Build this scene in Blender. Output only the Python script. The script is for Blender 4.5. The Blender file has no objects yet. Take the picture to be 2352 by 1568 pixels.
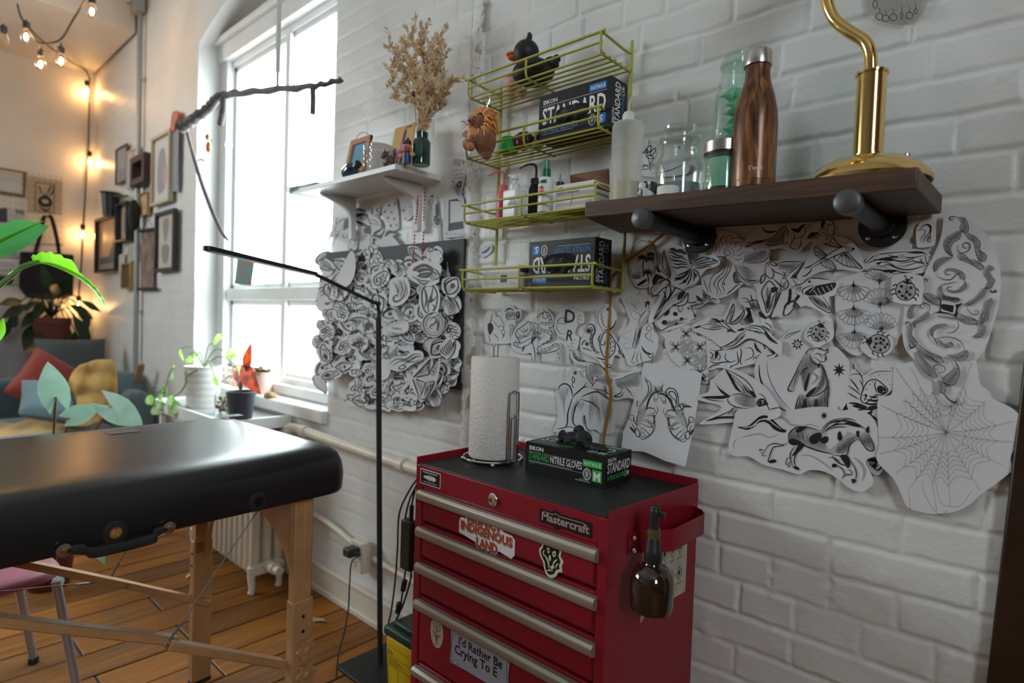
import bpy, bmesh, math, random
import numpy as np
from mathutils import Vector, Matrix, Euler, geometry, noise
random.seed(7)
PI=math.pi
R=math.radians
SC=bpy.context.scene
COL=SC.collection
FPX=1357.6
CAM=Vector((0,0,1.235))
_y,_p,_r=R(42.2),R(-1.8),R(1.9)
FW=Vector((-math.sin(_y)*math.cos(_p),math.cos(_y)*math.cos(_p),math.sin(_p)))
RT=Vector((math.cos(_y),math.sin(_y),0)); UP=RT.cross(FW)
RT,UP=RT*math.cos(_r)+UP*math.sin(_r),-RT*math.sin(_r)+UP*math.cos(_r)
def ray(x,y): return FW+RT*((x-1176)/FPX)-UP*((y-784)/FPX)
def WY(x,y,d=1.4): v=ray(x,y);return CAM+v*(d/v.y)
def WX(x,y,d): v=ray(x,y);return CAM+v*(d/v.x)
def WZ(x,y,d): v=ray(x,y);return CAM+v*((d-CAM.z)/v.z)
cam=bpy.data.cameras.new('camera'); camo=bpy.data.objects.new('camera',cam); COL.objects.link(camo)
M=Matrix.Identity(4)
for i,a in enumerate((RT,UP,-FW)):
 for j in range(3): M[j][i]=a[j]
M.translation=CAM; camo.matrix_world=M
cam.sensor_width=36; cam.lens=FPX/2352*36; cam.clip_start=.02
cam.dof.use_dof=True; cam.dof.focus_distance=1.40; cam.dof.aperture_fstop=2.2
SC.camera=camo
MATS={}
def mat(name,col=(.8,.8,.8),rough=.5,metal=0,spec=.5,bump=0,bscale=200,var=0,vscale=8,col2=None,coat=0,trans=0,ior=1.45,alpha=1,emit=None,es=0,sheen=0,sss=0,bdist=.001):
 if name in MATS: return MATS[name]
 m=bpy.data.materials.new(name); m.use_nodes=True; MATS[name]=m
 nt=m.node_tree; b=nt.nodes['Principled BSDF']
 def S(k,v): b.inputs[k].default_value=v
 S('Base Color',(*col,1)); S('Roughness',rough); S('Metallic',metal); S('Specular IOR Level',spec); S('Coat Weight',coat); S('Transmission Weight',trans); S('IOR',ior); S('Alpha',alpha); S('Sheen Weight',sheen)
 if sss: S('Subsurface Weight',sss); S('Subsurface Radius',(.02,.01,.008))
 if emit: S('Emission Color',(*emit,1)); S('Emission Strength',es)
 m.diffuse_color=(*col,1)
 L=nt.links.new
 tc=nt.nodes.new('ShaderNodeTexCoord')
 if bump:
  n=nt.nodes.new('ShaderNodeTexNoise'); n.inputs['Scale'].default_value=bscale; n.inputs['Detail'].default_value=4
  L(tc.outputs['Object'],n.inputs['Vector'])
  bp=nt.nodes.new('ShaderNodeBump'); bp.inputs['Strength'].default_value=bump; bp.inputs['Distance'].default_value=bdist
  L(n.outputs['Fac'],bp.inputs['Height']); L(bp.outputs['Normal'],b.inputs['Normal'])
 if var or col2:
  n=nt.nodes.new('ShaderNodeTexNoise'); n.inputs['Scale'].default_value=vscale; n.inputs['Detail'].default_value=5
  L(tc.outputs['Object'],n.inputs['Vector'])
  mx=nt.nodes.new('ShaderNodeMix'); mx.data_type='RGBA'
  c2=col2 or tuple(c*(1-var) for c in col)
  mx.inputs[6].default_value=(*col,1); mx.inputs[7].default_value=(*c2,1)
  r=nt.nodes.new('ShaderNodeValToRGB'); r.color_ramp.elements[0].position=.35; r.color_ramp.elements[1].position=.68
  L(n.outputs['Fac'],r.inputs['Fac']); L(r.outputs['Color'],mx.inputs[0]); L(mx.outputs[2],b.inputs['Base Color'])
 return m
def glass(name,col=(1,1,1),rough=.02,mixt=.75):
 if name in MATS: return MATS[name]
 m=bpy.data.materials.new(name); m.use_nodes=True; MATS[name]=m; nt=m.node_tree; nt.nodes.clear(); N=nt.nodes.new; L=nt.links.new
 o=N('ShaderNodeOutputMaterial'); t=N('ShaderNodeBsdfTransparent'); t.inputs[0].default_value=(*col,1)
 g=N('ShaderNodeBsdfGlossy'); g.inputs['Roughness'].default_value=rough; g.inputs['Color'].default_value=(.95,.97,.96,1)
 f=N('ShaderNodeLayerWeight'); f.inputs[0].default_value=.5; pw=N('ShaderNodeMath'); pw.operation='POWER'; pw.inputs[1].default_value=2.6; L(f.outputs[1],pw.inputs[0]); mu=N('ShaderNodeMath'); mu.operation='MULTIPLY_ADD'; mu.inputs[1].default_value=mixt*.8; mu.inputs[2].default_value=.035
 mx=N('ShaderNodeMixShader'); L(pw.outputs[0],mu.inputs[0]); L(mu.outputs[0],mx.inputs[0]); L(t.outputs[0],mx.inputs[1]); L(g.outputs[0],mx.inputs[2]); L(mx.outputs[0],o.inputs[0])
 return m
def translucent(name,col,rough=.5,alpha=.0,tr=.5):
 if name in MATS: return MATS[name]
 m=bpy.data.materials.new(name); m.use_nodes=True; MATS[name]=m; nt=m.node_tree; b=nt.nodes['Principled BSDF']; N=nt.nodes.new; L=nt.links.new
 b.inputs['Base Color'].default_value=(*col,1); b.inputs['Roughness'].default_value=rough
 t=N('ShaderNodeBsdfTranslucent'); t.inputs[0].default_value=(*col,1); mx=N('ShaderNodeMixShader'); mx.inputs[0].default_value=tr
 o=nt.nodes['Material Output']; L(b.outputs[0],mx.inputs[1]); L(t.outputs[0],mx.inputs[2])
 if alpha:
  tp=N('ShaderNodeBsdfTransparent'); tp.inputs[0].default_value=(*[min(1,c*1.1) for c in col],1); m2=N('ShaderNodeMixShader'); m2.inputs[0].default_value=alpha
  L(mx.outputs[0],m2.inputs[1]); L(tp.outputs[0],m2.inputs[2]); L(m2.outputs[0],o.inputs[0])
 else: L(mx.outputs[0],o.inputs[0])
 return m
def nodes_of(name,rough=.6):
 m=bpy.data.materials.new(name); m.use_nodes=True; MATS[name]=m
 nt=m.node_tree; b=nt.nodes['Principled BSDF']; b.inputs['Roughness'].default_value=rough
 return m,nt,b,nt.nodes.new,nt.links.new
def tag(o,label=None,cat=None,group=None,kind=None):
 if label: o['label']=label
 if cat: o['category']=cat
 if group: o['group']=group
 if kind: o['kind']=kind
 return o
def thing(name,label,cat,loc=(0,0,0),rz=0,group=None):
 o=bpy.data.objects.new(name,None); o.empty_display_size=.05; COL.objects.link(o)
 o.matrix_world=Matrix.Translation(Vector(loc))@Matrix.Rotation(rz,4,'Z')
 return tag(o,label,cat,group)
def gmat(o):
 m=o.matrix_basis.copy()
 while o.parent: o=o.parent; m=o.matrix_basis@m
 return m
def frame(o,u,v,w=None):
 u=Vector(u).normalized(); v=Vector(v); v=(v-u*v.dot(u)).normalized(); w=u.cross(v)
 m=Matrix.Identity(4)
 for i,a in enumerate((u,v,w)):
  for j in range(3): m[j][i]=a[j]
 m.translation=Vector(o); return m
XZ=lambda x,y,z: frame((x,y,z),(1,0,0),(0,0,1))      # upright plane seen from the room (normal -Y)
def cr(pts,n=6,closed=False):
 P=[Vector(p) for p in pts]
 if len(P)<3 and not closed: return P
 out=[]; N=len(P)
 for i in range(N if closed else N-1):
  if closed: a,b,c,d=P[i-1],P[i],P[(i+1)%N],P[(i+2)%N]
  else: a,b,c,d=P[max(i-1,0)],P[i],P[i+1],P[min(i+2,N-1)]
  for k in range(n):
   t=k/n
   out.append(.5*((2*b)+(c-a)*t+(2*a-5*b+4*c-d)*t*t+(3*b-a-3*c+d)*t**3))
 if not closed: out.append(P[-1])
 return out
class MB:
 def __init__(s): s.v=[];s.f=[];s.m=[];s.mi=0;s.X=None
 def add(s,vs,fs,mi=None,X=None):
  o=len(s.v); X=X or s.X
  s.v+=[tuple(X@Vector(v)) if X else tuple(v) for v in vs]
  s.f+=[tuple(o+i for i in f) for f in fs]; s.m+=[s.mi if mi is None else mi]*len(fs); return s
 def box(s,c,d,mi=None,X=None,taper=1):
  x,y,z=c;a,b,h=(q/2 for q in d); t=taper
  vs=[(x-a,y-b,z-h),(x+a,y-b,z-h),(x+a,y+b,z-h),(x-a,y+b,z-h),(x-a*t,y-b*t,z+h),(x+a*t,y-b*t,z+h),(x+a*t,y+b*t,z+h),(x-a*t,y+b*t,z+h)]
  return s.add(vs,[(3,2,1,0),(4,5,6,7),(0,1,5,4),(1,2,6,5),(2,3,7,6),(3,0,4,7)],mi,X)
 def bar(s,a,b,w,h,mi=None,up=(0,0,1)):
  a=Vector(a);b=Vector(b);d=b-a;L=d.length
  X=frame((a+b)/2,d,Vector(up)); return s.box((0,0,0),(L,h,w),mi,X)
 def tube(s,pts,r,n=8,closed=False,caps=True,mi=None,flat=1):
  P=[Vector(p) for p in pts];N=len(P); rr=r if isinstance(r,(list,tuple)) else [r]*N
  T=[]
  for i in range(N):
   if closed: t=P[(i+1)%N]-P[i-1]
   else: t=P[min(i+1,N-1)]-P[max(i-1,0)]
   T.append(t.normalized() if t.length>1e-9 else Vector((0,0,1)))
  u=T[0].orthogonal().normalized(); vs=[]
  for i in range(N):
   u=(u-T[i]*u.dot(T[i])); u=u.normalized() if u.length>1e-6 else T[i].orthogonal().normalized()
   w=T[i].cross(u)
   for k in range(n):
    a=2*PI*k/n; vs.append(P[i]+u*(math.cos(a)*rr[i])+w*(math.sin(a)*rr[i]*flat))
  fs=[]
  for i in range(N if closed else N-1):
   j=(i+1)%N
   for k in range(n): fs.append((i*n+k,i*n+(k+1)%n,j*n+(k+1)%n,j*n+k))
  if caps and not closed: fs+=[tuple(range(n-1,-1,-1)),tuple((N-1)*n+k for k in range(n))]
  return s.add(vs,fs,mi)
 def lathe(s,prof,c=(0,0,0),n=28,X=None,mi=None,sx=1,sy=1,wob=None):
  X=X or Matrix.Translation(Vector(c)); vs=[];fs=[];N=len(prof)
  for i,(r,z) in enumerate(prof):
   for k in range(n):
    a=2*PI*k/n; q=r*(wob(a,z) if wob else 1); vs.append((q*math.cos(a)*sx,q*math.sin(a)*sy,z))
  for i in range(N-1):
   for k in range(n): fs.append((i*n+k,i*n+(k+1)%n,(i+1)*n+(k+1)%n,(i+1)*n+k))
  if prof[0][0]>1e-6: fs.append(tuple(range(n-1,-1,-1)))
  if prof[-1][0]>1e-6: fs.append(tuple((N-1)*n+k for k in range(n)))
  return s.add(vs,fs,mi,X)
 def ell(s,c,r,n=14,X=None,mi=None,e=1):
  r=(r,r,r) if not isinstance(r,(tuple,list)) else r; m=max(6,n//2+2)
  sp=lambda v:math.copysign(abs(v)**e,v)
  vs=[];fs=[]
  for i in range(m+1):
   p=-PI/2+PI*i/m
   for k in range(n):
    a=2*PI*k/n; vs.append((c[0]+r[0]*sp(math.cos(p))*sp(math.cos(a)),c[1]+r[1]*sp(math.cos(p))*sp(math.sin(a)),c[2]+r[2]*sp(math.sin(p))))
  for i in range(m):
   for k in range(n): fs.append((i*n+k,i*n+(k+1)%n,(i+1)*n+(k+1)%n,(i+1)*n+k))
  return s.add(vs,fs,mi,X)
 def prism(s,poly,h,X=None,mi=None,mi2=None,z0=0):
  P=[Vector((p[0],p[1])) for p in poly]; n=len(P)
  ar=sum(P[i-1].x*P[i].y-P[i].x*P[i-1].y for i in range(n))
  if ar<0: P=P[::-1]
  tri=geometry.tessellate_polygon([[Vector((p.x,p.y,0)) for p in P]])
  vs=[(p.x,p.y,z0) for p in P]+[(p.x,p.y,z0+h) for p in P]; fs=[]
  def ccw(t):
   a,b,c=(P[i] for i in t); return (b.x-a.x)*(c.y-a.y)-(b.y-a.y)*(c.x-a.x)>0
  for t in tri:
   t=tuple(t) if ccw(t) else tuple(t)[::-1]
   fs.append(tuple(n+i for i in t))
   if h: fs.append(t[::-1])
  k=len(fs)
  if h: fs+=[(i,(i+1)%n,n+(i+1)%n,n+i) for i in range(n)]
  s.add(vs,fs[:k],mi,X); o=len(s.v)-2*n
  s.f+=[tuple(o+i for i in f) for f in fs[k:]]; s.m+=[(mi2 if mi2 is not None else (s.mi if mi is None else mi))]*(len(fs)-k); return s
 def quad(s,a,b,c,d,mi=None): return s.add([a,b,c,d],[(0,1,2,3)],mi)
 def text(s,t,size,X,mi=None,sx=1,bold=0,shear=0,align='LEFT',sp=1,mirror=False):
  vs,fs=text_mesh(t,size,bold,shear,align,sp)
  return s.add([(v[0]*sx,v[1],0) for v in vs],fs,mi,X)
 def build(s,name,mats,parent=None,label=None,world=False,bevel=0,seg=2,angle=35,smooth=True,sub=0,solid=0):
  if world and parent:
   I=gmat(parent).inverted(); s.v=[tuple(I@Vector(v)) for v in s.v]
  off=None
  if parent is None and s.v:
   a=np.array(s.v); lo=a.min(0);hi=a.max(0); off=Vector(((lo[0]+hi[0])/2,(lo[1]+hi[1])/2,lo[2]))
   s.v=[tuple(Vector(v)-off) for v in s.v]
  me=bpy.data.meshes.new(name); me.from_pydata(s.v,[],s.f); me.validate(); me.update()
  ml=mats if isinstance(mats,(list,tuple)) else [mats]
  for m in ml: me.materials.append(m)
  if len(me.polygons)==len(s.m): me.polygons.foreach_set('material_index',s.m)
  if smooth:
   me.polygons.foreach_set('use_smooth',[True]*len(me.polygons)); me.set_sharp_from_angle(angle=R(angle))
  o=bpy.data.objects.new(name,me); COL.objects.link(o)
  if parent: o.parent=parent
  elif off is not None: o.location=off
  if label: o['label']=label
  if bevel:
   b=o.modifiers.new('bevel','BEVEL'); b.width=bevel; b.segments=seg; b.limit_method='ANGLE'; b.angle_limit=R(40)
  if sub:
   b=o.modifiers.new('sub','SUBSURF'); b.levels=sub; b.render_levels=sub
  if solid:
   b=o.modifiers.new('sol','SOLIDIFY'); b.thickness=solid; b.offset=0
  return o
_tc={}
def text_mesh(t,size,bold,shear,align,sp):
 k=(t,size,bold,shear,align,sp)
 if k in _tc: return _tc[k]
 c=bpy.data.curves.new('t','FONT'); c.body=t; c.size=size; c.offset=bold*size; c.shear=shear; c.align_x=align; c.space_character=sp; c.resolution_u=2; c.fill_mode='FRONT'
 o=bpy.data.objects.new('t',c); me=o.to_mesh()
 vs=[tuple(v.co) for v in me.vertices]; fs=[tuple(p.vertices) for p in me.polygons]
 o.to_mesh_clear(); bpy.data.objects.remove(o); bpy.data.curves.remove(c)
 _tc[k]=(vs,fs); return vs,fs
def copy_tree(o,parent=None):
 c=o.copy(); COL.objects.link(c)
 if parent: c.parent=parent
 for ch in list(o.children): copy_tree(ch,c)
 return c
def cdt(poly,step):
 """triangulate a 2-D polygon with inner points"""
 P=[Vector((p[0],p[1])) for p in poly]; n=len(P)
 x0=min(p.x for p in P);x1=max(p.x for p in P);y0=min(p.y for p in P);y1=max(p.y for p in P)
 pts=list(P)
 def inside(x,y):
  c=False;j=n-1
  for i in range(n):
   a,b=P[i],P[j]
   if (a.y>y)!=(b.y>y) and x<(b.x-a.x)*(y-a.y)/(b.y-a.y)+a.x: c=not c
   j=i
  return c
 if step:
  y=y0+step*.5
  while y<y1:
   x=x0+step*.5
   while x<x1:
    if inside(x,y): pts.append(Vector((x,y)))
    x+=step
   y+=step
 r=geometry.delaunay_2d_cdt(pts,[(i,(i+1)%n) for i in range(n)],[list(range(n))],1,1e-7)
 return r[0],r[2]
SKY=6.0; EXPO=1.62; BULB=95
def pts2(toks): return [tuple(float(q) for q in t.split(',')) for t in toks]
def sm(P,closed=False,n=5): return [(v.x,v.y) for v in cr([(p[0],p[1],0) for p in P],n,closed)]
def inpoly(x,y,P):
 c=False;j=len(P)-1
 for i in range(len(P)):
  a,b=P[i],P[j]
  if (a[1]>y)!=(b[1]>y) and x<(b[0]-a[0])*(y-a[1])/(b[1]-a[1])+a[0]: c=not c
  j=i
 return c
class Ink:
 fat=1.5
 def __init__(s,mb,mp,mi=1,lift=.0004,dl=.000012,ws=1.0,flip=False,res=0):
  s.mb=mb;s.mp=mp;s.mi=mi;s.l=lift;s.dl=dl;s.ws=ws;s.flip=flip;s.res=res
 def nxt(s): s.l+=s.dl;return s.l
 def ribbon(s,P,w,taper=True,closed=False):
  l=s.nxt();n=len(P);vs=[];w*=s.ws
  if n<2: return
  for i in range(n):
   a=P[i-1] if (i or closed) else P[i]; b=P[(i+1)%n] if (i<n-1 or closed) else P[i]
   dx,dy=b[0]-a[0],b[1]-a[1];d=math.hypot(dx,dy) or 1
   t=i/(n-1); k=w*s.fat/2*(max(.22,math.sin(PI*min(1,max(0,t)))**.6) if taper and not closed else 1)
   ox,oy=-dy/d*k,dx/d*k
   vs.append(s.mp(P[i][0]+ox,P[i][1]+oy,l));vs.append(s.mp(P[i][0]-ox,P[i][1]-oy,l))
  fs=[]
  for i in range(n if closed else n-1):
   j=(i+1)%n; fs.append((2*i,2*j,2*j+1,2*i+1))
  s.mb.add(vs,fs,s.mi)
 def fill(s,P):
  l=s.nxt()
  try: v,f=cdt(P,s.res)
  except Exception: return
  s.mb.add([s.mp(p.x,p.y,l) for p in v],[tuple(t) for t in f],s.mi)
 def hatch(s,P,ang,sp,w,jit=.25):
  ca,sa=math.cos(R(ang)),math.sin(R(ang))
  Q=[(x*ca+y*sa,-x*sa+y*ca) for x,y in P]; y=min(q[1] for q in Q)+sp*.5; y1=max(q[1] for q in Q); rnd=random.Random(int(P[0][0]*7+P[0][1]))
  while y<y1:
   xs=[]
   for i in range(len(Q)):
    a,b=Q[i-1],Q[i]
    if (a[1]>y)!=(b[1]>y): xs.append(a[0]+(b[0]-a[0])*(y-a[1])/(b[1]-a[1]))
   xs.sort()
   for a,b in zip(xs[::2],xs[1::2]):
    if b-a<sp*.4: continue
    j=rnd.uniform(-jit,jit)*sp; k=rnd.uniform(0,.12)*(b-a)
    A=(a+k,y+j);B=(b-k*.5,y-j); m=((A[0]+B[0])/2,(A[1]+B[1])/2+j)
    s.ribbon([(p[0]*ca-p[1]*sa,p[0]*sa+p[1]*ca) for p in (A,m,B)],w)
   y+=sp
 def run(s,ops,T=None):
  """T maps drawing coordinates to sheet coordinates"""
  for st in ops.replace('\n',' ').split(';'):
   tk=st.split()
   if not tk: continue
   c=tk[0][0];a=[float(q) for q in tk[0][1:].split(',')] if len(tk[0])>1 else []
   if c=='@': s.mi=int(a[0]);continue
   P=pts2(tk[1:])
   if T: P=[T(*p) for p in P]
   if c in 'dD': a=[q*s.ws for q in a]
   if c in 'eos':
    i=0 if c=='e' else 1; a[i]*=s.ws; a[i+1]*=s.ws
   if c=='l': s.ribbon(sm(P),a[0])
   elif c=='L': s.ribbon(sm(P),a[0],False)
   elif c=='p': s.ribbon(P,a[0],False)
   elif c=='c': s.ribbon(sm(P,True),a[0],False,True)
   elif c=='C': s.ribbon(P,a[0],False,True)
   elif c=='f': s.fill(sm(P,True,4))
   elif c=='F': s.fill(P)
   elif c=='h': s.hatch(sm(P,True,4),a[0],a[1]*s.ws,a[2])
   elif c=='d':
    for x,y in P: s.fill([(x+a[0]*math.cos(q*PI/4),y+a[0]*math.sin(q*PI/4)) for q in range(8)])
   elif c in 'eo':
    w=a.pop(0) if c=='o' else 0; r=R(a[2]) if len(a)>2 else 0
    for x,y in P:
     E=[(x+a[0]*math.cos(q*PI/10)*math.cos(r)-a[1]*math.sin(q*PI/10)*math.sin(r),y+a[0]*math.cos(q*PI/10)*math.sin(r)+a[1]*math.sin(q*PI/10)*math.cos(r)) for q in range(20)]
     s.fill(E) if c=='e' else s.ribbon(E,w,False,True)
   elif c=='s':
    n=int(a[0]); rot=R(a[3]) if len(a)>3 else 0
    for x,y in P: s.fill([(x+(a[1] if q%2==0 else a[2])*math.sin(q*PI/n+rot),y-(a[1] if q%2==0 else a[2])*math.cos(q*PI/n+rot)) for q in range(2*n)])
   elif c=='D':
    S=sm(P,False,12); acc=0
    for p,q in zip(S[:-1],S[1:]):
     d=math.hypot(q[0]-p[0],q[1]-p[1])
     while acc<d:
      t=acc/d; x,y=p[0]+(q[0]-p[0])*t,p[1]+(q[1]-p[1])*t; r=a[1]
      s.fill([(x-r,y),(x,y-r),(x+r,y),(x,y+r)]); acc+=a[0]
     acc-=d
 def text(s,t,size,x,y,rot=0,sx=1,bold=0,align='LEFT',sp=1,skew=0,w=None):
  l=s.nxt();vs,fs=text_mesh(t,1,bold,0,align,sp)
  if w: sx=w/size/(max(v[0] for v in vs)-min(v[0] for v in vs))
  c,q=math.cos(R(rot)),math.sin(R(rot))
  s.mb.add([s.mp(x+(v[0]*sx*c+v[1]*q)*size,y+(v[0]*sx*q-v[1]*c+skew*v[0])*size,l) for v in vs],fs,s.mi)
PAPER=mat('drawing_paper',(.71,.71,.74),.7); INK=mat('black_ink',(.012,.012,.014),.55); GREY=mat('grey_wash_ink',(.47,.47,.48),.6); PALE=mat('pencil_grey',(.42,.42,.43),.6)
PMATS=[PAPER,INK,GREY,PALE]
WALLY=1.4
def sheet_map(poly,off,curl,axis=None,y=WALLY):
 """sheet standing off the wall: centre at off, edges lifted by curl (metres)"""
 W=[WY(px,py,y) for px,py in poly]; cx=sum(p.x for p in W)/len(W); cz=sum(p.z for p in W)/len(W)
 r=max(math.hypot(p.x-cx,p.z-cz) for p in W)
 def mp(px,py,l=0):
  p=WY(px,py,y); u,v=(p.x-cx)/r,(p.z-cz)/r
  if axis is None: d=u*u+v*v
  else: q=u*math.cos(axis)+v*math.sin(axis); d=q*q
  return Vector((p.x,y-off-curl*d-l,p.z))
 return mp
"""a drawing: pixel outline of the cut-out (in crop coordinates), ink on top"""
def drawing(name,label,outline,ops,crop=(1400,480,3.734),off=.006,curl=.006,axis=None,cat='drawing',group=None,sheet=None,mats=None,after=None,smooth=True,step=14):
 x0,y0,s=crop; T=lambda x,y:(x0+x/s,y0+y/s)
 O=pts2(outline.split()); O=[T(*p) for p in (sm(O,True,4) if smooth else O)]
 mp=sheet_map(O,off,curl,axis); mb=MB()
 v,f=cdt(O,step); a=[mp(p.x,p.y) for p in v]
 mb.add(a,[tuple(t) for t in f],0)
 th=[p+Vector((0,.0003,0)) for p in a]; mb.add(th,[tuple(t)[::-1] for t in f],0)
 ik=Ink(mb,mp,1,ws=1/s,res=10)
 ik.run(ops,T)
 if after: after(ik,T,s)
 o=mb.build(name,mats or PMATS,smooth=True,angle=60)
 return tag(o,label,cat,group)
# ================================================================ SETTING
def paint_mat(name,col,rough=.5,stain=None):
 m,nt,b,N,L=nodes_of(name,rough)
 tc=N('ShaderNodeTexCoord'); n1=N('ShaderNodeTexNoise'); n1.inputs['Scale'].default_value=3.5; n1.inputs['Detail'].default_value=6
 L(tc.outputs['Object'],n1.inputs['Vector'])
 rp=N('ShaderNodeValToRGB'); e=rp.color_ramp.elements; e[0].position=.3; e[0].color=(*[c*.90 for c in col],1); e[1].position=.7; e[1].color=(*col,1)
 L(n1.outputs['Fac'],rp.inputs[0])
 n2=N('ShaderNodeTexNoise'); n2.inputs['Scale'].default_value=14; n2.inputs['Detail'].default_value=8; n2.inputs['Roughness'].default_value=.7; L(tc.outputs['Object'],n2.inputs['Vector'])
 r2=N('ShaderNodeValToRGB'); e=r2.color_ramp.elements; e[0].position=.70; e[1].position=.80; e[0].color=(0,0,0,1); e[1].color=(1,1,1,1); L(n2.outputs['Fac'],r2.inputs[0])
 mx=N('ShaderNodeMix'); mx.data_type='RGBA'; mx.inputs[7].default_value=(*(stain or (.55,.5,.42)),1)
 mm=N('ShaderNodeMath'); mm.operation='MULTIPLY'; mm.inputs[1].default_value=.35; L(r2.outputs[0],mm.inputs[0]); L(mm.outputs[0],mx.inputs[0])
 L(rp.outputs[0],mx.inputs[6]); L(mx.outputs[2],b.inputs['Base Color'])
 n3=N('ShaderNodeTexNoise'); n3.inputs['Scale'].default_value=260; n3.inputs['Detail'].default_value=3; L(tc.outputs['Object'],n3.inputs['Vector'])
 n4=N('ShaderNodeTexNoise'); n4.inputs['Scale'].default_value=55; n4.inputs['Detail'].default_value=5; L(tc.outputs['Object'],n4.inputs['Vector'])
 ad=N('ShaderNodeMath'); ad.operation='MULTIPLY_ADD'; ad.inputs[1].default_value=2.2; L(n4.outputs['Fac'],ad.inputs[0]); L(n3.outputs['Fac'],ad.inputs[2])
 bp=N('ShaderNodeBump'); bp.inputs['Strength'].default_value=.5; bp.inputs['Distance'].default_value=.0011; L(ad.outputs[0],bp.inputs['Height']); L(bp.outputs[0],b.inputs['Normal'])
 return m
BRICK=paint_mat('white_painted_brick',(.74,.745,.725),.42)
PLASTER=paint_mat('white_painted_plaster',(.72,.68,.62),.6)
WHITE=mat('white_paint',(.78,.79,.78),.4,var=.08,vscale=6,bump=.15,bscale=60)
CREAM=mat('cream_paint',(.70,.64,.54),.42,var=.1,vscale=7,bump=.2,bscale=50)
def vnoise(x,y,f,seed):
 x=x*f+seed*17.3;y=y*f+seed*9.1
 xi=np.floor(x).astype(np.int64);yi=np.floor(y).astype(np.int64);u=x-xi;v=y-yi
 u=u*u*(3-2*u);v=v*v*(3-2*v)
 def h(a,b):
  n=(a*374761393+b*668265263+seed*1274126177)&0x7fffffff
  n=((n^(n>>13))*1274126177)&0x7fffffff
  return ((n^(n>>16))&0xffff)/65535.
 return (h(xi,yi)*(1-u)+h(xi+1,yi)*u)*(1-v)+(h(xi,yi+1)*(1-u)+h(xi+1,yi+1)*u)*v
def fbm(x,y,f,seed,o=4):
 s=0;a=.5
 for i in range(o): s=s+a*(vnoise(x,y,f*2**i,seed+i)-.5);a*=.5
 return s
ROW=.0782; ROW0=.562
PH={0:(.126,-.39),-1:(.252,-.396),1:(.1225,-.325),2:(.252,-.328),3:(.252,-.451),4:(.252,-.325),-2:(.252,-.27),-3:(.252,-.4),16:(.252,-.48)}
def brick_h(x,z):
 wx=x+.006*fbm(x,z,9,3)+.004*fbm(x,z,30,5); wz=z+.012*fbm(x,z,5,11)+.006*fbm(x,z,22,13)
 n=np.floor((wz-ROW0)/ROW).astype(int); fz=(wz-ROW0)/ROW-n
 L=np.zeros_like(x);ph=np.zeros_like(x)
 for k in np.unique(n):
  l,p=PH.get(int(k),(.126,-.02) if k%6==1 else (.252,-.325+(.126 if k%2 else 0)+.03*math.sin(k*2.3)))
  L[n==k]=l;ph[n==k]=p
 q=(wx-ph)/L; c=np.floor(q).astype(int); fx=q-c
 dz=np.minimum(fz,1-fz)*ROW; dx=np.minimum(fx,1-fx)*L
 rough=.004*fbm(x,z,40,21)
 d=np.minimum(dz,dx*1.15)+rough
 t=np.clip((d-.0022+.003*fbm(x,z,70,81))/.0075,0,1); t=t*t*(3-2*t)
 calm=.35+.65*np.clip((x+1.75)/.35,0,1); amp=(.0046+.006*fbm(x,z,4,61))*calm
 rnd=((c*928371+n*123457)%1009)/1009.; rnd2=((c*3371+n*77457)%997)/997.
 face=.0032*(rnd-.5)+.004*(rnd2-.5)*(fz-.5)
 lump=np.clip(fbm(x,z,28,31)-.12,0,1)*.018*(1-t*.6)
 return -amp*(1-t)+face*t*calm+.0036*fbm(x,z,15,41)+.003*fbm(x,z,4,71)+lump*calm
def hpatch(x0,x1,z0,z1,step,y=1.4,fn=brick_h):
 nx=max(2,int((x1-x0)/step)+1);nz=max(2,int((z1-z0)/step)+1)
 gx,gz=np.meshgrid(np.linspace(x0,x1,nx),np.linspace(z0,z1,nz))
 h=fn(gx,gz); v=np.stack([gx,y-h,gz],-1).reshape(-1,3)
 i=np.arange(nx*nz).reshape(nz,nx)
 f=np.stack([i[:-1,:-1],i[:-1,1:],i[1:,1:],i[1:,:-1]],-1).reshape(-1,4)
 return v,f,i
WX0,WX1=-3.955,-2.368          # window opening
SPRING,CROWN,SILL=2.89,3.05,.80
def archz(x): t=(x-(WX0+WX1)/2)/((WX1-WX0)/2); return CROWN-(CROWN-SPRING)*t*t
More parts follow.
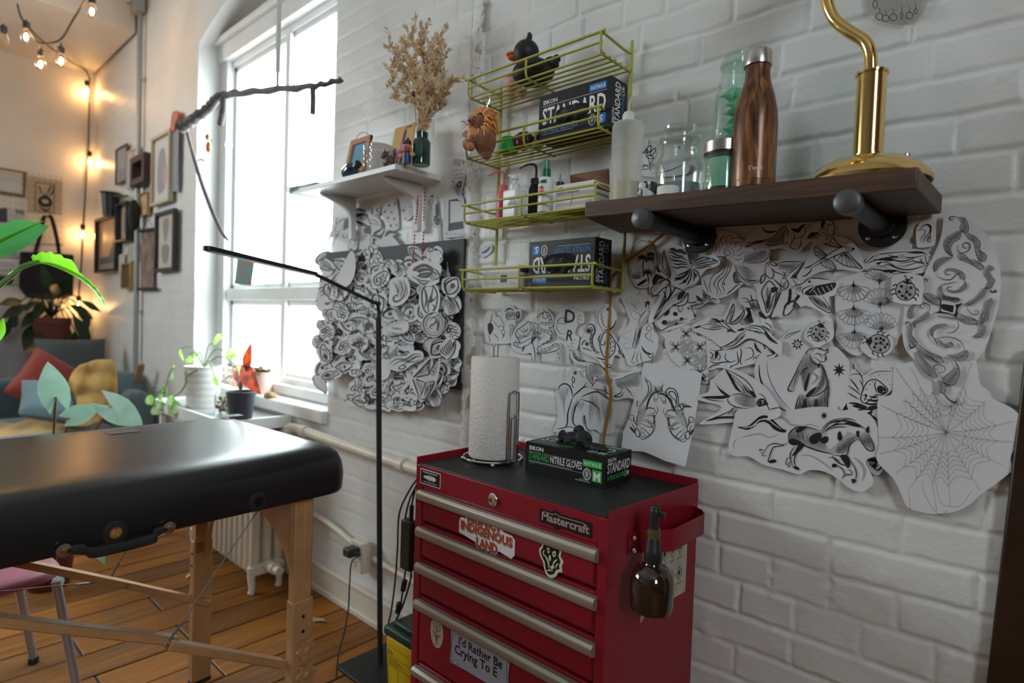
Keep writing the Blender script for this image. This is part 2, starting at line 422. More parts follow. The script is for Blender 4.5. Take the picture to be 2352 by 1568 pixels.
def bigwall():
 V=[];F=[];o=0
 def addp(v,f):
  nonlocal o
  V.append(v);F.append(f+o);o+=len(v)
 a=hpatch(-1.16,.16,.35,2.5,.0042); addp(*a[:2])
 a=hpatch(-1.16,.16,-.02,.35,.02); addp(*a[:2])
 a=hpatch(-1.16,.16,2.5,4.3,.03); addp(*a[:2])
 a=hpatch(.16,2.6,-.02,4.3,.03); addp(*a[:2])
 v,f,i=hpatch(WX1,-1.16,-.02,3.0,.0062); addp(v,f)
 e=v[i[:,0]].copy(); e2=e.copy(); e2[:,1]=1.60; e2[:,0]+=.004
 k=len(e); addp(np.concatenate([e,e2]),np.array([[j,j+1,k+j+1,k+j] for j in range(k-1)]))
 a=hpatch(WX1,-1.16,3.0,4.3,.03); addp(*a[:2])
 v,f,i=hpatch(-6.4,WX0,-.02,4.3,.0145); addp(v,f)
 e=v[i[:,-1]].copy(); e2=e.copy(); e2[:,1]=1.60; e[:,0]+=.006*(vnoise(e[:,2],e[:,2]*0,25,3)-.5)
 k=len(e); addp(np.concatenate([e,e2]),np.array([[j+1,j,k+j,k+j+1] for j in range(k-1)]))
 a=hpatch(WX0,WX1,-.02,SILL,.014); addp(*a[:2])
 nx=60; xs=np.linspace(WX0,WX1,nx); za=np.array([archz(x) for x in xs])
 rows=[]
 for t in np.linspace(0,1,14):
  z=za+(4.3-za)*t; rows.append(np.stack([xs,1.4-brick_h(xs,z),z],-1))
 v=np.concatenate(rows); i=np.arange(len(v)).reshape(14,nx)
 addp(v,np.stack([i[:-1,:-1],i[:-1,1:],i[1:,1:],i[1:,:-1]],-1).reshape(-1,4))
 a0=np.stack([xs,1.4-brick_h(xs,za),za],-1);a1=a0.copy();a1[:,1]=1.6;a1[:,2]+=.015
 addp(np.concatenate([a0,a1]),np.array([[j,nx+j,nx+j+1,j+1] for j in range(nx-1)]))
 def slab(x0,x1,z0,z1,y=1.43):
  addp(np.array([(x0,y,z0),(x1,y,z0),(x1,y,z1),(x0,y,z1)]),np.array([[0,1,2,3]]))
  addp(np.array([(x0,1.62,z0),(x1,1.62,z0),(x1,1.62,z1),(x0,1.62,z1)]),np.array([[0,1,2,3]]))
 slab(WX1+.01,2.6,-.1,4.35); slab(-6.45,WX0-.01,-.1,4.35); slab(WX0-.2,WX1+.2,-.1,SILL-.01); slab(WX0-.2,WX1+.2,CROWN+.02,4.35)
 me=bpy.data.meshes.new('wall_back'); me.from_pydata(np.concatenate(V).tolist(),[],np.concatenate(F).tolist()); me.update()
 me.polygons.foreach_set('use_smooth',[True]*len(me.polygons)); me.materials.append(BRICK)
 ob=bpy.data.objects.new('wall_back',me); COL.objects.link(ob); return tag(ob,kind='structure')
bigwall()
CEIL=4.25; YF=-4.6; XL=-6.35; XR=2.5
def floor_mat():
 m,nt,b,N,L=nodes_of('worn_pine_boards',.38)
 at=N('ShaderNodeAttribute'); at.attribute_name='tone'; tc=N('ShaderNodeTexCoord')
 mp=N('ShaderNodeMapping'); mp.inputs['Scale'].default_value=(26,1.6,1); L(tc.outputs['Object'],mp.inputs['Vector'])
 av=N('ShaderNodeVectorMath'); av.operation='ADD'; cmb=N('ShaderNodeCombineXYZ'); mu=N('ShaderNodeMath'); mu.operation='MULTIPLY'; mu.inputs[1].default_value=31
 L(at.outputs['Fac'],mu.inputs[0]); L(mu.outputs[0],cmb.inputs[1]); L(mp.outputs[0],av.inputs[0]); L(cmb.outputs[0],av.inputs[1])
 n=N('ShaderNodeTexNoise'); n.inputs['Scale'].default_value=1; n.inputs['Detail'].default_value=8; n.inputs['Roughness'].default_value=.62; n.inputs['Distortion'].default_value=.6; L(av.outputs[0],n.inputs['Vector'])
 rp=N('ShaderNodeValToRGB'); e=rp.color_ramp.elements; e[0].position=.28; e[0].color=(.16,.062,.022,1); e[1].position=.72; e[1].color=(.42,.20,.065,1); x=e.new(.5); x.color=(.30,.125,.036,1); L(n.outputs['Fac'],rp.inputs[0])
 hs=N('ShaderNodeHueSaturation'); hs.inputs['Saturation'].default_value=1.12; L(rp.outputs[0],hs.inputs['Color']); mr=N('ShaderNodeMapRange'); mr.inputs[3].default_value=.55; mr.inputs[4].default_value=1.0; L(at.outputs['Fac'],mr.inputs[0]); L(mr.outputs[0],hs.inputs['Value'])
 n2=N('ShaderNodeTexNoise'); n2.inputs['Scale'].default_value=5; n2.inputs['Detail'].default_value=6; mp2=N('ShaderNodeMapping'); mp2.inputs['Scale'].default_value=(2.4,1,1); L(tc.outputs['Object'],mp2.inputs[0]); L(mp2.outputs[0],n2.inputs['Vector'])
 r2=N('ShaderNodeValToRGB'); r2.color_ramp.elements[0].position=.60; r2.color_ramp.elements[1].position=.72; L(n2.outputs['Fac'],r2.inputs[0])
 mx=N('ShaderNodeMix'); mx.data_type='RGBA'; mx.inputs[7].default_value=(.085,.06,.05,1); mm=N('ShaderNodeMath'); mm.operation='MULTIPLY'; mm.inputs[1].default_value=.6; L(r2.outputs[0],mm.inputs[0]); L(mm.outputs[0],mx.inputs[0]); L(hs.outputs[0],mx.inputs[6]); L(mx.outputs[2],b.inputs['Base Color'])
 mr2=N('ShaderNodeMapRange'); mr2.inputs[3].default_value=.42; mr2.inputs[4].default_value=.65; L(n.outputs['Fac'],mr2.inputs[0]); L(mr2.outputs[0],b.inputs['Roughness'])
 bp=N('ShaderNodeBump'); bp.inputs['Strength'].default_value=.35; bp.inputs['Distance'].default_value=.002; L(n.outputs['Fac'],bp.inputs['Height']); L(bp.outputs[0],b.inputs['Normal'])
 return m
def build_floor():
 rnd=random.Random(3); V=[];F=[];T=[];MI=[]
 xs=[XL-.1]
 while xs[-1]<XR: xs.append(xs[-1]+rnd.choice((.125,.14,.15,.165)))
 for i in range(len(xs)-1):
  y=YF-.1-rnd.random()*2; k=i%2
  cuts=[YF-.1];
  ends=[-3.1,-1.7,-.35,.53,.835] if -2.9<xs[i]<-1.8 else [-3.4+rnd.random(),-1.2+rnd.random()*1.4]
  if -2.9<xs[i]<-1.8: ends=[-2.9+rnd.random(),-.7,.835 if k else .53]
  cuts+=sorted(ends)+[1.55]
  for a,b in zip(cuts[:-1],cuts[1:]):
   t=rnd.random(); g=.0034; z=rnd.uniform(-.0015,.0015); x0,x1=xs[i]+g,xs[i+1]-g; o=len(V); c=.003
   V+=[(x0,a+g,z-c),(x1,a+g,z-c),(x1,b-g,z-c),(x0,b-g,z-c),(x0+c,a+g+c,z),(x1-c,a+g+c,z),(x1-c,b-g-c,z),(x0+c,b-g-c,z)]
   F+=[(o+4,o+5,o+6,o+7),(o,o+1,o+5,o+4),(o+1,o+2,o+6,o+5),(o+2,o+3,o+7,o+6),(o+3,o,o+4,o+7)]; T+=[t]*5; MI+=[0]*5
 o=len(V); V+=[(XL-.1,YF-.1,-.006),(XR+.1,YF-.1,-.006),(XR+.1,1.55,-.006),(XL-.1,1.55,-.006)]; F.append((o,o+1,o+2,o+3)); T.append(0); MI.append(1)
 me=bpy.data.meshes.new('floor'); me.from_pydata(V,[],F); me.update()
 a=me.attributes.new('tone','FLOAT','FACE'); a.data.foreach_set('value',T)
 me.materials.append(floor_mat()); me.materials.append(mat('floor_gap_dark',(.03,.03,.035),.8)); me.polygons.foreach_set('material_index',MI)  # dark sheet showing in the gaps between the boards
 ob=bpy.data.objects.new('floor',me); COL.objects.link(ob); tag(ob,kind='structure')
build_floor()
def struct(name,mb,m,**k): return tag(mb.build(name,m,**k),kind='structure')
LW0,LW1=-3.6,-1.0; b=MB()
for ya,yb,za,zb in ((YF,LW0,-.05,CEIL),(LW1,1.6,-.05,CEIL),(LW0,LW1,-.05,1.9),(LW0,LW1,4.0,CEIL)): b.box((XL-.1,(ya+yb)/2,(za+zb)/2),(.2,yb-ya,zb-za))
struct('wall_left',b,PLASTER)
b=MB()
for y in (LW0+.04,(LW0+LW1)/2,LW1-.04): b.box((XL-.1,y,2.95),(.06,.07,2.1))
for z in (1.94,2.7,3.96): b.box((XL-.1,(LW0+LW1)/2,z),(.055,LW1-LW0,.07))
struct('fill_window_left',b,WHITE)  # unseen window, added and raised to light the brick wall from the left
b=MB(); b.box(((XL+XR)/2,(YF+1.6)/2,CEIL+.1),(XR-XL+.4,1.8-YF,.2)); struct('ceiling',b,WHITE)
RW0,RW1=-2.0,-.9; b=MB()
for ya,yb,za,zb in ((YF,RW0,-.05,CEIL),(RW1,1.6,-.05,CEIL),(RW0,RW1,-.05,1.9),(RW0,RW1,3.7,CEIL)): b.box((XR+.1,(ya+yb)/2,(za+zb)/2),(.2,yb-ya,zb-za))
struct('wall_right',b,mat('fill_cutting_brown',(.16,.085,.06),.8,var=.3,vscale=5))  # unseen wall, coloured dark brown to cut the fill light
b=MB()
for y in (RW0+.03,(RW0+RW1)/2,RW1-.03): b.box((XR+.1,y,2.8),(.06,.06,1.8))
for z in (1.93,2.8,3.67): b.box((XR+.1,(RW0+RW1)/2,z),(.055,RW1-RW0,.06))
struct('fill_window_right',b,WHITE)  # unseen window, added for some fill light from the right
b=MB(); b.box(((XL+XR)/2,YF-.15,CEIL/2),(XR-XL,.3,CEIL+.1)); struct('wall_front',b,mat('fill_cutting_grey',(.22,.21,.20),.8,var=.15,vscale=3))  # unseen wall, coloured dark grey so less light bounces back
b=MB(); b.box(((XL-5.14)/2,(YF+1.38)/2,(3.30+CEIL)/2),(-5.14-XL,1.38-YF,CEIL-3.30)); struct('trim_1',b,PLASTER,bevel=.01)
def window():
 wd=MB()
 yF=1.545; z0=.86; z1=2.78
 wd.box((WX0+.055,yF+.03,(z0+2.9)/2),(.11,.09,2.9-z0)); wd.box((WX1-.05,yF+.03,(z0+2.9)/2),(.10,.09,2.9-z0))
 wd.box(((WX0+WX1)/2,yF+.02,2.85),(WX1-WX0,.11,.10)); wd.box(((WX0+WX1)/2,yF-.02,2.915),(WX1-WX0,.09,.035))
 wd.box(((WX0+WX1)/2,yF+.045,2.785),(WX1-WX0,.06,.04))
 for xa,xb in ((WX0+.11,-3.118),(-3.118,WX1-.10)):
  for za,zb in ((1.385,2.77),(.89,1.32)):
   w=.032
   wd.box((xa+w/2,yF+.055,(za+zb)/2),(w,.045,zb-za)); wd.box((xb-w/2,yF+.055,(za+zb)/2),(w,.045,zb-za))
   wd.box(((xa+xb)/2,yF+.055,za+w/2),(xb-xa,.045,w)); wd.box(((xa+xb)/2,yF+.055,zb-w/2),(xb-xa,.045,w))
 wd.box((-3.118,yF+.045,1.83),(.05,.07,1.9))
 wd.box(((WX0+WX1)/2,yF+.04,1.353),(WX1-WX0-.2,.075,.07))
 for i,(z,y,h) in enumerate(((.845,1.50,.05),(.875,1.55,.05))): wd.box(((WX0+WX1)/2,y+.05,z),(WX1-WX0,.13,h))
 ob=struct('window_1',wd,WHITE,bevel=.004)
 t=MB(); poly=[(WX0,2.90)]+[(x,archz(x)+.03) for x in np.linspace(WX0,WX1,24)]+[(WX1,2.90)]
 t.prism(poly,.03,X=XZ(0,yF+.05,0)); o=t.build('window_frame',PLASTER,ob,world=True)
 g=MB()
 for xa,xb in ((WX0+.12,-3.13),(-3.105,WX1-.11)):
  for za,zb in ((1.39,2.77),(.895,1.32)): g.box(((xa+xb)/2,yF+.06,(za+zb)/2),(xb-xa,.004,zb-za))
 g.build('window_pane',glass('window_glass',(.97,.985,.985)),ob,world=True)
 s=MB(); s.box(((WX0+WX1)/2,1.47,.785),(WX1-WX0-.004,.19,.06)); s.build('window_sill',WHITE,ob,world=True,bevel=.008)
window()
def strip():
 b=MB(); rnd=random.Random(5); n=150; xc=-1.462;
 pts=[]
 for i in range(n+1):
  z=.02+4.2*i/n; pts.append((xc+.006*math.sin(z*3)+rnd.uniform(-.003,.003),z))
 vs=[];fs=[]
 for i,(x,z) in enumerate(pts):
  w=.027+rnd.uniform(-.002,.002)
  for u,y in ((-w,1.405),(-w*.8,1.385),(-.3*w,1.381),(.4*w,1.3815),(w*.85,1.386),(w,1.405)): vs.append((x+u+rnd.uniform(-.001,.001),y+rnd.uniform(-.0012,.0012),z))
 for i in range(n):
  for k in range(5): fs.append((i*6+k,i*6+k+1,i*6+7+k,i*6+6+k))
 b.add(vs,fs)
 m,nt,bs,N,L=nodes_of('flaking_white_paint',.5)
 tc=N('ShaderNodeTexCoord'); v=N('ShaderNodeTexVoronoi'); v.feature='DISTANCE_TO_EDGE'; v.inputs['Scale'].default_value=26; n1=N('ShaderNodeTexNoise'); n1.inputs['Scale'].default_value=30; n1.inputs['Detail'].default_value=5
 L(tc.outputs['Object'],n1.inputs[0]); av=N('ShaderNodeMix'); av.data_type='RGBA'; av.inputs[0].default_value=.08; L(tc.outputs['Object'],av.inputs[6]); L(n1.outputs[1],av.inputs[7]); L(av.outputs[2],v.inputs['Vector'])
 r=N('ShaderNodeValToRGB'); r.color_ramp.elements[0].position=.004; r.color_ramp.elements[0].color=(.22,.2,.18,1); r.color_ramp.elements[1].position=.02; r.color_ramp.elements[1].color=(.76,.77,.75,1); L(v.outputs['Distance'],r.inputs[0])
 n2=N('ShaderNodeTexNoise'); n2.inputs['Scale'].default_value=9; n2.inputs['Detail'].default_value=6; L(tc.outputs['Object'],n2.inputs[0]); r2=N('ShaderNodeValToRGB'); r2.color_ramp.elements[0].position=.565; r2.color_ramp.elements[1].position=.58; L(n2.outputs[0],r2.inputs[0])
 mx=N('ShaderNodeMix'); mx.data_type='RGBA'; L(r2.outputs[0],mx.inputs[0]); L(r.outputs[0],mx.inputs[6]); mx.inputs[7].default_value=(.42,.36,.29,1); L(mx.outputs[2],bs.inputs['Base Color'])
 struct('trim_2',b,m)
strip()
b=MB(); b.box((-1.9,1.392,.06),(.95*2,.022,.12)); b.box((-1.9,1.388,.012),(1.9,.03,.025)); b.box((-1.9,1.386,.118),(1.9,.028,.018)); struct('baseboard_back',b,CREAM,bevel=.004)
b=MB(); b.box((-5,1.392,.07),(2.3,.022,.14)); struct('baseboard_left',b,CREAM,bevel=.004)
w=bpy.data.worlds.new('overcast_sky'); SC.world=w; w.use_nodes=True; nt=w.node_tree; bg=nt.nodes['Background']
N=nt.nodes.new; tc=N('ShaderNodeTexCoord'); sp=N('ShaderNodeSeparateXYZ'); nt.links.new(tc.outputs['Generated'],sp.inputs[0]); rp=N('ShaderNodeValToRGB'); e=rp.color_ramp.elements
e[0].position=0; e[0].color=(.42,.43,.42,1); e[1].position=.62; e[1].color=(.86,.96,1,1); x=e.new(.5); x.color=(.76,.86,.90,1)
mr=N('ShaderNodeMapRange'); mr.inputs[1].default_value=-1; nt.links.new(sp.outputs[2],mr.inputs[0]); nt.links.new(mr.outputs[0],rp.inputs[0]); nt.links.new(rp.outputs[0],bg.inputs[0]); bg.inputs[1].default_value=SKY
def portal(c,w,h,rot):
 l=bpy.data.lights.new('daylight_portal','AREA'); l.shape='RECTANGLE'; l.size=w; l.size_y=h; l.cycles.is_portal=True
 o=bpy.data.objects.new('daylight_portal',l); COL.objects.link(o); o.location=c; o.rotation_euler=rot
portal(((WX0+WX1)/2,1.66,1.95),WX1-WX0,2.3,(R(-90),0,0))
portal((XL-.22,(LW0+LW1)/2,2.95),2.1,LW1-LW0,(0,R(-90),0))
portal((XR+.22,(RW0+RW1)/2,2.8),1.8,RW1-RW0,(0,R(90),0))
SC.view_settings.view_transform='Standard'; SC.view_settings.look='None'; SC.view_settings.gamma=1; SC.view_settings.use_curve_mapping=False; SC.view_settings.exposure=EXPO
SC.cycles.max_bounces=10; SC.cycles.diffuse_bounces=5; SC.cycles.transparent_max_bounces=24; SC.cycles.sample_clamp_indirect=6; SC.cycles.caustics_reflective=False; SC.cycles.caustics_refractive=False
# ================================================================ TOOL CHEST and what stands on it
RED=mat('red_powder_coat',(.25,.009,.021),.38,spec=.4,bump=.05,bscale=900,coat=.08)
BLK=mat('black_rubber',(.018,.018,.018),.5,bump=.2,bscale=700,bdist=.0004); CHROME=mat('chrome',(.75,.75,.76),.12,1); ALU=mat('brushed_aluminium',(.50,.47,.41),.5,.75,bump=.1,bscale=500)
BLKM=mat('black_metal',(.02,.02,.022),.42); DARK=mat('dark_void',(.01,.008,.008),.8); WH=mat('white_print',(.82,.82,.8),.5); GREENP=mat('green_print',(.05,.42,.07),.5); BLUEP=mat('blue_print',(.02,.2,.55),.5); BLKCARD=mat('black_card',(.012,.012,.013),.38,spec=.4); GREYP=mat('grey_print',(.4,.4,.4),.5)
def stk(mb,ox,y,oz,ops,lift=0,mi=1,res=0):
 return Ink(mb,lambda x,q,l:Vector((ox+x*.001,y-l-lift,oz-q*.001)),mi,lift=.0003,dl=.00004,res=res)
def tool_chest():
 t=thing('tool_chest','red steel rolling tool chest with stickers standing against the brick wall','tool chest',(-.953,1.02,0))
 W=.618;D=.365;H=W/2
 b=MB(); zt=.845
 foot=[(-H,.0),(H,.0),(H+.024,D),(-H,D)]
 ctr=lambda z0,h,ins=0:b.prism([(-H+ins,ins),(H-ins,ins),(H-ins+.024,D-ins),(-H+ins,D-ins)],h,z0=z0)
 b.prism([(-H,0),(-H+.024,0),(-H+.024,D),(-H,D)],.742,z0=.10); b.prism([(H-.024,0),(H,0),(H+.024,D),(H,D)],.742,z0=.10)
 b.box((0,.012,.8135),(W-.048,.024,.057)); b.box((0,D-.01,.47),(W,.012,.74)); b.box((0,D/2,.105),(W-.02,D-.01,.03)); b.box((0,D/2,.83),(W-.01,D-.01,.012)); b.box((0,.10,.47),(W-.05,.01,.66),mi=1)
 z=.845; b.prism([(-H,0),(-H+.003,0),(-H+.003,D),(-H,D)],.022,z0=z-.005); b.prism([(H-.003,.0),(H,.0),(H+.024,D),(H+.021,D)],.018,z0=z-.005); b.box((.012,D-.0015,z+.007),(W+.02,.003,.03))
 b.build('body',[RED,DARK],t,bevel=.0025)
 m=MB(); m.prism([(-H+.006,.004),(H-.008,.004),(H+.014,D-.006),(-H+.006,D-.006)],.006,z0=.8395); m.build('top_mat',BLK,t,bevel=.002)
 hz=[.764,.664,.566,.465,.281,.10]; xi=H-.026
 for i in range(5):
  za=hz[i]+.0195; zb=hz[i+1]+.0275
  d=MB(); d.box((0,.012,(za+zb)/2),(2*xi,.016,za-zb));
  d.box((0,.0025,(za-.034+zb+.004)/2),(2*xi-.012,.006,za-zb-.042)); o=d.build('drawer',RED,t,bevel=.0022)
  h=MB(); prof=[(-.004,-.016),(.004,-.016),(.004,.012),(-.010,.012),(-.0165,.006),(-.0165,-.006),(-.012,-.013)]
  h.prism([(p[0],p[1]) for p in prof],2*xi+.012,X=Matrix(((0,0,1,-xi-.006),(1,0,0,0),(0,1,0,hz[i]),(0,0,0,1)))); h.build('drawer_handle',ALU,o,bevel=.0012)
  if i==0: respect(o,t); wolf(o)
  if i==3: oval(o); scroll(o); rnd_sticker(o)
 l=MB(); X=frame((-.014,0,.811),(1,0,0),(0,0,1)); l.lathe([(.0155,0),(.0155,.004),(.0135,.006),(.0125,.009),(.0,.0095)],X=X,n=28); l.mi=1; l.box((0,0,.0098),(.0025,.009,.0012),X=X); l.build('lock',[CHROME,DARK],t)
 badge(t); arrow_sticker(t)
 s=MB(); x0=H+.006
 path=[(0,.070,.775),(.004,.10,.775),(.045,.125,.780),(.062,.150,.782),(.062,.300,.782),(.045,.325,.782),(.012,.345,.78),(.012,.36,.78)]
 P=[Vector((x0+p[0],p[1],p[2])) for p in path]
 vs=[];fs=[]
 for p in P: vs+=[p+Vector((0,0,.024)),p-Vector((0,0,.024)),p-Vector((-.002,0,.024)),p+Vector((.002,0,.024))]
 for i in range(len(P)-1):
  for k in range(4): fs.append((i*4+k,i*4+(k+1)%4,i*4+4+(k+1)%4,i*4+4+k))
 fs+=[(3,2,1,0),tuple(4*(len(P)-1)+k for k in range(4))]; s.add(vs,fs)
 s.add([P[2]-Vector((0,0,.024)),P[3]-Vector((0,0,.024)),P[4]-Vector((0,0,.024)),P[5]-Vector((0,0,.024)),Vector((x0-.0,.325,.757)),Vector((x0-.002,.125,.757))],[(0,1,2,3,4,5)])
 g=s.build('side_handle',RED,t,bevel=.0015)
 for y,z in ((.082,.788),(.082,.762),(.353,.79)):
  q=MB(); q.lathe([(.0065,0),(.0065,.001),(.005,.0035),(.0,.0042)],X=frame((H+.008+.024*y/D,y,z),(0,1,0),(0,0,1)),n=14); q.build('screw',CHROME,g)
 X=frame((H+.0135,.205,.755),(.065,1,0),(0,0,1)); lab=MB(); lab.prism([(-.075,-.155),(.115,-.155),(.115,0),(-.075,0)],.0006,X=X); fr=lambda x,y,l:X@Vector((x*.001,-y*.001,.0007+l))
 lab.prism([(-.075,-.17),(-.05,-.155),(-.075,-.15)],.0005,X=X)
 ik=Ink(lab,fr,1,lift=.0002,dl=.00002)
 for r in range(2):
  for c in range(3):
   x=14+c*34;y=38+r*62
   ik.run('C1.4 %g,%g %g,%g %g,%g %g,%g;f %g,%g %g,%g %g,%g %g,%g'%(x,y-17,x+13,y,x,y+17,x-13,y, x,y-8,x+4,y,x-1,y+6,x-5,y+1))
   ik.run('p.7 %g,%g %g,%g;p.7 %g,%g %g,%g'%(x-13,y+23,x+13,y+23,x-13,y+26,x+9,y+26))
 ik.mi=2; ik.run('o2.4,13,15,0 -18,34;p2 -26,24 -10,44'); ik.mi=1; ik.run('f -22,30 -15,29 -17,40 -21,40;l3 88,18 96,13 108,10')
 lab.build('label_sheet',[mat('aged_paper',(.52,.47,.38),.7,var=.2,vscale=30),INK,mat('red_print',(.6,.05,.04),.5)],t,label='aged sheet of black hazard symbols',smooth=False)
 for x in (-H+.06,H-.06):
  for y in (.06,D-.06):
   c=MB(); c.box((x,y,.093),(.05,.05,.01)); c.box((x-.017,y,.065),(.004,.03,.05)); c.box((x+.017,y,.065),(.004,.03,.05)); c.lathe([(.0,-.012),(.034,-.012),(.036,-.008),(.036,.008),(.034,.012),(.0,.012)],X=frame((x,y,.036),(0,1,0),(0,0,1))); c.build('caster',BLKM,t)
 return t
def badge(t):
 b=MB(); ox,oz=.309-.180,.8235
 P=[(0,0),(35,-.6),(41,-6),(50,-6),(56,-1),(141,-2),(141,30),(62,29.5),(54,35),(44,35),(40,30),(0,30)]
 b.prism([(x*.001,-y*.001) for x,y in P],.0012,X=frame((ox,0,oz),(1,0,0),(0,0,1)))
 k=stk(b,ox,0,oz,'',lift=.0012); k.text('Mastercraft',25,6,22.5,w=128,bold=.03); k.run('p1.2 12,4.5 40,4.5 46,.5 54,4.5 122,3.5')
 b.build('badge',[BLKCARD,mat('pinkish_silver',(.62,.48,.47),.35,.6)],t,label='black maker badge with silver lettering',smooth=False)
def arrow_sticker(t):
 b=MB(); ox,oz=-.309+.019,.834
 b.prism([(0,0),(.082,0),(.082,-.040),(0,-.040)],.0004,X=frame((ox,0,oz),(1,0,0),(0,0,1)))
 k=stk(b,ox,0,oz,'',lift=.0004,mi=2); k.run('F 2,2 80,2 80,38 2,38'); k.mi=1
 k.run('F 14,17 22,17 22,14 26,18 30,12 33,18 37,11 41,17 45,11 48,17 52,12 55,16 56,13 66,20 56,28 55,24 51,28 47,23 43,29 39,23 35,29 31,22 27,27 24,22 22,25 20,22 14,23')
 k.mi=3; k.run('p2.2 10,7 70,7;p1.6 12,33 68,33')
 b.build('sticker',[mat('sticker_white',(.72,.66,.66),.4),mat('sticker_pink_white',(.75,.65,.63),.4),BLKCARD,GREYP],t,label='black sticker with a pale spiral arrow',smooth=False)
def respect(o,t):
 b=MB(); ox,oz=-.309+.178,.7535; yy=-.0007
 P=[(24,0),(150,0),(152,12),(180,14),(190,22),(190,58),(180,68),(140,62),(130,71),(62,71),(60,62),(0,52),(0,24),(6,12),(22,12)]
 b.prism([(x*.001,-y*.001) for x,y in P],.0004,X=frame((ox,yy,oz),(1,0,0),(0,0,1)))
 k=stk(b,ox,yy,oz,'',lift=.0004)
 for dx,dy,mi,bo in ((3.6,3.6,4,.06),(2,2,1,.055),(1,1,2,.05),(0,0,3,.02)):
  k.mi=mi
  k.text('RESPECT',27,28+dx,15+dy,w=116,bold=bo); k.text('INDIGENOUS',29,5+dx,39+dy,w=176,bold=bo); k.text('LAND',32,62+dx,69+dy,w=72,bold=bo)
 b.build('sticker',[mat('sticker_white'),mat('print_purple',(.10,.03,.10),.4),mat('print_orange',(.70,.22,.03),.4),mat('print_red',(.38,.05,.03),.4),mat('print_sky',(.28,.45,.6),.4)],o,label='die-cut sticker with red and orange block lettering',smooth=False)
def wolf(o):
 b=MB(); ox,oz=.309-.177,.7585; yy=-.0008
 out='12,4 20,0 30,2 44,6 54,2 62,12 60,26 68,34 64,46 66,58 56,62 50,72 38,80 24,78 16,66 12,52 4,42 0,28 6,18 8,12'
 b.prism([(x*.001,-y*.001) for x,y in sm(pts2(out.split()),True)],.0004,X=frame((ox,yy,oz),(1,0,0),(0,0,1)))
 k=stk(b,ox,yy,oz,'',lift=.0004)
 k.run('f 15,8 24,4 34,6 42,12 52,8 57,16 54,26 60,36 57,46 58,54 50,58 44,68 34,74 26,72 20,62 17,50 10,42 5,30 10,20;@0;f 22,18 28,16 30,24 25,28;f 38,22 46,18 47,28 40,32;l3 14,34 22,40 28,50 30,62;l2.5 52,34 44,42 40,52;f 30,30 34,34 33,44 28,40;l2 24,68 32,64 42,62;l2 16,24 12,30 14,38;l2 56,42 50,48 48,56;f 34,54 42,50 44,56 36,60;@1;d2.2 26,22 43,25;f 30,50 38,48 36,54')
 b.build('sticker',[mat('sticker_cream',(.66,.68,.48),.4),BLKCARD],o,label='black and cream beast head sticker',smooth=False)
def oval(o):
 b=MB(); ox,oz=-.309+.105,.415; yy=-.0008
 b.prism([(.025*math.cos(a*PI/16),.042*math.sin(a*PI/16)) for a in range(32)],.0004,X=frame((ox,yy,oz),(1,0,0),(0,0,1)))
 k=stk(b,ox,yy,oz,'',lift=.0004); k.run('l1.4 -2,36 -1,18 -4,6 -10,-4;l1.4 3,36 2,18 5,8 12,0;l1 0,20 0,0 -2,-20;c1 -4,-8 -14,-12 -16,-24 -8,-32 2,-30 10,-34 16,-22 13,-8 6,-4;l1 -10,-10 -6,-22 2,-28;l1 6,-8 10,-18 6,-28;l1 -2,-4 0,-16 8,-24;l1.2 2,10 12,8 17,2;l1.2 -3,14 -12,8 -15,-2;l1 -14,-20 -8,-26;l1 0,-10 -6,-18;l1 12,-14 8,-8')
 b.build('sticker',[mat('sticker_tan',(.50,.42,.28),.5),INK],o,label='tan oval sticker with a line drawing of a tree',smooth=False)
def scroll(o):
 b=MB(); ox,oz=-.309+.160,.450; yy=-.0008
 P=[(2,-4),(9,-6),(14,2),(70,3),(140,2),(190,0),(202,-2),(206,6),(203,40),(206,84),(200,92),(150,90),(60,90),(12,92),(4,94),(-2,88),(1,50),(-1,10)]
 b.prism([(x*.001,-y*.001) for x,y in P],.0004,X=frame((ox,yy,oz),(1,0,0),(0,0,1)))
 k=stk(b,ox,yy,oz,'',lift=.0004)
 k.run('C1.2 2,-4 9,-6 14,2 70,3 140,2 190,0 202,-2 206,6 203,40 206,84 200,92 150,90 60,90 12,92 4,94 -2,88 1,50 -1,10;l1 12,3 6,20 4,50 6,80 11,92;l1 198,0 196,30 199,60 197,90;l1 3,2 8,6 10,0 6,-3 4,2 9,10;l1 196,-1 202,4 199,10;l1 4,82 8,88 10,82;l1 26,82 30,86 36,84;l1 22,76 30,78;l1 168,10 172,20 182,20 175,26 178,36 170,30 161,34 164,25 157,18 167,18')
 k.text("I'd Rather Be",29,30,33,w=150,bold=.02); k.text('Crying To E',32,16,60,w=150,bold=.02)
 b.build('sticker',[mat('sticker_lilac_grey',(.36,.35,.42),.5),INK],o,label='grey scroll sticker with uncial lettering',smooth=False)
def rnd_sticker(o):
 b=MB(); ox,oz=-.309+.405,.372; yy=-.0008
 b.prism([(.030*math.cos(a*PI/16),.030*math.sin(a*PI/16)) for a in range(32)],.0004,X=frame((ox,yy,oz),(1,0,0),(0,0,1)))
 k=stk(b,ox,yy,oz,'',lift=.0004); k.run('o1.2,27,27 0,0;l2 -16,-10 -4,-18 12,-14 18,-2;l2 -18,4 -6,-4 8,-2')
 b.build('sticker',[BLKCARD,GREYP],o,label='round black sticker',smooth=False)
tool_chest()
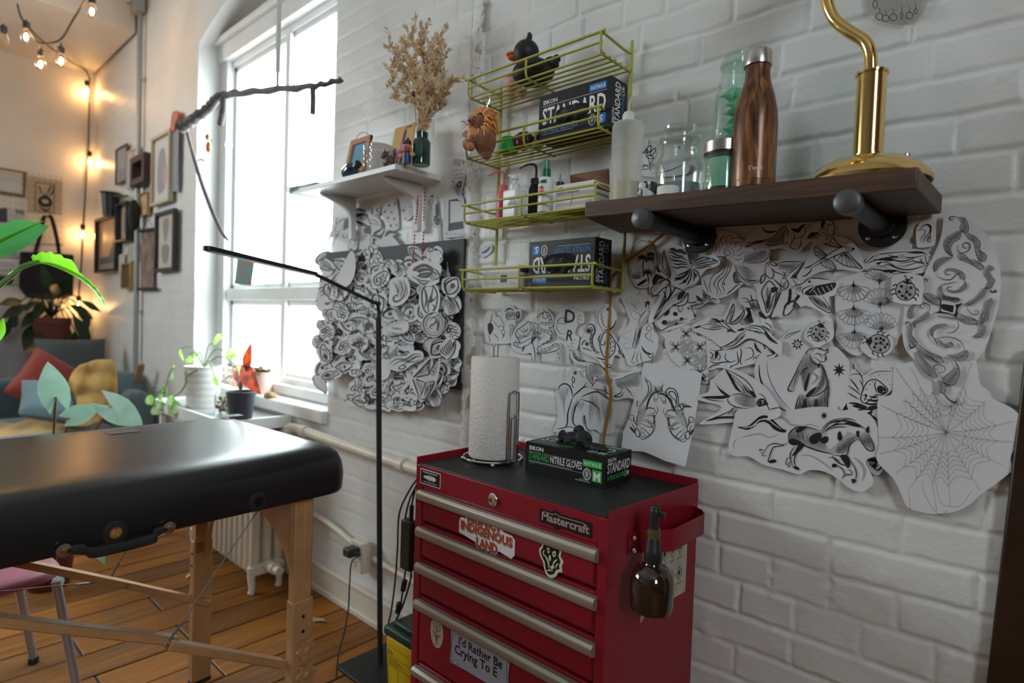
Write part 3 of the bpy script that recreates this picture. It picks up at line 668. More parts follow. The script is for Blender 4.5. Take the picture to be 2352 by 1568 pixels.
def glove_box(base,rz,label,accent,lay='flat',L=.245,Dp=.125,H=.077,size='M',group=None,tilt=None):
 t=thing('glove_box',label,'box of gloves',base,rz,group)
 b=MB(); mats=[BLKCARD,WH,accent,GREYP,mat('box_hole',(.004,.004,.004),.9)]
 def art(face,u,v,w,h,kind):
  X=frame(face,u,v); k=Ink(b,lambda x,y,l:X@Vector((x*.001,-y*.001,l)),1,lift=.0003,dl=.00003)
  if kind=='strip':    # narrow long side
   k.text('EIKON',14,12,19,w=46,bold=.025); k.mi=2; k.text('STANDARD',25,11,43,w=66,bold=.012); k.mi=1; k.text('NITRILE GLOVES',25,81,43,w=97,bold=.012)
   k.mi=2; k.run('F 181,16 236,16 236,33 181,33;F 209,37 236,37 236,66 209,66'); k.mi=3; k.run('o3,10,13 194,51;f 189,46 191,40 194,46 196,40 198,46 199,54 194,60 190,56;p.6 11,24 175,24;p.6 11,51 182,51'); k.run('p1 12,48 150,48;p1.2 160,70 205,70;p1 172,66 200,66')
   k.mi=1; k.text('NITRILE',11.5,185,29,w=47,bold=.02,sp=1.25); k.text(size,29,212,62.5,sx=.92,bold=.03); k.mi=2; k.text('421-M',6,14,57,sx=1)
  elif kind=='face':   # large top face
   k.text('EIKON',15,14,26,w=48,bold=.02); k.run('p.6 12,31 %g,31'%(w*1e3-12)); k.text('STANDARD',62,12,80,w=w*1e3-27,bold=.018)
   k.mi=2; k.text('NITRILE GLOVES',21,14,104,w=118,bold=.012); k.run('F %g,9 %g,9 %g,27 %g,27'%(w*1e3-66,w*1e3-14,w*1e3-14,w*1e3-66)); q=w*1e3; k.run('F %g,88 %g,88 %g,113 %g,113'%(q-38,q-13,q-13,q-38))
   k.mi=1; k.text('NITRILE',12,q-61,22.5,w=43,bold=.02,sp=1.15); k.text(size,25,q-33,110,sx=1,bold=.02); k.mi=3; k.run('o3,10,13 %g,99;p1 14,108 120,108'%(q-54)); k.run('f %g,94 %g,88 %g,94 %g,88 %g,96 %g,104 %g,106'%(q-58,q-56,q-54,q-51,q-50,q-51,q-57))
   k.mi=4; k.run('f 60,68 66,50 110,46 160,52 168,66 160,82 112,88 70,84')
  elif kind=='end':    # short end
   k.text('EIKON',12,10,16,w=38,bold=.02); k.text('STANDARD',35,9,43,w=108,bold=.014); k.mi=2; k.text('NITRILE GLOVES',15,10,60,w=78,bold=.012); k.run('F 103,48 114,48 114,62 103,62'); k.mi=1; k.text(size,14,105,60,sx=.8,bold=.02); k.mi=3; k.run('o2,5,7 96,55')
 if lay=='flat':
  b.box((0,0,H/2),(L,Dp,H)); art((-L/2,-Dp/2,H),(1,0,0),(0,0,1),L,H,'strip'); art((-L/2,Dp/2,H),(1,0,0),(0,1,0),L,Dp,'face'); art((L/2,-Dp/2,H),(0,1,0),(0,0,1),Dp,H,'end')
 else:                # standing on its long side; the big face looks into the room
  b.box((0,0,Dp/2),(L,H,Dp)); up=lay=='up'
  if up: art((-L/2,-H/2,Dp),(1,0,0),(0,0,1),L,Dp,'face')
  else: art((L/2,-H/2,0),(-1,0,0),(0,0,-1),L,Dp,'face')
  art((L/2,-H/2,0),(0,0,1),(0,-1,0),Dp,H,'end')
 b.build('carton',mats,t,smooth=False)
 g=MB(); n=30; rnd=random.Random(len(label))
 if lay=='flat':
  for c,r in (((-.012,.0,.088),(.036,.020,.020)),((.02,-.006,.098),(.026,.017,.022)),((-.05,.004,.091),(.015,.009,.020)),((.062,-.012,.084),(.034,.014,.010)),((.0,.006,.112),(.018,.012,.014)),((.088,-.02,.082),(.016,.010,.007))): g.ell(c,r,n=12)
  o=g.build('glove',mat('black_nitrile',(.014,.014,.015),.6,bump=.4,bscale=60,bdist=.004),t);
 else:
  g.ell((-.005,-H/2+.006,.056),(.055,.016,.023),n=20); o=g.build('glove',mat('black_nitrile'),t)
 rm=o.modifiers.new('r','REMESH'); rm.mode='VOXEL'; rm.voxel_size=.003
 tx=bpy.data.textures.new('crumple','CLOUDS'); tx.noise_scale=.022; d=o.modifiers.new('d','DISPLACE'); d.texture=tx; d.strength=.016
 sm_=o.modifiers.new('s','SMOOTH'); sm_.iterations=2
 for p in o.data.polygons: p.use_smooth=True
 return t
def P3(px,py,z): return WZ(px,py,z)
q0=WZ(1213,1080,.8465); q1=WZ(1380,1120,.8465)
ang=math.atan2(q1.y-q0.y,q1.x-q0.x); c=(q0+q1)/2+Vector((-math.sin(ang),math.cos(ang),0))*.0625
glove_box((c.x,c.y,.846),ang,'black and green carton of size M gloves lying on the red tool chest',GREENP)
def towel():
 c=WZ(1131,1052,.853); c.z=.846
 t=thing('paper_towel_holder','chrome wire paper towel holder standing on the black top of the tool chest','paper towel holder',c)
 b=MB(); n=40
 ring=lambda r,z,rr=.003:b.tube([(r*math.cos(2*PI*i/n),r*math.sin(2*PI*i/n),z) for i in range(n)],rr,8,closed=True)
 ring(.082,.012); ring(.06,.012,.0022); ring(.03,.012,.002)
 for a in (0,PI/2): b.tube([(-.082*math.cos(a),-.082*math.sin(a),.012),(.082*math.cos(a),.082*math.sin(a),.012)],.0024,8)
 b.build('base_ring',CHROME,t)
 for i in range(4):
  a=R(45+90*i); q=MB(); q.ell((.082*math.cos(a),.082*math.sin(a),.0065),.0065,n=12); q.build('foot',CHROME,t)
 p=MB(); p.tube(cr([(-.008,0,.012),(-.008,0,.30),(-.008,0,.318),(0,0,.326),(.008,0,.318),(.008,0,.30),(.008,0,.012)],5),.0022,8); p.build('spindle',CHROME,t)
 a=R(-5); dx,dy=math.cos(a),math.sin(a); g=MB()
 for k,(h,w) in enumerate(((.205,.017),(.14,.010))):
  r=.082+.001*k
  g.tube(cr([(r*dx-w*dy*-1,r*dy-w*dx,.012),(r*dx+w*dy,r*dy-w*dx,h-.02),(r*dx+w*.7*dy,r*dy-w*.7*dx,h-.006),(r*dx,r*dy,h),(r*dx-w*.7*dy,r*dy+w*.7*dx,h-.006),(r*dx-w*dy,r*dy+w*dx,h-.02),(r*dx-w*dy,r*dy+w*dx,.012)],6),.0026,8)
 g.build('side_arm',CHROME,t)
 r=MB(); Rr=.068; r.lathe([(.020,.0),(Rr-.002,.0),(Rr,.003),(Rr,.272),(Rr-.003,.277),(.020,.278),(.019,.27),(.019,.004)],n=64,wob=lambda a,z:1+.004*math.sin(3*a))
 m=mat('paper_towel',(.80,.77,.73),.9,bump=1,bscale=95,bdist=.0035)
 cz=Vector((c.x,c.y,c.z+.0155)); r.X=None
 o=thing('paper_towel_roll','thick roll of white embossed paper towel on the chrome holder','paper towel',cz); x=r.build('paper',m,o)
 k=MB(); k.lathe([(.0195,.001),(.0195,.277),(.0175,.277),(.0175,.001)],n=28); k.build('core',mat('cardboard',(.42,.30,.19),.8),o)
 s=MB(); s.add([(Rr*math.cos(R(-120+i*.8))*1.004,Rr*math.sin(R(-120+i*.8))*1.004,z) for i in range(6) for z in (.002,.274)],[(2*i,2*i+2,2*i+3,2*i+1) for i in range(5)]); s.build('loose_edge',m,o)
towel()
def amber():
 X0=WX(1495,1388,-.565); x,y=X0.x,X0.y; z=X0.z-.012
 t=thing('spray_bottle','brown glass squat bottle with black nozzle hanging from the chest side handle','bottle',(x,y,z))
 b=MB(); b.lathe([(.0,.002),(.030,.0),(.040,.004),(.043,.014),(.0435,.062),(.040,.077),(.030,.089),(.017,.095),(.0145,.100),(.0145,.108),(.0,.108)],n=40); b.build('body',mat('amber_glass',(.020,.010,.006),.06,spec=.8,coat=.6),t)
 c=MB(); c.lathe([(.0175,.100),(.0185,.102),(.0175,.118),(.0165,.119),(.0165,.122),(.0155,.124),(.0145,.146),(.013,.15),(.0,.15)],n=30)
 c.build('collar',mat('black_plastic',(.02,.02,.02),.4),t)
 n=MB(); n.tube(cr([(0,0,.148),(-.001,.0,.17),(.0,.0,.19),(.001,.001,.207)],4),[.0125,.0115,.0105,.0105,.010,.010,.010,.010,.0105,.0105,.0105,.0102,.008][:13],16); n.ell((.001,.001,.207),(.0095,.0095,.008),n=12); n.box((.012,.004,.196),(.018,.008,.010)); n.build('nozzle',mat('black_plastic'),t)
 h=MB(); h.lathe([(.0135,.147),(.0128,.16),(.0122,.166)],n=24); h.build('clear_band',mat('smoky_plastic',(.10,.075,.03),.25),t)
amber()
# ================================================================ TATTOO DRAWINGS taped to the brick
C2=(1080,640,3.409);C3=(1400,480,3.734);C4=(1800,480,3.734);C5=(1400,780,3.734);C6=(1800,780,3.734)
D=drawing
D('paper_drawing','paper cut-out of a woman, a reaching hand and a lion above the paper towels',
'150,255 190,265 230,300 270,225 330,205 370,235 415,250 410,310 370,345 350,420 330,500 240,510 150,500 125,430 125,330',
'l5 185,270 175,330 155,380 165,430;f 150,360 170,345 190,365 192,395 178,430 165,440 155,410;l3 192,330 215,360 240,385;l3 215,300 235,290 250,310 262,340 275,360 268,400 250,420;l3 225,390 240,370 265,372 270,395 255,405 235,400;l4 190,430 205,440 225,460 230,490;l3 160,440 170,480 175,500;l3 250,420 270,440 262,470;'
'f 280,262 292,240 315,228 345,236 360,260 352,250 330,240 300,248;l3 288,270 290,300 300,322;l3 358,262 362,295 345,318;d4 308,268 336,268;l3 312,290 322,296 334,290;l3 322,275 322,290;l2.5 296,300 306,316 322,322 340,312;h80,7,2 284,262 300,250 345,246 360,280 352,310 300,318;f 370,268 385,255 402,262 408,290 398,312 380,318 372,300;@0;f 378,275 390,270 398,285 388,300;@1;l7 300,320 290,340;l5 340,320 365,318 378,335 352,345;l4 312,380 322,362 345,360 350,390 340,440 325,490;h70,8,2 315,380 342,370 340,430 320,470;l3 282,400 276,440 262,470;l3 300,420 296,490',C2,off=.005)
D('paper_drawing','paper cut-out of a shaded open rose on a long stem, beside the paper towels',
'365,400 400,350 455,325 500,345 530,360 535,400 525,450 540,480 535,560 528,660 505,620 485,580 440,590 380,570 345,540 335,470',
'c4 370,440 385,400 420,375 455,350 470,335 500,355 520,385 522,430 505,470 480,505 445,525 410,540 365,525 358,500 400,495;l4 370,440 400,455 440,450 470,425 490,385 472,340;l4 358,478 385,498 420,500 455,480 480,460;l3.5 400,390 420,412 450,415 470,395;l3.5 425,380 435,400 455,402 470,372;l3 440,420 430,440 445,455 470,445 480,425;l4 505,380 512,420 495,460 470,480;l3 385,420 400,440 430,440;h40,8,2 375,445 410,455 440,450 420,480 375,480;h-60,8,2 490,380 520,400 515,440 490,470;h20,8,2 365,505 410,505 400,535 370,528;f 500,460 535,452 520,475 505,490 500,520 488,490;f 425,535 440,525 430,560 420,570;l5 497,500 512,540 522,590 527,655;l3.5 488,545 500,538;l3 500,540 500,560',C2,off=.006)
D('paper_drawing','paper cut-out of a spotted snake winding in an S, right of the rose drawing',
'590,225 615,240 650,275 668,330 640,375 620,385 655,430 645,470 600,500 640,510 690,490 722,520 728,600 712,660 690,630 690,560 640,570 570,580 530,560 540,500 600,440 540,410 525,340 540,280',
'l3 590,232 594,250 592,268;c3 592,262 612,270 622,290 612,308 596,312 582,300 584,278;l3.5 560,330 545,320 542,295 556,275 580,268 605,258 632,272 646,300 652,335 640,356 606,362 570,352 535,345;l3.5 535,345 530,372 545,400 575,415 610,425 636,440 640,470 610,500 570,520 545,535 540,560 575,572 625,560 670,530 690,535 700,580 700,620 712,650;l3.5 566,338 600,344 630,340 628,310 610,290;l3.5 555,352 552,372 566,390 600,402 640,412 650,440 640,475 600,500 565,520;l3.5 552,548 590,548 640,530 672,508 700,512 716,545 720,600 712,652;d5 552,300 560,285 578,276 615,272 634,292 642,320 632,345 605,352 575,346 545,360 546,385 565,402 590,412 618,420 640,440 636,465 612,488 580,508 556,530 570,556 600,555 630,545 660,522 690,520 706,550 708,585 712,620;d3 560,360 580,404 640,450 590,500 585,560 650,540 700,530 710,600',C2,off=.005)
D('paper_drawing','paper cut-out with ornate outline letters DE and RE and a sketched cup',
'700,235 740,220 860,250 900,262 905,340 850,370 830,430 865,460 855,545 800,550 770,490 700,440 672,380 680,310 712,270',
'c3 696,345 712,315 745,308 775,320 770,345 730,352;l3 690,340 690,385 710,420 740,432 770,415;l2.5 748,350 750,405;@3;c2 690,330 730,300 780,315;@1',C2,off=.005,
after=lambda k,T,s:[k.text('D',42/1,*T(738,338),rot=8,sx=.85,bold=.02) , setattr(k,'mi',3), k.text('E',30,*T(838,352),rot=8,bold=-.0), setattr(k,'mi',1), k.text('R',34,*T(755,478),rot=8,sx=.8,bold=.02), setattr(k,'mi',3), k.text('E',27,*T(790,535),rot=8), setattr(k,'mi',1), k.run('@0;F %g,%g %g,%g %g,%g %g,%g;@1'%(*T(785,258),*T(795,285),*T(786,312),*T(776,285))), k.run('F %g,%g %g,%g %g,%g %g,%g'%(*T(785,264),*T(790,285),*T(786,306),*T(781,285)))])
D('paper_drawing','paper cut-out of a crescent moon over a spotted lizard, behind the orange cord',
'1005,270 1040,215 1090,200 1140,225 1168,290 1150,360 1120,410 1160,470 1205,560 1200,610 1150,600 1125,680 1100,705 1060,690 1010,630 930,590 885,560 880,490 920,420 915,370 960,345 1010,360',
'l3 1080,212 1035,240 1015,300 1022,350 1050,400 1060,420;l3 1078,214 1050,245 1040,285 1052,300 1040,318 1056,330 1052,345 1075,380 1110,392 1140,370 1158,320;l8 1060,400 1100,400 1140,370 1158,325;s8,20,7 1098,240;'
's10,34,13 945,408;s8,22,9 932,510;l7 920,395 935,365 965,355 990,380 990,420 975,450 970,490 985,540 1010,570 1040,575;l5 945,385 962,378 972,395 965,430 955,480 965,530 990,570 1020,590;d4.5 980,375 982,400 975,440 962,470 962,500 972,535 990,560 1015,580;c5 1065,420 1100,425 1135,465 1152,520 1140,580 1105,615 1065,610 1040,560 1030,510 1045,460;d6 1090,445 1115,465 1130,495 1138,530 1128,565 1105,590 1080,600 1100,480 1112,510 1115,540;l6 1040,430 1020,470 1030,500;l5 1030,500 1050,520 1070,505 1062,485;l6 1150,480 1175,520 1190,560 1198,590;c4 1180,560 1195,565 1200,585 1188,592;l7 1100,615 1060,630 1000,612;l5 1050,640 1070,660 1100,690 1122,690 1120,670;c4 1095,670 1118,672 1122,690 1105,695;l5 890,520 905,490 930,482;l5 895,540 930,550 970,565',C2,off=.009,curl=.004)
D('paper_drawing','paper cut-out of a leaning willow tree beneath a small star, above the glove carton',
'800,700 850,700 880,760 950,790 1000,880 1080,940 1130,960 1155,1060 1145,1180 1100,1215 1040,1210 990,1180 930,1170 905,1065 885,1110 920,1180 915,1230 880,1225 800,1195 680,1200 670,1170 700,1100 690,1000 685,880 720,810 780,780',
's8,26,7 838,735;c4 810,790 820,765 832,790 822,812;l4 815,800 810,840 828,850;l8 700,870 720,835 755,820 790,840 808,890 810,920;l7 810,930 830,905 870,870 900,845 925,810;l5 850,890 880,860 915,845 940,850;l7 880,925 920,905 980,885 1030,890 1085,930;l6 870,940 920,955 965,970 1000,1000 1025,1025;l7 812,925 795,980 775,1050 772,1120 755,1160 700,1172;l7 870,945 840,990 818,1060 815,1120 840,1155 900,1190;l3 830,960 808,1030 798,1110;l3 850,940 826,1010 810,1080;l3 790,1110 796,1160;l4 690,1172 760,1160 800,1158 870,1180 905,1215;h88,9,1.8 705,860 760,830 785,870 760,960 750,1110 735,1000 715,930;h88,9,1.8 850,960 900,960 890,1020 860,1030;h86,8,1.8 940,900 1000,900 1030,1010 1030,1150 980,1060 945,1140;h84,9,1.8 1030,920 1085,940 1130,1010 1120,1120 1075,1160 1050,1080',C2,off=.005)
D('paper_drawing','paper cut-out of two dark panthers meeting nose to nose, partly behind the swan page',
'815,560 840,575 870,625 960,645 1040,690 1080,740 1140,770 1220,745 1340,720 1350,930 1250,930 1160,945 1090,920 1070,870 970,850 930,770 930,690 850,665 805,610',
'l7 822,562 835,610 870,640 930,648;l5 832,560 848,605 880,630 950,655;l4 930,650 980,658 1030,690 1062,740;l4 930,660 925,720 940,780 968,820 985,840;l4 985,740 975,790 970,830;l4 985,745 1010,765 1060,760;@2;f 950,665 1000,670 1040,700 1060,745 1010,760 985,740 965,800 945,770 935,710;@1;h20,6,1.8 950,665 1000,670 1040,700 1060,745 1010,760 985,740 965,800 945,770 935,710;@2;f 985,800 1020,765 1080,755 1130,785 1130,815 1090,830 1060,820 1010,800;@1;h60,6,1.8 985,800 1020,765 1080,755 1130,785 1130,815 1090,830 1060,820 1010,800;l4 1010,790 980,825 972,840;l4 1060,825 1075,870 1100,900;l4 1080,830 1085,890 1110,900;@2;f 1150,795 1200,785 1250,760 1340,730 1345,830 1290,840 1240,850 1210,860 1170,840;@1;h40,6,1.8 1150,795 1200,785 1250,760 1340,730 1345,830 1290,840 1240,850 1210,860 1170,840;l4 1145,790 1200,780 1255,755 1330,728;l5 1210,860 1195,890 1150,915 1160,922 1200,915 1225,880;l4 1240,850 1260,870 1290,910',C2,off=.010,curl=.004)
D('paper_drawing','paper cut-out of a winged fairy with a bird, left of the iris drawing',
'120,760 200,725 260,740 300,690 340,720 380,760 400,800 390,880 360,960 385,990 395,1050 430,1090 430,1180 390,1280 310,1310 270,1325 190,1340 150,1260 130,1230 95,1160 105,1100 130,1050 185,960 160,880 150,830',
'@3;c3 160,790 200,760 240,790 280,850 300,900 250,890 190,850;c3 190,860 240,880 280,910 250,945 210,930;c2.5 260,760 290,720 310,800 305,860;c2.5 320,740 350,730 345,780;l2.5 175,800 230,830 280,880;l2.5 200,780 250,840;@2;f 285,960 320,920 350,900 365,920 340,960 310,1000 270,1010 255,980;@1;f 325,800 350,790 362,805 355,825 340,810 330,850 322,830;l3 340,812 352,830 350,850 338,862;l4 338,860 360,890 368,920 340,960 300,1000;l4 330,860 310,890 280,920 262,900;l3 300,900 270,950 255,985;l4 250,1000 235,1060 225,1120 215,1170 240,1200;l4 270,1010 262,1070 250,1140 245,1190;l5 300,1000 275,1050 262,1110;l3 285,1040 270,1100 262,1160;f 292,1170 310,1200 340,1225 370,1235 372,1250 330,1240 300,1210;l5 340,1235 355,1265 380,1275 392,1240 378,1220;l3 380,1050 340,1060 320,1090 350,1120 400,1140;@3;l3 210,1030 150,1060 120,1090 160,1110 200,1120;l3 200,1130 140,1160 160,1200 220,1180;l3 390,1150 360,1110 380,1060;@1;l3 235,1215 225,1260 205,1310;l3 260,1220 250,1280 270,1320;l3 280,1225 290,1280 300,1315;l3 205,1310 230,1320 240,1300;o2.5,22,18 352,1022;h70,6,1.6 262,1010 290,1020 262,1150 235,1190 230,1100;@3;h30,7,1.5 180,790 250,810 270,870 220,860',C3,off=.007)
D('paper_drawing','oval paper cut-out of palm trees on a beach in a beaded border',
'295,262 355,290 400,370 412,470 400,590 360,660 300,682 230,650 190,560 178,450 195,350 240,285',
'',C3,off=.005,curl=.004,
after=lambda k,T,s:[k.run('c1.6 295,275 350,302 388,378 398,470 388,580 352,645 298,665 240,640 202,555 190,450 206,360 245,300',T),k.run('d4 '+' '.join('%d,%d'%(295+104*math.cos(a*PI/19),470+196*math.sin(a*PI/19)) for a in range(38)),T),
k.run('L6 300,440 296,500 304,580;l4 352,450 350,520;L7 338,560 345,600 342,625;l2 194,540 240,545 290,548;l3 195,560 250,575 300,572;l2 215,590 270,595;l4 200,578 240,590 280,590;f 250,655 280,625 330,600 320,630 280,655;l2 205,548 212,600;h10,7,2 200,555 290,560 290,600 215,600;o2,24,24 275,520',T)]+
[k.run(';'.join('l6 %d,%d %d,%d %d,%d'%(x,y,x+L*.6*math.cos(a),y+L*.5*math.sin(a)-8,x+L*math.cos(a),y+L*math.sin(a)+6) for a in (-2.9,-2.4,-1.9,-1.4,-.9,-.4,0,3.2,2.6,.6)),T) for x,y,L in ((292,430,42),(356,440,38),(340,555,48),(362,400,34))])
D('paper_drawing','spotted cow head cut-out with striped horns, below the iris and burning butterfly',
'430,830 560,770 640,720 800,650 880,700 960,780 940,810 860,800 770,860 750,900 760,930 690,980 560,1030 470,1045 410,990 400,900',
'l5 690,850 720,870 745,905 752,925 735,945 690,960;l5 690,965 600,985 520,1010 465,1040 440,1020 420,990;l5 420,955 450,930 500,880 560,830 640,790;h80,8,2.5 470,965 560,945 640,935 690,940 600,980 500,1010;f 480,915 500,885 522,862 528,880 512,910;e20,18,20 576,900;e22,20 487,972;e14,12 628,940;e18,10,-10 585,985;f 680,845 692,845 692,862 682,862;f 730,905 748,912 740,928;l6 670,790 705,805 750,795 760,780;f 755,740 800,770 808,795 770,785;h75,9,3.2 800,690 850,690 880,760 870,800 730,850 700,825 760,800 810,790;l4 700,830 730,858 800,842 880,800 930,795;l5 870,800 900,770 940,790;c5 555,825 600,810 650,770 685,720 675,800 620,830;f 600,745 640,705 664,712 650,740 600,780;l4 600,780 640,760 680,725;l4 610,830 600,860 615,880 630,870 640,820',C3,off=.006)
D('paper_drawing','tall paper cut-out of an iris bloom on a curved stem, left of the burning butterfly',
'490,345 515,370 540,420 560,520 600,560 590,640 620,660 690,560 730,640 640,700 570,740 480,830 430,900 400,970 360,965 380,860 450,740 390,750 360,690 370,610 400,560 410,480 440,490 470,440',
'c5 490,360 476,440 476,500 520,560 545,560 520,480 502,420;d3 487,440 492,460 488,480 495,420;c4 412,500 430,480 445,520 480,545 530,590 540,560 520,600 460,590 415,560;f 420,500 430,492 438,520 460,545 430,540;f 390,600 420,560 470,580 490,600 440,605 420,640 390,650;c6 400,660 440,640 490,610 525,620 520,660 470,690 420,740 390,735 375,690;@2;f 400,660 440,640 470,640 440,680 410,720 392,700;@1;h60,8,3 380,610 430,600 490,600 470,640 400,660;l7 520,600 560,650 600,680 650,700;h-50,9,4 500,470 545,520 540,600 505,560;l6 510,640 500,720 470,800 430,880 400,955;l9 530,640 545,720 500,800 450,850;l8 480,700 500,770 440,870;f 410,930 440,890 470,850 500,800 460,880 420,945;l7 600,660 560,720 520,790;l6 560,700 620,650 700,600',C3,off=.011,curl=.006)
D('paper_drawing','paper cut-out of a butterfly whose wings are burning flames',
'530,345 590,320 650,330 690,400 720,450 790,440 860,410 930,400 980,460 940,500 860,520 800,580 760,640 690,670 620,680 560,650 560,600 600,560 550,500 530,430',
'l12 540,350 570,345 600,370 650,380;l10 530,370 570,380 600,400 660,410;l9 550,400 590,420 640,420 690,450;l9 545,430 580,445 620,450 700,470;l8 570,470 610,480 650,475 710,490;l8 560,500 600,510 650,500 712,510;f 540,350 580,345 620,360 600,375 560,365;f 610,350 640,350 680,385 660,395 630,375;f 690,400 712,440 730,470 715,480 700,440;l10 735,470 780,440 830,420 870,425;l9 740,480 800,455 850,440 920,430;l9 745,490 800,475 870,460 960,450;l8 750,500 820,490 880,480 965,465;l8 750,510 800,510 850,500 900,495;f 850,420 890,420 870,435;f 900,430 940,440 965,462 930,455;d7 725,500 718,520 735,485;l9 712,515 680,540 640,560 590,580;l9 715,520 680,570 640,600 580,620;l9 718,525 700,580 670,620 620,650;l8 725,525 720,590 700,630 690,660;l8 735,520 750,570 740,620;l8 740,515 780,550 790,590;l8 700,530 650,580 570,600;f 600,590 640,585 620,610 590,610;f 650,620 690,600 670,640;f 740,560 770,560 760,590;l3 735,465 730,420 740,390;l3 740,465 760,420 800,380',C3,off=.013,curl=.01,axis=.4)
D('paper_drawing','paper cut-out of swirling smoke curling into a spiral, under the left pipe bracket',
'890,215 940,190 1060,205 1110,230 1160,280 1230,330 1260,370 1180,430 1140,480 1070,560 1090,640 1160,630 1140,660 1040,740 940,770 870,740 830,700 805,640 810,590 880,560 960,540 1000,480 1010,410 960,420 870,390 862,300',
'l3.5 1030,375 1016,385 1008,370 1022,352 1042,362 1046,385 1022,402 992,385 996,350 1030,335 1066,350 1075,395 1040,425;l3.5 880,380 900,330 890,290 905,240 930,210;l3.5 910,385 930,340 915,290 940,240 960,205;l3.5 950,380 960,340 945,300 970,260 980,215;l3.5 980,350 985,310 970,270 1000,240 1010,210;l3.5 1010,340 1020,300 1010,260 1040,235 1090,230;l3.5 1040,330 1060,290 1060,260 1120,250 1150,270;l3.5 1070,345 1100,310 1090,290 1150,290;l3 1080,370 1130,350 1150,320 1200,330;l3 1080,400 1130,400 1150,380 1240,370;l3 1070,420 1110,440 1150,420;l3.5 1040,430 1000,500 980,550 930,600 910,650 940,700 930,750;l3.5 1050,440 1020,520 1000,570 950,620 945,670 970,710 950,760;l3.5 1060,450 1040,530 1000,600 980,650 1000,700 985,745;l3 1020,430 970,520 900,570 880,620;l3 990,420 940,440 870,390;l3 1010,410 950,410 890,400;l5 985,640 1000,640 998,655;l5 1020,730 1060,700 1100,660 1140,645;h-40,8,2 1010,735 1060,690 1060,710 1020,740;l3 820,600 840,660 870,720;l3 880,620 870,670 890,720',C3,off=.007)
D('paper_drawing','long paper cut-out of a herd of running horses, under the middle of the dark shelf',
'1180,270 1290,130 1400,130 1500,150 1580,150 1700,115 1780,130 1850,90 1900,88 1935,130 1930,180 1905,260 1860,290 1790,300 1720,290 1640,370 1560,365 1480,340 1380,355 1280,345 1170,345 1160,310',
'l9 1440,195 1380,205 1340,190 1325,155;l5 1445,190 1390,195 1350,180;@2;f 1440,210 1480,175 1520,165 1545,200 1530,230 1500,220 1500,290 1440,310 1370,310 1330,270 1400,250;@1;h60,6,2 1340,270 1420,240 1470,190 1520,180 1500,280 1430,308;l5 1335,265 1390,255 1430,230 1460,185 1515,160 1545,205 1530,228 1500,215;l4 1500,215 1505,260 1490,295 1530,300 1528,280;l5 1490,300 1430,312 1370,312 1340,300;f 1180,325 1230,305 1300,275 1340,268 1320,290 1250,305 1200,330;l5 1185,295 1230,295 1300,270;l4 1370,330 1390,322 1400,312;f 1560,170 1600,200 1630,205 1670,160 1690,140 1660,140 1620,170 1590,170;l4 1690,140 1735,135 1730,155 1690,170 1680,220 1640,250 1600,250 1560,240;l5 1560,195 1600,235 1570,290 1560,330 1600,350 1620,345;l5 1650,250 1650,300 1630,340 1610,350;l4 1590,300 1620,320;l4 1640,260 1680,230;f 1680,260 1740,240 1790,210 1740,205 1700,250;l6 1700,260 1750,245 1800,215;l4 1750,215 1800,200 1830,170 1850,100 1880,85 1925,125 1920,145 1885,140 1880,190 1860,220 1800,240 1760,240;f 1820,130 1840,105 1860,110 1850,150 1835,180 1825,160;f 1770,205 1800,205 1790,225;d7 1860,180 1810,225 1845,205;l5 1860,225 1905,230 1900,260 1870,275;l4 1850,235 1880,250 1860,280;l4 1800,240 1790,250 1740,260',C3,off=.006)
D('paper_drawing','paper cut-out of an eagle with raised wings, between the smoke swirl and the flying fish',
'1240,380 1300,345 1390,355 1385,440 1450,450 1560,445 1660,455 1640,510 1580,570 1550,640 1520,690 1470,720 1420,820 1390,910 1340,900 1290,790 1260,660 1180,640 1100,540 1090,480 1160,470',
'@2;f 1175,410 1240,380 1300,360 1360,365 1350,420 1300,450 1240,470 1185,450;@1;h25,9,3 1170,405 1240,380 1300,358 1366,362 1352,420 1290,455 1185,460;l4 1380,360 1370,420 1310,460 1180,470;h15,9,3 1110,490 1200,500 1280,560 1250,620 1170,600 1115,540;l4 1100,480 1110,540 1160,600 1230,640 1300,620 1310,570;l7 1180,600 1230,620 1290,610;l5 1355,495 1362,470 1400,455 1440,470 1452,485 1420,490 1390,470 1375,500;l5 1350,490 1350,560 1400,600 1420,560 1400,500;c5 1310,620 1320,580 1350,560 1340,610 1312,640;l5 1400,510 1430,540 1480,560 1550,580;l6 1450,470 1520,455 1600,455 1665,455;l4 1665,455 1630,500 1570,545 1530,580;h-35,9,3 1470,475 1540,465 1650,462 1600,520 1540,560 1500,540 1450,520;l5 1520,580 1540,620 1550,660 1520,690 1480,650;h50,9,3 1490,570 1530,590 1540,640 1520,685 1480,640;l6 1420,600 1470,650 1520,690;c5 1390,620 1350,650 1320,720 1350,820 1370,890 1400,840 1420,760 1450,700;h-70,9,3.5 1370,660 1400,740 1400,830 1370,880 1350,780;f 1400,680 1440,670 1460,690 1420,720 1400,710;f 1360,800 1380,760 1400,700 1390,780 1375,860;l5 1500,540 1520,560 1500,590;d5 1440,480',C3,off=.010,curl=.005)
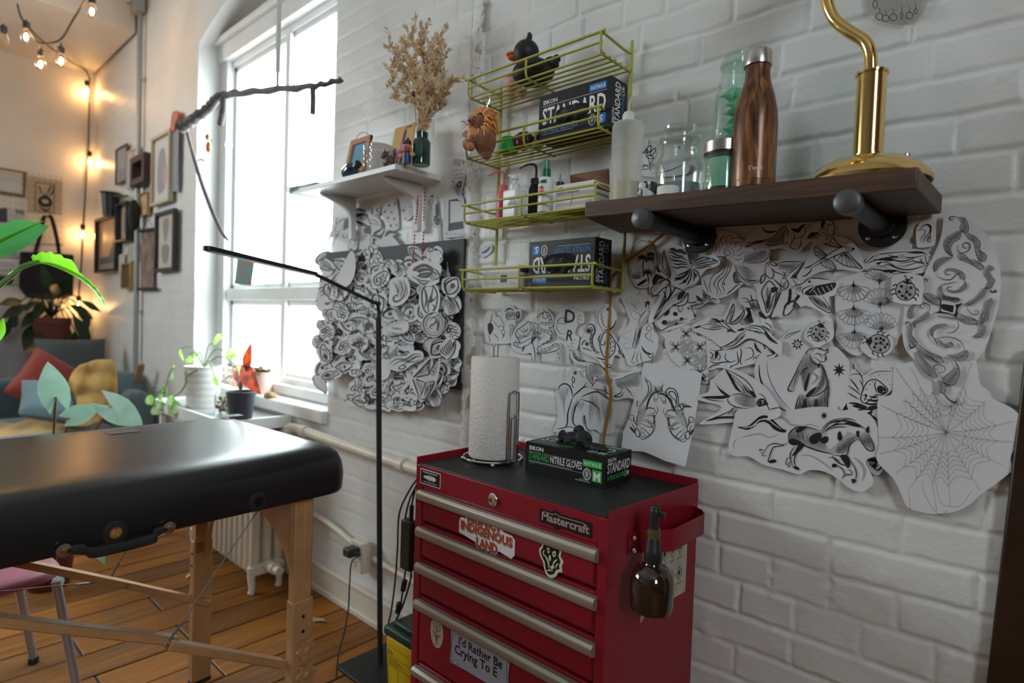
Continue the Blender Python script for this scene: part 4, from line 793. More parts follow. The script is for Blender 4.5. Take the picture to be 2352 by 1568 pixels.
D('paper_drawing','paper cut-out of a flying fish with fan fins, below the right pipe bracket',
'265,300 350,300 430,240 560,260 640,330 690,430 700,520 640,540 480,520 320,545 180,610 135,600 135,570 200,460',
'l5 615,340 560,330 500,335 430,370 350,420 270,475 240,500;l5 612,345 590,370 530,375 460,400 380,440 300,480 255,510;f 610,335 622,345 605,360 590,352;o3,8,8 572,352;l4 540,335 552,350 540,368;l8 260,480 230,500 190,510;l7 255,505 240,540 200,575 170,582;l4 225,505 235,520;c4 355,300 380,310 440,330 500,330 470,290 430,250 400,300;p3 500,328 430,250;p3 495,328 410,280;p3 480,330 395,312;f 490,320 512,318 515,332 495,335;c4 280,335 300,325 350,370 380,400 350,430 300,410 278,380;p3 375,400 290,335;p3 372,402 280,370;p3 368,408 290,400;p3 365,412 320,425;h60,8,1.5 290,340 360,390 350,425 290,395;c4 440,420 500,385 550,375 620,440 690,515 620,505 540,490 470,450;p3 530,380 690,515;p3 530,380 640,505;p3 530,380 600,500;p3 525,382 560,492;p3 515,385 510,470;p3 505,388 470,450;h30,7,2 500,390 560,380 560,400 500,410;c4 330,450 370,430 420,450 460,515 400,510 350,490;p2.5 380,440 455,512;p2.5 370,440 420,512;p2.5 360,445 380,500;d4 650,500 620,495 580,490 540,485 660,485;l5 420,385 300,465',C4,off=.009,curl=.005)
D('paper_drawing','long paper cut-out of a face with flowing hair, left of the large scroll ornament',
'700,460 760,400 900,360 1100,345 1220,365 1280,420 1285,480 1250,540 1160,575 1060,560 940,585 800,550 700,520',
'l6 700,470 740,440 790,400 880,385 980,375 1080,370;f 1060,375 1140,365 1200,370 1240,400 1200,385 1130,385;l5 1220,395 1222,430 1235,470 1262,490;l4 1240,405 1272,425 1278,460 1262,490;l3 1240,430 1250,428;l3 1262,430 1270,430;l3 1252,465 1264,468;l3 1258,440 1262,455;l9 720,470 800,440 900,420 1000,415 1100,420 1210,400;l7 720,520 790,520 880,530 960,530 1040,545 1110,540;l8 760,430 840,440 920,430 1000,450 1080,440 1150,410;l6 800,470 860,455 920,470 980,500 1050,490 1120,470 1200,440;f 860,440 920,425 960,440 910,450;f 850,530 920,520 990,530 930,550 880,545;f 800,465 850,455 820,480;l8 830,500 900,480 960,500 1020,520 1100,520 1180,500 1230,480;f 1120,555 1180,555 1230,535 1260,500 1230,550 1170,570;l5 900,395 960,410 1040,395;l5 940,560 1020,550 1090,560;l4 1000,470 1060,460 1130,450;@2;f 980,400 1040,400 1060,420 1000,425;f 780,400 840,390 800,420;f 960,490 1020,480 1060,500 1000,505;@1;l7 1100,440 1160,460 1220,465;l4 860,570 900,560 960,575;l5 1180,420 1190,460 1210,480',C4,off=.007,curl=.005,axis=PI/2)
D('paper_drawing','dark-winged bird above a long-beaked bird, cut-out left of the fan pattern sheet',
'70,600 180,600 240,590 330,600 460,630 490,640 450,740 400,760 420,880 425,900 360,905 310,870 200,830 160,840 110,800 70,870 10,930 -40,920 -80,930 -70,880 0,700 -10,620',
'l4 110,660 120,640 100,620 95,600;l5 70,690 110,660 170,640 230,600 290,600;s8,18,7 232,625;l5 240,590 330,600 400,610;f 90,570 130,570 130,590 100,585;l5 180,740 170,700 210,670 280,650;f 190,720 260,670 340,650 460,635 440,690 380,720 330,740 270,740 220,742;@0;L4 260,690 300,740;L4 300,680 330,735;L4 340,670 370,720;L4 380,660 410,705;L3 420,650 435,690;L3 280,665 230,720;@1;h60,9,4 220,750 290,740 360,800 415,880 330,850 260,790;l5 220,750 260,800 320,850 400,890 420,880 400,830 340,740;l5 110,720 130,740 100,780 70,800 110,790 130,760;f 60,690 80,700 70,800 45,820 55,740;f 110,780 130,740 150,750 110,800 80,850;c5 20,840 50,800 80,790 110,800 100,850 60,900 20,910;l6 5,925 20,860 60,780;l3 150,680 140,720;h70,9,2 110,660 160,650 170,700 120,710;l5 -5,620 -10,690 30,700;l5 -10,690 -50,760 -60,850',C4,off=.008,curl=.007)
D('paper_drawing','small paper cut-out of a seahorse, right of the right pipe bracket',
'1190,110 1245,98 1290,120 1312,190 1305,300 1270,325 1165,335 1145,300 1140,200 1155,150',
'l6 1145,190 1170,180 1190,160 1220,140 1255,140 1270,165 1260,200 1235,230 1215,260 1220,285;l4 1150,195 1185,182 1205,180 1218,195 1210,220 1190,240 1178,270 1180,290;f 1222,140 1256,140 1272,165 1265,195 1250,210 1258,170 1240,150;l5 1270,170 1262,220 1245,260 1240,288;d3 1192,160 1230,200 1225,225 1212,245 1195,262;l3 1215,140 1210,122;l3 1240,132 1248,112;l3 1262,140 1276,125;l3 1205,150 1195,130;h0,12,2.5 1195,240 1235,225 1220,285 1185,285;c4 1242,248 1262,240 1262,280 1240,285;l2.5 1246,262 1262,258',C4,off=.006,curl=.004)
ORN='@2;f %s;@1;h35,8,3 %s;l3.5 %s'
def blade(p,w=.35):
 return ORN%(p,p,p)
D('paper_drawing','very large curved paper cut-out of hatched scrolls around a dark star',
'1400,55 1470,42 1560,70 1700,180 1790,300 1850,470 1868,640 1850,820 1800,1000 1740,1180 1660,1300 1640,1400 1590,1480 1560,1560 1545,1650 1480,1665 1380,1560 1280,1450 1180,1340 1060,1200 1030,1040 1045,900 1060,780 1120,740 1180,690 1200,600 1290,410 1340,300 1370,180 1380,90',
';'.join(['l7 1470,95 1440,105 1432,85 1460,76 1500,82',blade('1500,80 1560,90 1592,150 1585,210 1560,215 1520,180 1530,130'),blade('1530,190 1520,260 1460,300 1440,360 1460,410 1400,370 1385,290 1430,230'),blade('1570,210 1640,240 1690,290 1690,360 1740,400 1735,450 1690,450 1660,390 1640,300 1590,260'),
'l5 1600,330 1570,345 1545,325 1560,300 1600,305 1602,350 1560,380 1520,380 1500,350 1510,315',blade('1500,390 1560,400 1600,440 1660,450 1720,500 1700,525 1640,490 1580,460 1520,440'),blade('1740,510 1770,490 1808,520 1770,540 1790,590 1810,620 1780,680 1740,680 1760,620 1720,560'),'l9 1780,690 1790,715 1825,710 1815,690',blade('1460,420 1400,420 1330,440 1298,490 1310,540 1350,490 1420,450'),
'l5 1310,540 1340,590 1400,610 1450,605 1500,560 1540,580 1560,620 1555,660 1500,680','l5 1450,560 1420,570 1395,550 1420,525 1480,525 1540,560',blade('1395,550 1405,520 1470,518 1540,550 1560,590 1530,600 1510,560 1440,530'),'l4 1500,630 1430,640 1370,655 1335,690 1345,730','l5 1455,690 1430,705 1412,690 1425,670 1460,675',blade('1410,690 1440,715 1510,715 1570,680 1570,640 1520,690 1450,705'),blade('1335,690 1360,670 1380,740 1450,760 1510,770 1500,800 1400,780 1340,760'),
blade('1225,720 1290,740 1360,790 1350,830 1260,790 1220,750'),'f 1350,770 1370,800 1430,815 1490,820 1545,810 1500,860 1510,940 1460,910 1380,895 1300,890 1350,870','@0;f 1362,800 1420,812 1480,820 1475,900 1420,890 1360,875 1375,840','@1;F 1372,815 1470,830 1462,893 1370,865','h40,9,3 1370,740 1500,760 1520,790 1400,790',blade('1510,900 1570,920 1650,950 1660,985 1580,980 1500,940'),'h30,9,3 1330,905 1480,925 1490,960 1350,930',
blade('1720,680 1745,700 1720,750 1650,800 1600,830 1575,810 1640,770'),blade('1790,765 1800,810 1770,860 1760,940 1720,975 1700,930 1730,860 1740,790'),'l5 1580,830 1590,870 1640,910 1680,890 1660,870 1640,885',blade('1660,960 1720,990 1735,1050 1690,1100 1640,1090 1680,1060 1690,1010'),
'l6 1200,620 1215,605 1245,615 1240,635;l5 1225,840 1205,855 1185,840 1200,810 1240,815 1265,840 1255,880 1220,890',blade('1175,800 1130,820 1090,870 1095,930 1130,930 1130,870'),blade('1255,880 1260,930 1200,960 1150,990 1140,1020 1125,970 1180,940 1215,900'),'l8 1060,990 1075,970 1100,980',blade('1095,975 1120,1020 1115,1080 1160,1140 1145,1170 1100,1130 1085,1060'),'l9 1150,1170 1110,1190 1090,1150',
blade('1170,1160 1210,1190 1270,1230 1360,1270 1380,1310 1330,1310 1250,1260 1180,1200'),blade('1150,1230 1180,1220 1230,1300 1300,1380 1330,1440 1260,1420 1190,1330'),'l5 1280,1260 1300,1290 1340,1310;l5 1340,1370 1310,1370 1300,1345 1340,1330 1390,1350 1390,1390 1340,1400',blade('1330,1460 1390,1490 1400,1540 1380,1580 1340,1550'),'l8 1380,1570 1420,1620 1470,1650 1495,1645 1490,1625',blade('1470,1290 1510,1340 1520,1410 1470,1500 1400,1490 1390,1440 1450,1390 1490,1350'),blade('1410,1250 1500,1240 1570,1210 1592,1240 1560,1290 1480,1290'),'l5 1560,1210 1540,1150 1480,1110 1400,1095 1330,1110',blade('1330,1105 1350,1150 1420,1185 1465,1165 1440,1140 1400,1160 1360,1130'),'l5 1290,1100 1320,1130 1330,1160;l5 1500,960 1510,1010 1470,1055 1400,1060',blade('1425,1005 1390,985 1310,1000 1272,1050 1290,1095 1310,1040 1380,1010'),'l4 1290,1080 1300,1110 1340,1110']),
C4,off=.014,curl=.016,axis=.35)
def fan(k,T,x,y,r,up,half=1.32):
 sg=1 if up else -1; ops=[]
 n=9
 for i in range(n):
  a0=-half+2*half*i/n;a1=-half+2*half*(i+1)/n;am=(a0+a1)/2
  P=lambda a,q:(x+q*math.sin(a),y-sg*q*math.cos(a))
  pt=[(x,y),P(a0,r*.80),P(a0+.03,r*.93),P(am,r),P(a1-.03,r*.93),P(a1,r*.80)]
  ops.append('p2.2 %g,%g %g,%g'%(x,y,*pt[1])); ops.append('l2.4 '+' '.join('%g,%g'%p for p in pt[1:]))
 P=lambda a,q:(x+q*math.sin(a),y-sg*q*math.cos(a))
 ops.append('p2.2 %g,%g %g,%g'%(x,y,*P(half,r*.8)))
 ops.append('@3;f '+' '.join('%g,%g'%P(a,r*.5) for a in np.linspace(-half*.8,half*.8,9))+' '+' '.join('%g,%g'%P(a,r*.2) for a in np.linspace(half*.8,-half*.8,9))+';@1')
 ops.append('f %g,%g %g,%g %g,%g %g,%g'%(x,y-24,x+7,y,x,y+24,x-7,y)+';f %g,%g %g,%g %g,%g'%(x-16,y-sg*3,x,y-sg*16,x+16,y-sg*3))
 ops.append('d2 '+' '.join('%g,%g'%P(a,r*q) for q in (.25,.33,.41,.49,.57) for a in np.linspace(-half*.85,half*.85,13)))
 k.run(';'.join(ops),T)
D('paper_drawing','paper sheet of open fan shapes in two columns beside the scroll ornament',
'600,565 720,545 850,545 960,560 1000,620 1020,760 1060,830 1060,1000 1000,1100 960,1180 800,1200 700,1230 640,1255 570,1230 500,1160 455,1090 470,980 450,870 450,730 450,650 500,600',
'p2 608,610 618,1050;p2 832,620 850,1060',C4,off=.005,curl=.006,after=lambda k,T,s:[fan(k,T,*q) for q in ((608,648,150,0),(832,628,140,1,1.2),(610,848,150,0),(834,828,150,1),(618,1048,150,0),(848,1038,150,1))])
LB='c4 %s;@2;f %s;@1;'
def bug(k,T,cx,cy,rx,ry,rot,spots,head):
 c,s=math.cos(R(rot)),math.sin(R(rot)); t=lambda x,y:T(cx+x*rx*c-y*ry*s,cy+x*rx*s+y*ry*c)
 w=rx*.07
 k.run('@2;f '+' '.join('%g,%g'%(math.cos(a*PI/8),math.sin(a*PI/8)) for a in range(16))+';@1;c%g '%w+' '.join('%g,%g'%(math.cos(a*PI/8),math.sin(a*PI/8)) for a in range(16))+';h20,%g,%g -.8,-.5 .8,-.5 .8,.6 -.8,.6'%(rx*.13,w*.35),t)
 for x,y in spots: k.run('e%g,%g,%g %g,%g'%(rx*.17,rx*.15,rot,*t(x,y)))
 k.run('@1;f -.45,-.85 -.3,-1.15 0,-1.25 .3,-1.15 .45,-.85 0,-.7;@0;f -.35,-1.0 -.2,-1.12 -.15,-.95;f .35,-1.0 .2,-1.12 .15,-.95;@1;l%g 0,-.75 .05,0 0,.95'%(w*.6),t)
 for a in ((-.9,-.4),(-1,.1),(-.85,.55),(.9,-.4),(1,.1),(.85,.55)):
  sg=1 if a[0]>0 else -1
  k.run('l%g %g,%g %g,%g %g,%g'%(w*1.2,a[0],a[1],a[0]+.28*sg,a[1]+.02,a[0]+.42*sg,a[1]+.28),t)
 k.run('l%g -.15,-1.2 -.3,-1.45 -.5,-1.5;l%g .15,-1.2 .3,-1.45 .5,-1.4'%(w,w),t)
SPOTS=[(-.5,-.35),(.45,-.4),(-.6,.25),(.5,.3),(-.2,.6),(.15,.1),(.2,.75)]
D('paper_drawing','paper square with a ladybird, overlapping the edge of the scroll ornament',
'945,590 1010,560 1130,555 1215,590 1212,700 1200,820 1080,825 960,800 940,700','',C4,off=.020,curl=.004,smooth=False,after=lambda k,T,s:bug(k,T,1062,705,84,82,12,SPOTS,0))
D('paper_drawing','paper cut-out ladybird lying on its side, at the foot of the fan sheet',
'740,1095 830,1075 920,1090 955,1150 925,1230 850,1265 780,1280 700,1230 672,1180 690,1130','',C4,off=.012,curl=.004,after=lambda k,T,s:bug(k,T,832,1155,78,92,-75,SPOTS+[(-.1,-.3),(.6,0)],0))
D('paper_drawing','paper sheet with a standing bear, a crescent and stars',
'90,1010 180,990 260,1000 400,1150 470,1190 540,1260 575,1330 580,1560 560,1640 470,1760 300,1765 60,1755 -60,1740 -180,1600 -230,1450 -220,1300 -120,1180 20,1080',
'l4 5,1115 60,1070 165,1040;l3 20,1120 80,1080 160,1042;s8,52,26,10 127,1157;@0;s8,30,16,10 127,1157;@1;d7 127,1157;s8,62,24 484,1378;'
'l10 -195,1330 -190,1430 -150,1540 -80,1640 0,1710 60,1740;l3 -130,1300 -120,1420 -70,1540 0,1640 80,1720;'
'@2;f 180,1260 215,1230 260,1290 300,1350 250,1400 230,1450 200,1560 170,1520 150,1420 130,1480 90,1540 70,1510 110,1420 140,1340;f 150,1580 260,1620 340,1600 380,1500 390,1640 380,1750 130,1750 140,1660;f 330,1330 370,1400 380,1480 330,1560 260,1600 250,1570 300,1500 340,1440;@1;h75,9,3 180,1260 260,1290 300,1350 230,1450 200,1560 150,1420 90,1540 110,1420;h80,9,3 150,1580 260,1620 380,1500 390,1640 380,1750 130,1750;h40,9,3 330,1330 380,1480 260,1600 300,1500;'
'l5 250,1240 260,1205 290,1190 330,1195 360,1215 385,1200 388,1225 365,1240 375,1275 360,1305 325,1305 290,1280 260,1260;l4 275,1250 300,1235 325,1250 340,1280;f 362,1270 380,1280 368,1300;d4 330,1245 352,1250;l5 190,1250 220,1210 255,1190;l6 180,1260 140,1340 100,1430 60,1510 50,1550 80,1560 110,1530;l6 300,1330 340,1340 370,1420 385,1500 350,1560 270,1600 200,1600;f 200,1600 230,1560 290,1520 260,1580 220,1610;l7 150,1420 190,1370 220,1360;f 185,1520 210,1440 230,1400 225,1460 200,1560;l6 235,1240 250,1300 300,1330 330,1310;f 160,1740 180,1660 200,1620 220,1740;f 290,1620 310,1700 290,1750 275,1690;l6 395,1450 400,1560 390,1640 385,1740;l6 140,1600 120,1680 110,1750;p3 60,1540 50,1560;p3 75,1545 72,1562;l3 240,1380 220,1470;l4 250,1400 300,1440 250,1500;f 300,1330 312,1365 322,1325;f 310,1190 330,1196 320,1206;l4 470,1725 484,1690 500,1720 530,1735 490,1745 470,1752 440,1740 470,1728;d3 484,1725',C4,off=.006,curl=.007)
D('paper_drawing','paper cut-out ladybird with long feelers, above the bear drawing',
'255,985 300,955 350,940 420,970 450,1040 440,1110 380,1150 300,1185 250,1150 200,1110 205,1040','',C4,off=.013,curl=.005,after=lambda k,T,s:bug(k,T,318,1065,66,70,15,SPOTS,0))
D('paper_drawing','paper cut-out of a flower with dark leaves, behind the flying geese',
'1130,690 1220,680 1290,740 1330,850 1370,930 1400,960 1420,1040 1330,1000 1240,995 1180,900 1160,830 1125,800',
'l5 1140,770 1170,765 1200,780 1190,800 1160,790;l6 1220,730 1230,770 1250,800;f 1180,860 1210,850 1230,920 1240,970 1200,960;c5 1210,800 1250,780 1290,800 1320,860 1290,900 1250,880;l5 1240,800 1250,840 1290,850;@2;f 1230,840 1270,880 1310,890 1330,930 1280,930 1240,900;@1;h60,8,3 1210,780 1290,800 1310,880 1240,870;l6 1250,930 1240,980;l5 1290,930 1310,980;f 1330,930 1370,925 1350,945;l5 1340,970 1390,1000 1410,1030;f 1290,880 1330,900 1350,940 1300,920;l6 1170,840 1200,870 1220,850 1250,870',C3,off=.006)
D('paper_drawing','wide paper cut-out of three geese in flight, above the resting fawn',
'880,930 960,930 1010,900 1060,800 1090,800 1095,880 1170,860 1200,900 1130,980 1180,1000 1260,985 1360,1030 1440,1110 1500,1140 1490,1250 1450,1230 1300,1130 1200,1110 1110,1170 1010,1200 960,1170 850,1090 760,1050 740,1000 800,960',
'f 885,940 930,940 960,955 990,965 960,970 920,955;f 975,945 1000,955 998,970 985,965;c5 1015,970 1040,900 1080,815 1088,860 1070,930 1045,975;h-60,8,3 1030,960 1075,830 1080,880 1050,965;c5 1050,985 1100,950 1150,900 1172,865 1165,920 1110,980;h-60,9,3 1060,980 1160,890 1150,930 1100,985;l5 985,965 1010,985 1040,1010 1080,1050 1100,1060;l4 960,970 1000,1010 1050,1040 1020,1060;f 1020,1045 1060,1030 1100,1062 1060,1050;f 745,1020 790,1000 815,1000 800,1012 770,1022;@0;F 805,1000 812,1000 810,1012 803,1012;@1;l4 815,1000 870,985 930,995 990,1010;l4 805,1012 860,1030 930,1035 985,1020;l5 870,970 900,960 960,975 990,1005;h10,8,3 870,1000 990,1005 980,1025 880,1030;h30,7,2 870,970 930,970 960,995;f 1110,1040 1150,1022 1185,1020 1180,1035 1140,1045;@0;F 1172,1020 1180,1020 1176,1038 1168,1038;@1;l6 1185,1015 1240,1000 1310,1010 1350,1040 1400,1100 1460,1150;f 1350,1050 1400,1100 1462,1155 1400,1130 1360,1085;l5 1190,1035 1250,1045 1330,1060 1350,1080;l5 1185,1040 1130,1080 1080,1130 1020,1165 975,1185;l5 985,1185 1060,1175 1120,1140 1180,1080;h-50,12,4 1010,1170 1100,1110 1180,1050 1180,1080 1110,1150 1040,1180;l4 1200,1030 1260,1050 1330,1075;l4 1200,1020 1260,1020 1320,1040;d5 1425,1065;l5 1415,1075 1428,1080 1440,1070',C3,off=.011,curl=.007)
D('paper_drawing','paper cut-out of a fawn lying asleep, beneath the flying geese',
'850,1100 900,1110 960,1170 1010,1200 1110,1180 1190,1120 1300,1130 1440,1210 1445,1250 1380,1290 1270,1320 1150,1350 1040,1370 950,1360 860,1375 850,1250',
'l5 860,1120 910,1130 950,1165 975,1195 960,1210 910,1215 870,1200;d5 962,1188;l4 885,1150 900,1155;l5 1000,1200 1060,1195 1130,1160 1190,1125 1260,1130 1330,1160 1400,1190 1435,1230;l5 1010,1230 1000,1270 1020,1300 1060,1310 1100,1290;l6 1100,1220 1110,1270 1110,1320 1045,1350;f 1040,1355 1058,1340 1070,1342 1050,1358;l6 1130,1190 1140,1230 1130,1300 1145,1340;l5 1170,1190 1220,1190 1245,1230 1230,1270 1160,1300;f 1255,1140 1268,1160 1285,1200 1320,1235 1280,1215 1255,1180;l5 1265,1290 1330,1270 1400,1250 1435,1235;l5 1270,1260 1330,1240 1385,1200;f 1330,1165 1365,1175 1375,1200 1345,1200;@0;f 1340,1176 1358,1180 1355,1192;@1;f 1395,1190 1435,1230 1420,1245 1395,1215;l6 870,1220 900,1250 880,1280;l6 870,1300 920,1320 1000,1310 1060,1312;l6 860,1370 900,1340 960,1330;f 920,1220 945,1225 940,1260 920,1280 915,1250;l4 950,1230 960,1270 940,1300;h60,9,2 870,1260 940,1280 900,1310;h40,9,2 1250,1150 1320,1230 1270,1220;h30,9,2 1340,1165 1420,1215 1400,1240;l5 1240,1290 1260,1270 1300,1280',C3,off=.006)
def lace(k,T,s):
 def fl(x,y,r):
  o=[]
  for a in (45,135,225,315):
   c,q=math.cos(R(a)),math.sin(R(a));
   o.append('@1;e%g,%g,%g %g,%g;@0;e%g,%g,%g %g,%g;@1;d%g %g,%g'%(r*.36,r*.20,a,*T(x+c*r*.62,y+q*r*.62),r*.27,r*.13,a,*T(x+c*r*.66,y+q*r*.66),r*.07,*T(x+c*r*.55,y+q*r*.55)))
  k.run(';'.join(o)); k.run('s8,%g,%g 0,0'%(r*.42,r*.16),lambda a,b:T(x,y));
 for x,y in ((665,1068),(575,1182),(782,1182),(675,1295),(783,1398),(812,1452)): fl(x,y,64)
 for x0,y0,w,h in ((622,1120,100,125),(735,1235,98,125)):
  k.run('@3;p3 %g,%g %g,%g;p3 %g,%g %g,%g;'%(x0,y0,x0,y0+h,x0+w,y0,x0+w,y0+h)+';'.join('c4 %g,%g %g,%g %g,%g %g,%g'%(x0+w*.5,y0+h*q,x0+w*.9,y0+h*(q+.16),x0+w*.5,y0+h*(q+.32),x0+w*.1,y0+h*(q+.16)) for q in (.0,.34,.68))+';'+';'.join('c4 %g,%g %g,%g %g,%g %g,%g'%(x0+w*u,y0+h*q,x0+w*(u+.18),y0+h*(q+.1),x0+w*u,y0+h*(q+.2),x0+w*(u-.18),y0+h*(q+.1)) for u in (.2,.8) for q in (.12,.42,.7))+';l4 %g,%g %g,%g %g,%g;l4 %g,%g %g,%g %g,%g;@1'%(x0+8,y0+6,x0+w*.5,y0+h*.5,x0+w-8,y0+h-6,x0+w-8,y0+6,x0+w*.5,y0+h*.5,x0+8,y0+h-6),T)
D('paper_drawing','paper cut-out of a stepped lace pattern with dark four-petal flowers',
'590,1000 740,1010 760,1080 850,1110 860,1300 850,1480 800,1490 730,1440 720,1380 640,1370 540,1290 495,1200 490,1110','',C3,off=.004,curl=.003,after=lace)
D('paper_drawing','tilted paper cut-out of a swallow with spread wings, above the pinto horse',
'870,440 885,350 910,330 1020,240 1120,260 1280,340 1390,440 1480,570 1490,640 1400,680 1250,690 1130,700 830,720 820,690 980,575 790,515 785,475',
'f 810,490 870,480 960,478 1030,472 1050,485 1000,500 940,505 870,500;f 918,345 950,400 1010,450 1050,480 1000,470 960,430;l5 820,490 900,515 1000,525;l4 960,380 1000,430;h20,8,2.5 880,482 1000,475 1030,490 980,510;@2;f 1090,480 1180,470 1270,510 1270,570 1200,575 1110,545;@1;h15,7,2.5 1090,480 1180,470 1270,510 1270,570 1200,575 1110,545;l5 1040,485 1030,520 1070,560 1150,580 1250,590;l5 1050,475 1130,460 1200,480 1280,500;f 1015,250 1060,300 1100,380 1150,450 1100,420 1060,350;l5 1020,250 1100,290 1180,340 1240,410 1275,490;l3 1040,280 1120,340 1190,410;l3 1060,310 1130,380 1180,440;l3 1080,340 1130,400;h50,14,5 1150,360 1230,430 1270,500 1200,480 1150,440;f 1215,440 1250,440 1278,490 1240,480;f 1280,540 1300,505 1340,500 1370,530 1380,550 1340,560 1300,570;@2;f 1290,535 1310,515 1340,515 1350,540 1310,555;@1;l4 1295,460 1320,465 1350,490 1370,530;l5 1370,550 1385,580 1400,600;l5 1400,590 1440,580 1480,575;l3 1420,595 1450,590;f 850,690 930,660 1020,650 1100,650 1180,630 1210,600 1230,610 1210,650 1100,665 980,670 900,685;l5 1100,565 1060,600 1030,640;l4 1110,570 1080,640;l4 1150,580 1130,640;l4 1190,585 1170,640;h-60,12,3 1080,575 1200,590 1180,640 1040,650;f 1140,620 1190,590 1230,600 1200,640;h-10,8,2 900,670 1100,655 1100,672 950,680;l5 1060,600 980,640 900,670',C5,off=.011,curl=.009)
D('paper_drawing','wide paper cut-out of a galloping pinto horse among clouds, left of the spider web',
'-370,600 -250,585 -120,590 20,610 130,590 280,570 420,575 520,600 620,590 760,640 830,760 845,880 830,980 760,1000 720,1040 780,1170 770,1240 680,1290 580,1260 480,1180 360,1120 240,1110 150,1145 30,1110 -150,1060 -280,990 -400,985 -440,920 -420,790 -400,700',
'@3;l12 -110,660 -40,650 30,680 80,720 180,735 250,720 320,750;l5 -120,680 -40,645 20,660 90,700;l9 -340,830 -260,810 -180,800 -100,830 -20,800;l10 150,985 240,985 330,1030 400,1080 440,1110;l18 620,1000 680,1050 710,1120 690,1200;l5 -390,930 -400,880 -370,840;@1;s10,34,14 363,645;'
'f -370,740 -290,735 -240,700 -180,650 -120,645 -60,690 0,750 40,770 20,790 -50,770 -110,720 -170,700 -230,740 -290,765;@0;l7 -330,748 -250,735 -180,680 -120,680;l6 -200,690 -130,670 -60,720 0,765;l5 -260,745 -210,720 -150,700 -90,730;@1;'
'@2;f 60,800 110,750 190,745 260,760 330,780 420,800 520,770 600,790 660,810 720,780 780,860 790,930 760,930 700,890 640,850 590,880 560,960 480,970 380,960 280,930 180,890 100,900 60,870;@0;f 350,830 430,790 480,770 560,780 500,850 450,900 400,930 380,880;f 200,780 260,780 250,830 190,850;@1;'
'h75,8,2.5 60,800 110,750 260,760 340,800 380,950 280,930 180,890 70,880;h70,8,2.5 470,900 560,830 640,820 600,880 560,960 480,970;h60,7,2.2 660,820 720,790 780,870 780,930 700,890;'
'l7 60,850 70,790 130,745 230,745 330,775;l8 150,880 220,910 320,945 430,970;l6 430,975 500,985 560,975 580,900 620,860 660,840;l7 660,830 700,890 740,935 780,940 792,910 775,860 740,790;f 720,770 745,730 750,790;'
'f 120,770 160,745 210,748 180,770 140,790;f 240,830 280,800 330,790 340,830 300,880 250,880;f 330,850 370,820 400,830 390,870 350,880;f 480,800 500,775 520,830 500,860 480,840;f 640,780 665,775 660,830 645,820;f 60,860 100,840 170,870 150,890 90,895;f 150,885 200,890 140,960 90,990 120,940;d9 495,850 270,870;'
'l9 340,800 400,720 470,690 560,690 640,710 720,760;l7 360,790 420,740 500,715 600,720;l6 380,780 450,720 560,670 640,690;l5 330,790 380,720 450,680 560,660;f 540,705 620,700 680,740 600,730;l5 400,760 480,740 560,740;'
'l6 60,870 10,900 -60,910 -90,960 -100,1000 -110,1030 -60,1040;f -110,1030 -60,1015 -40,1035 -90,1048;l5 30,890 0,890 -60,880 -110,900 -140,950;l4 -140,945 -160,980 -120,985;l4 -130,960 -180,950;l4 -140,940 -180,930 -170,960;l6 170,900 130,960 110,1030 130,1080;l6 120,900 80,960 80,1020 100,1080;f 100,1075 140,1080 155,1105 120,1100;l4 80,1000 50,1010 40,1060 70,1040;l4 75,1030 60,1080 85,1060;l4 90,990 30,1020;'
'l7 430,980 460,1020 520,1060 570,1060;f 430,1065 450,1050 480,1070 440,1085;f 500,985 560,980 590,1040 570,1090 540,1050;l6 590,1020 620,1070 640,1120 640,1170 610,1210;f 600,1180 640,1190 615,1220;l4 560,1100 590,1110 600,1140 520,1160;l4 520,1170 560,1140 610,1150;l5 440,1060 500,1080 540,1130 520,1190;l4 400,1000 440,1000 500,1030;d4 745,810;l4 775,900 760,920',C6,off=.013,curl=.009)
D('paper_drawing','paper cut-out of a striped anglerfish among reeds, between the bear and the spider web',
'580,290 600,210 630,205 690,300 760,265 870,240 950,260 960,420 900,480 860,560 840,700 760,690 690,640 600,620 555,560 560,420',
'c4 605,215 615,212 618,235 608,245;l5 615,240 650,270 680,320 690,380;l4 585,300 640,290 690,310;l4 740,300 820,270 950,268;l4 730,310 760,290;c6 700,400 740,350 800,340 850,370 900,420 890,450 850,470 800,470 740,520 700,540 670,500;f 840,390 890,420 870,460 820,450 810,410;@0;f 845,405 878,425 865,446 830,440;@1;l6 800,350 790,390 810,460;d5 750,380 770,360 720,420 690,430;l10 740,480 790,490 820,480;l12 720,510 790,520 825,510;l12 700,540 770,550 825,540;f 740,570 800,560 820,580 750,600;l9 690,480 720,470 700,520;l7 580,330 620,380 660,440;l6 565,390 620,430 670,470;l6 560,450 610,480 660,510;l12 570,540 640,545 740,580;f 600,560 680,550 720,590 640,580;l10 610,610 700,590 780,600;f 660,630 720,625 770,600 760,640 700,645;f 740,640 770,640 830,690 780,670;l5 580,570 590,600;l5 660,340 690,400 680,440;l8 940,430 900,470 850,490;d4 830,300 860,290 890,300 920,380 900,340;l6 760,340 720,360;l5 770,335 745,310;l5 800,335 790,310',C6,off=.009)
D('paper_drawing','small paper scrap with a bold black swirl like an eye, below the fish drawing',
'715,1020 780,1008 850,1030 855,1100 830,1150 780,1150 740,1110',
'f 720,1030 760,1015 800,1020 820,1060 800,1080 790,1045 750,1040;f 770,1090 810,1110 850,1070 840,1110 800,1118;f 740,1055 790,1060 800,1090 770,1095;@0;e5,5 752,1052;@1;l6 800,1040 790,1070 810,1080',C6,off=.005,curl=.003)
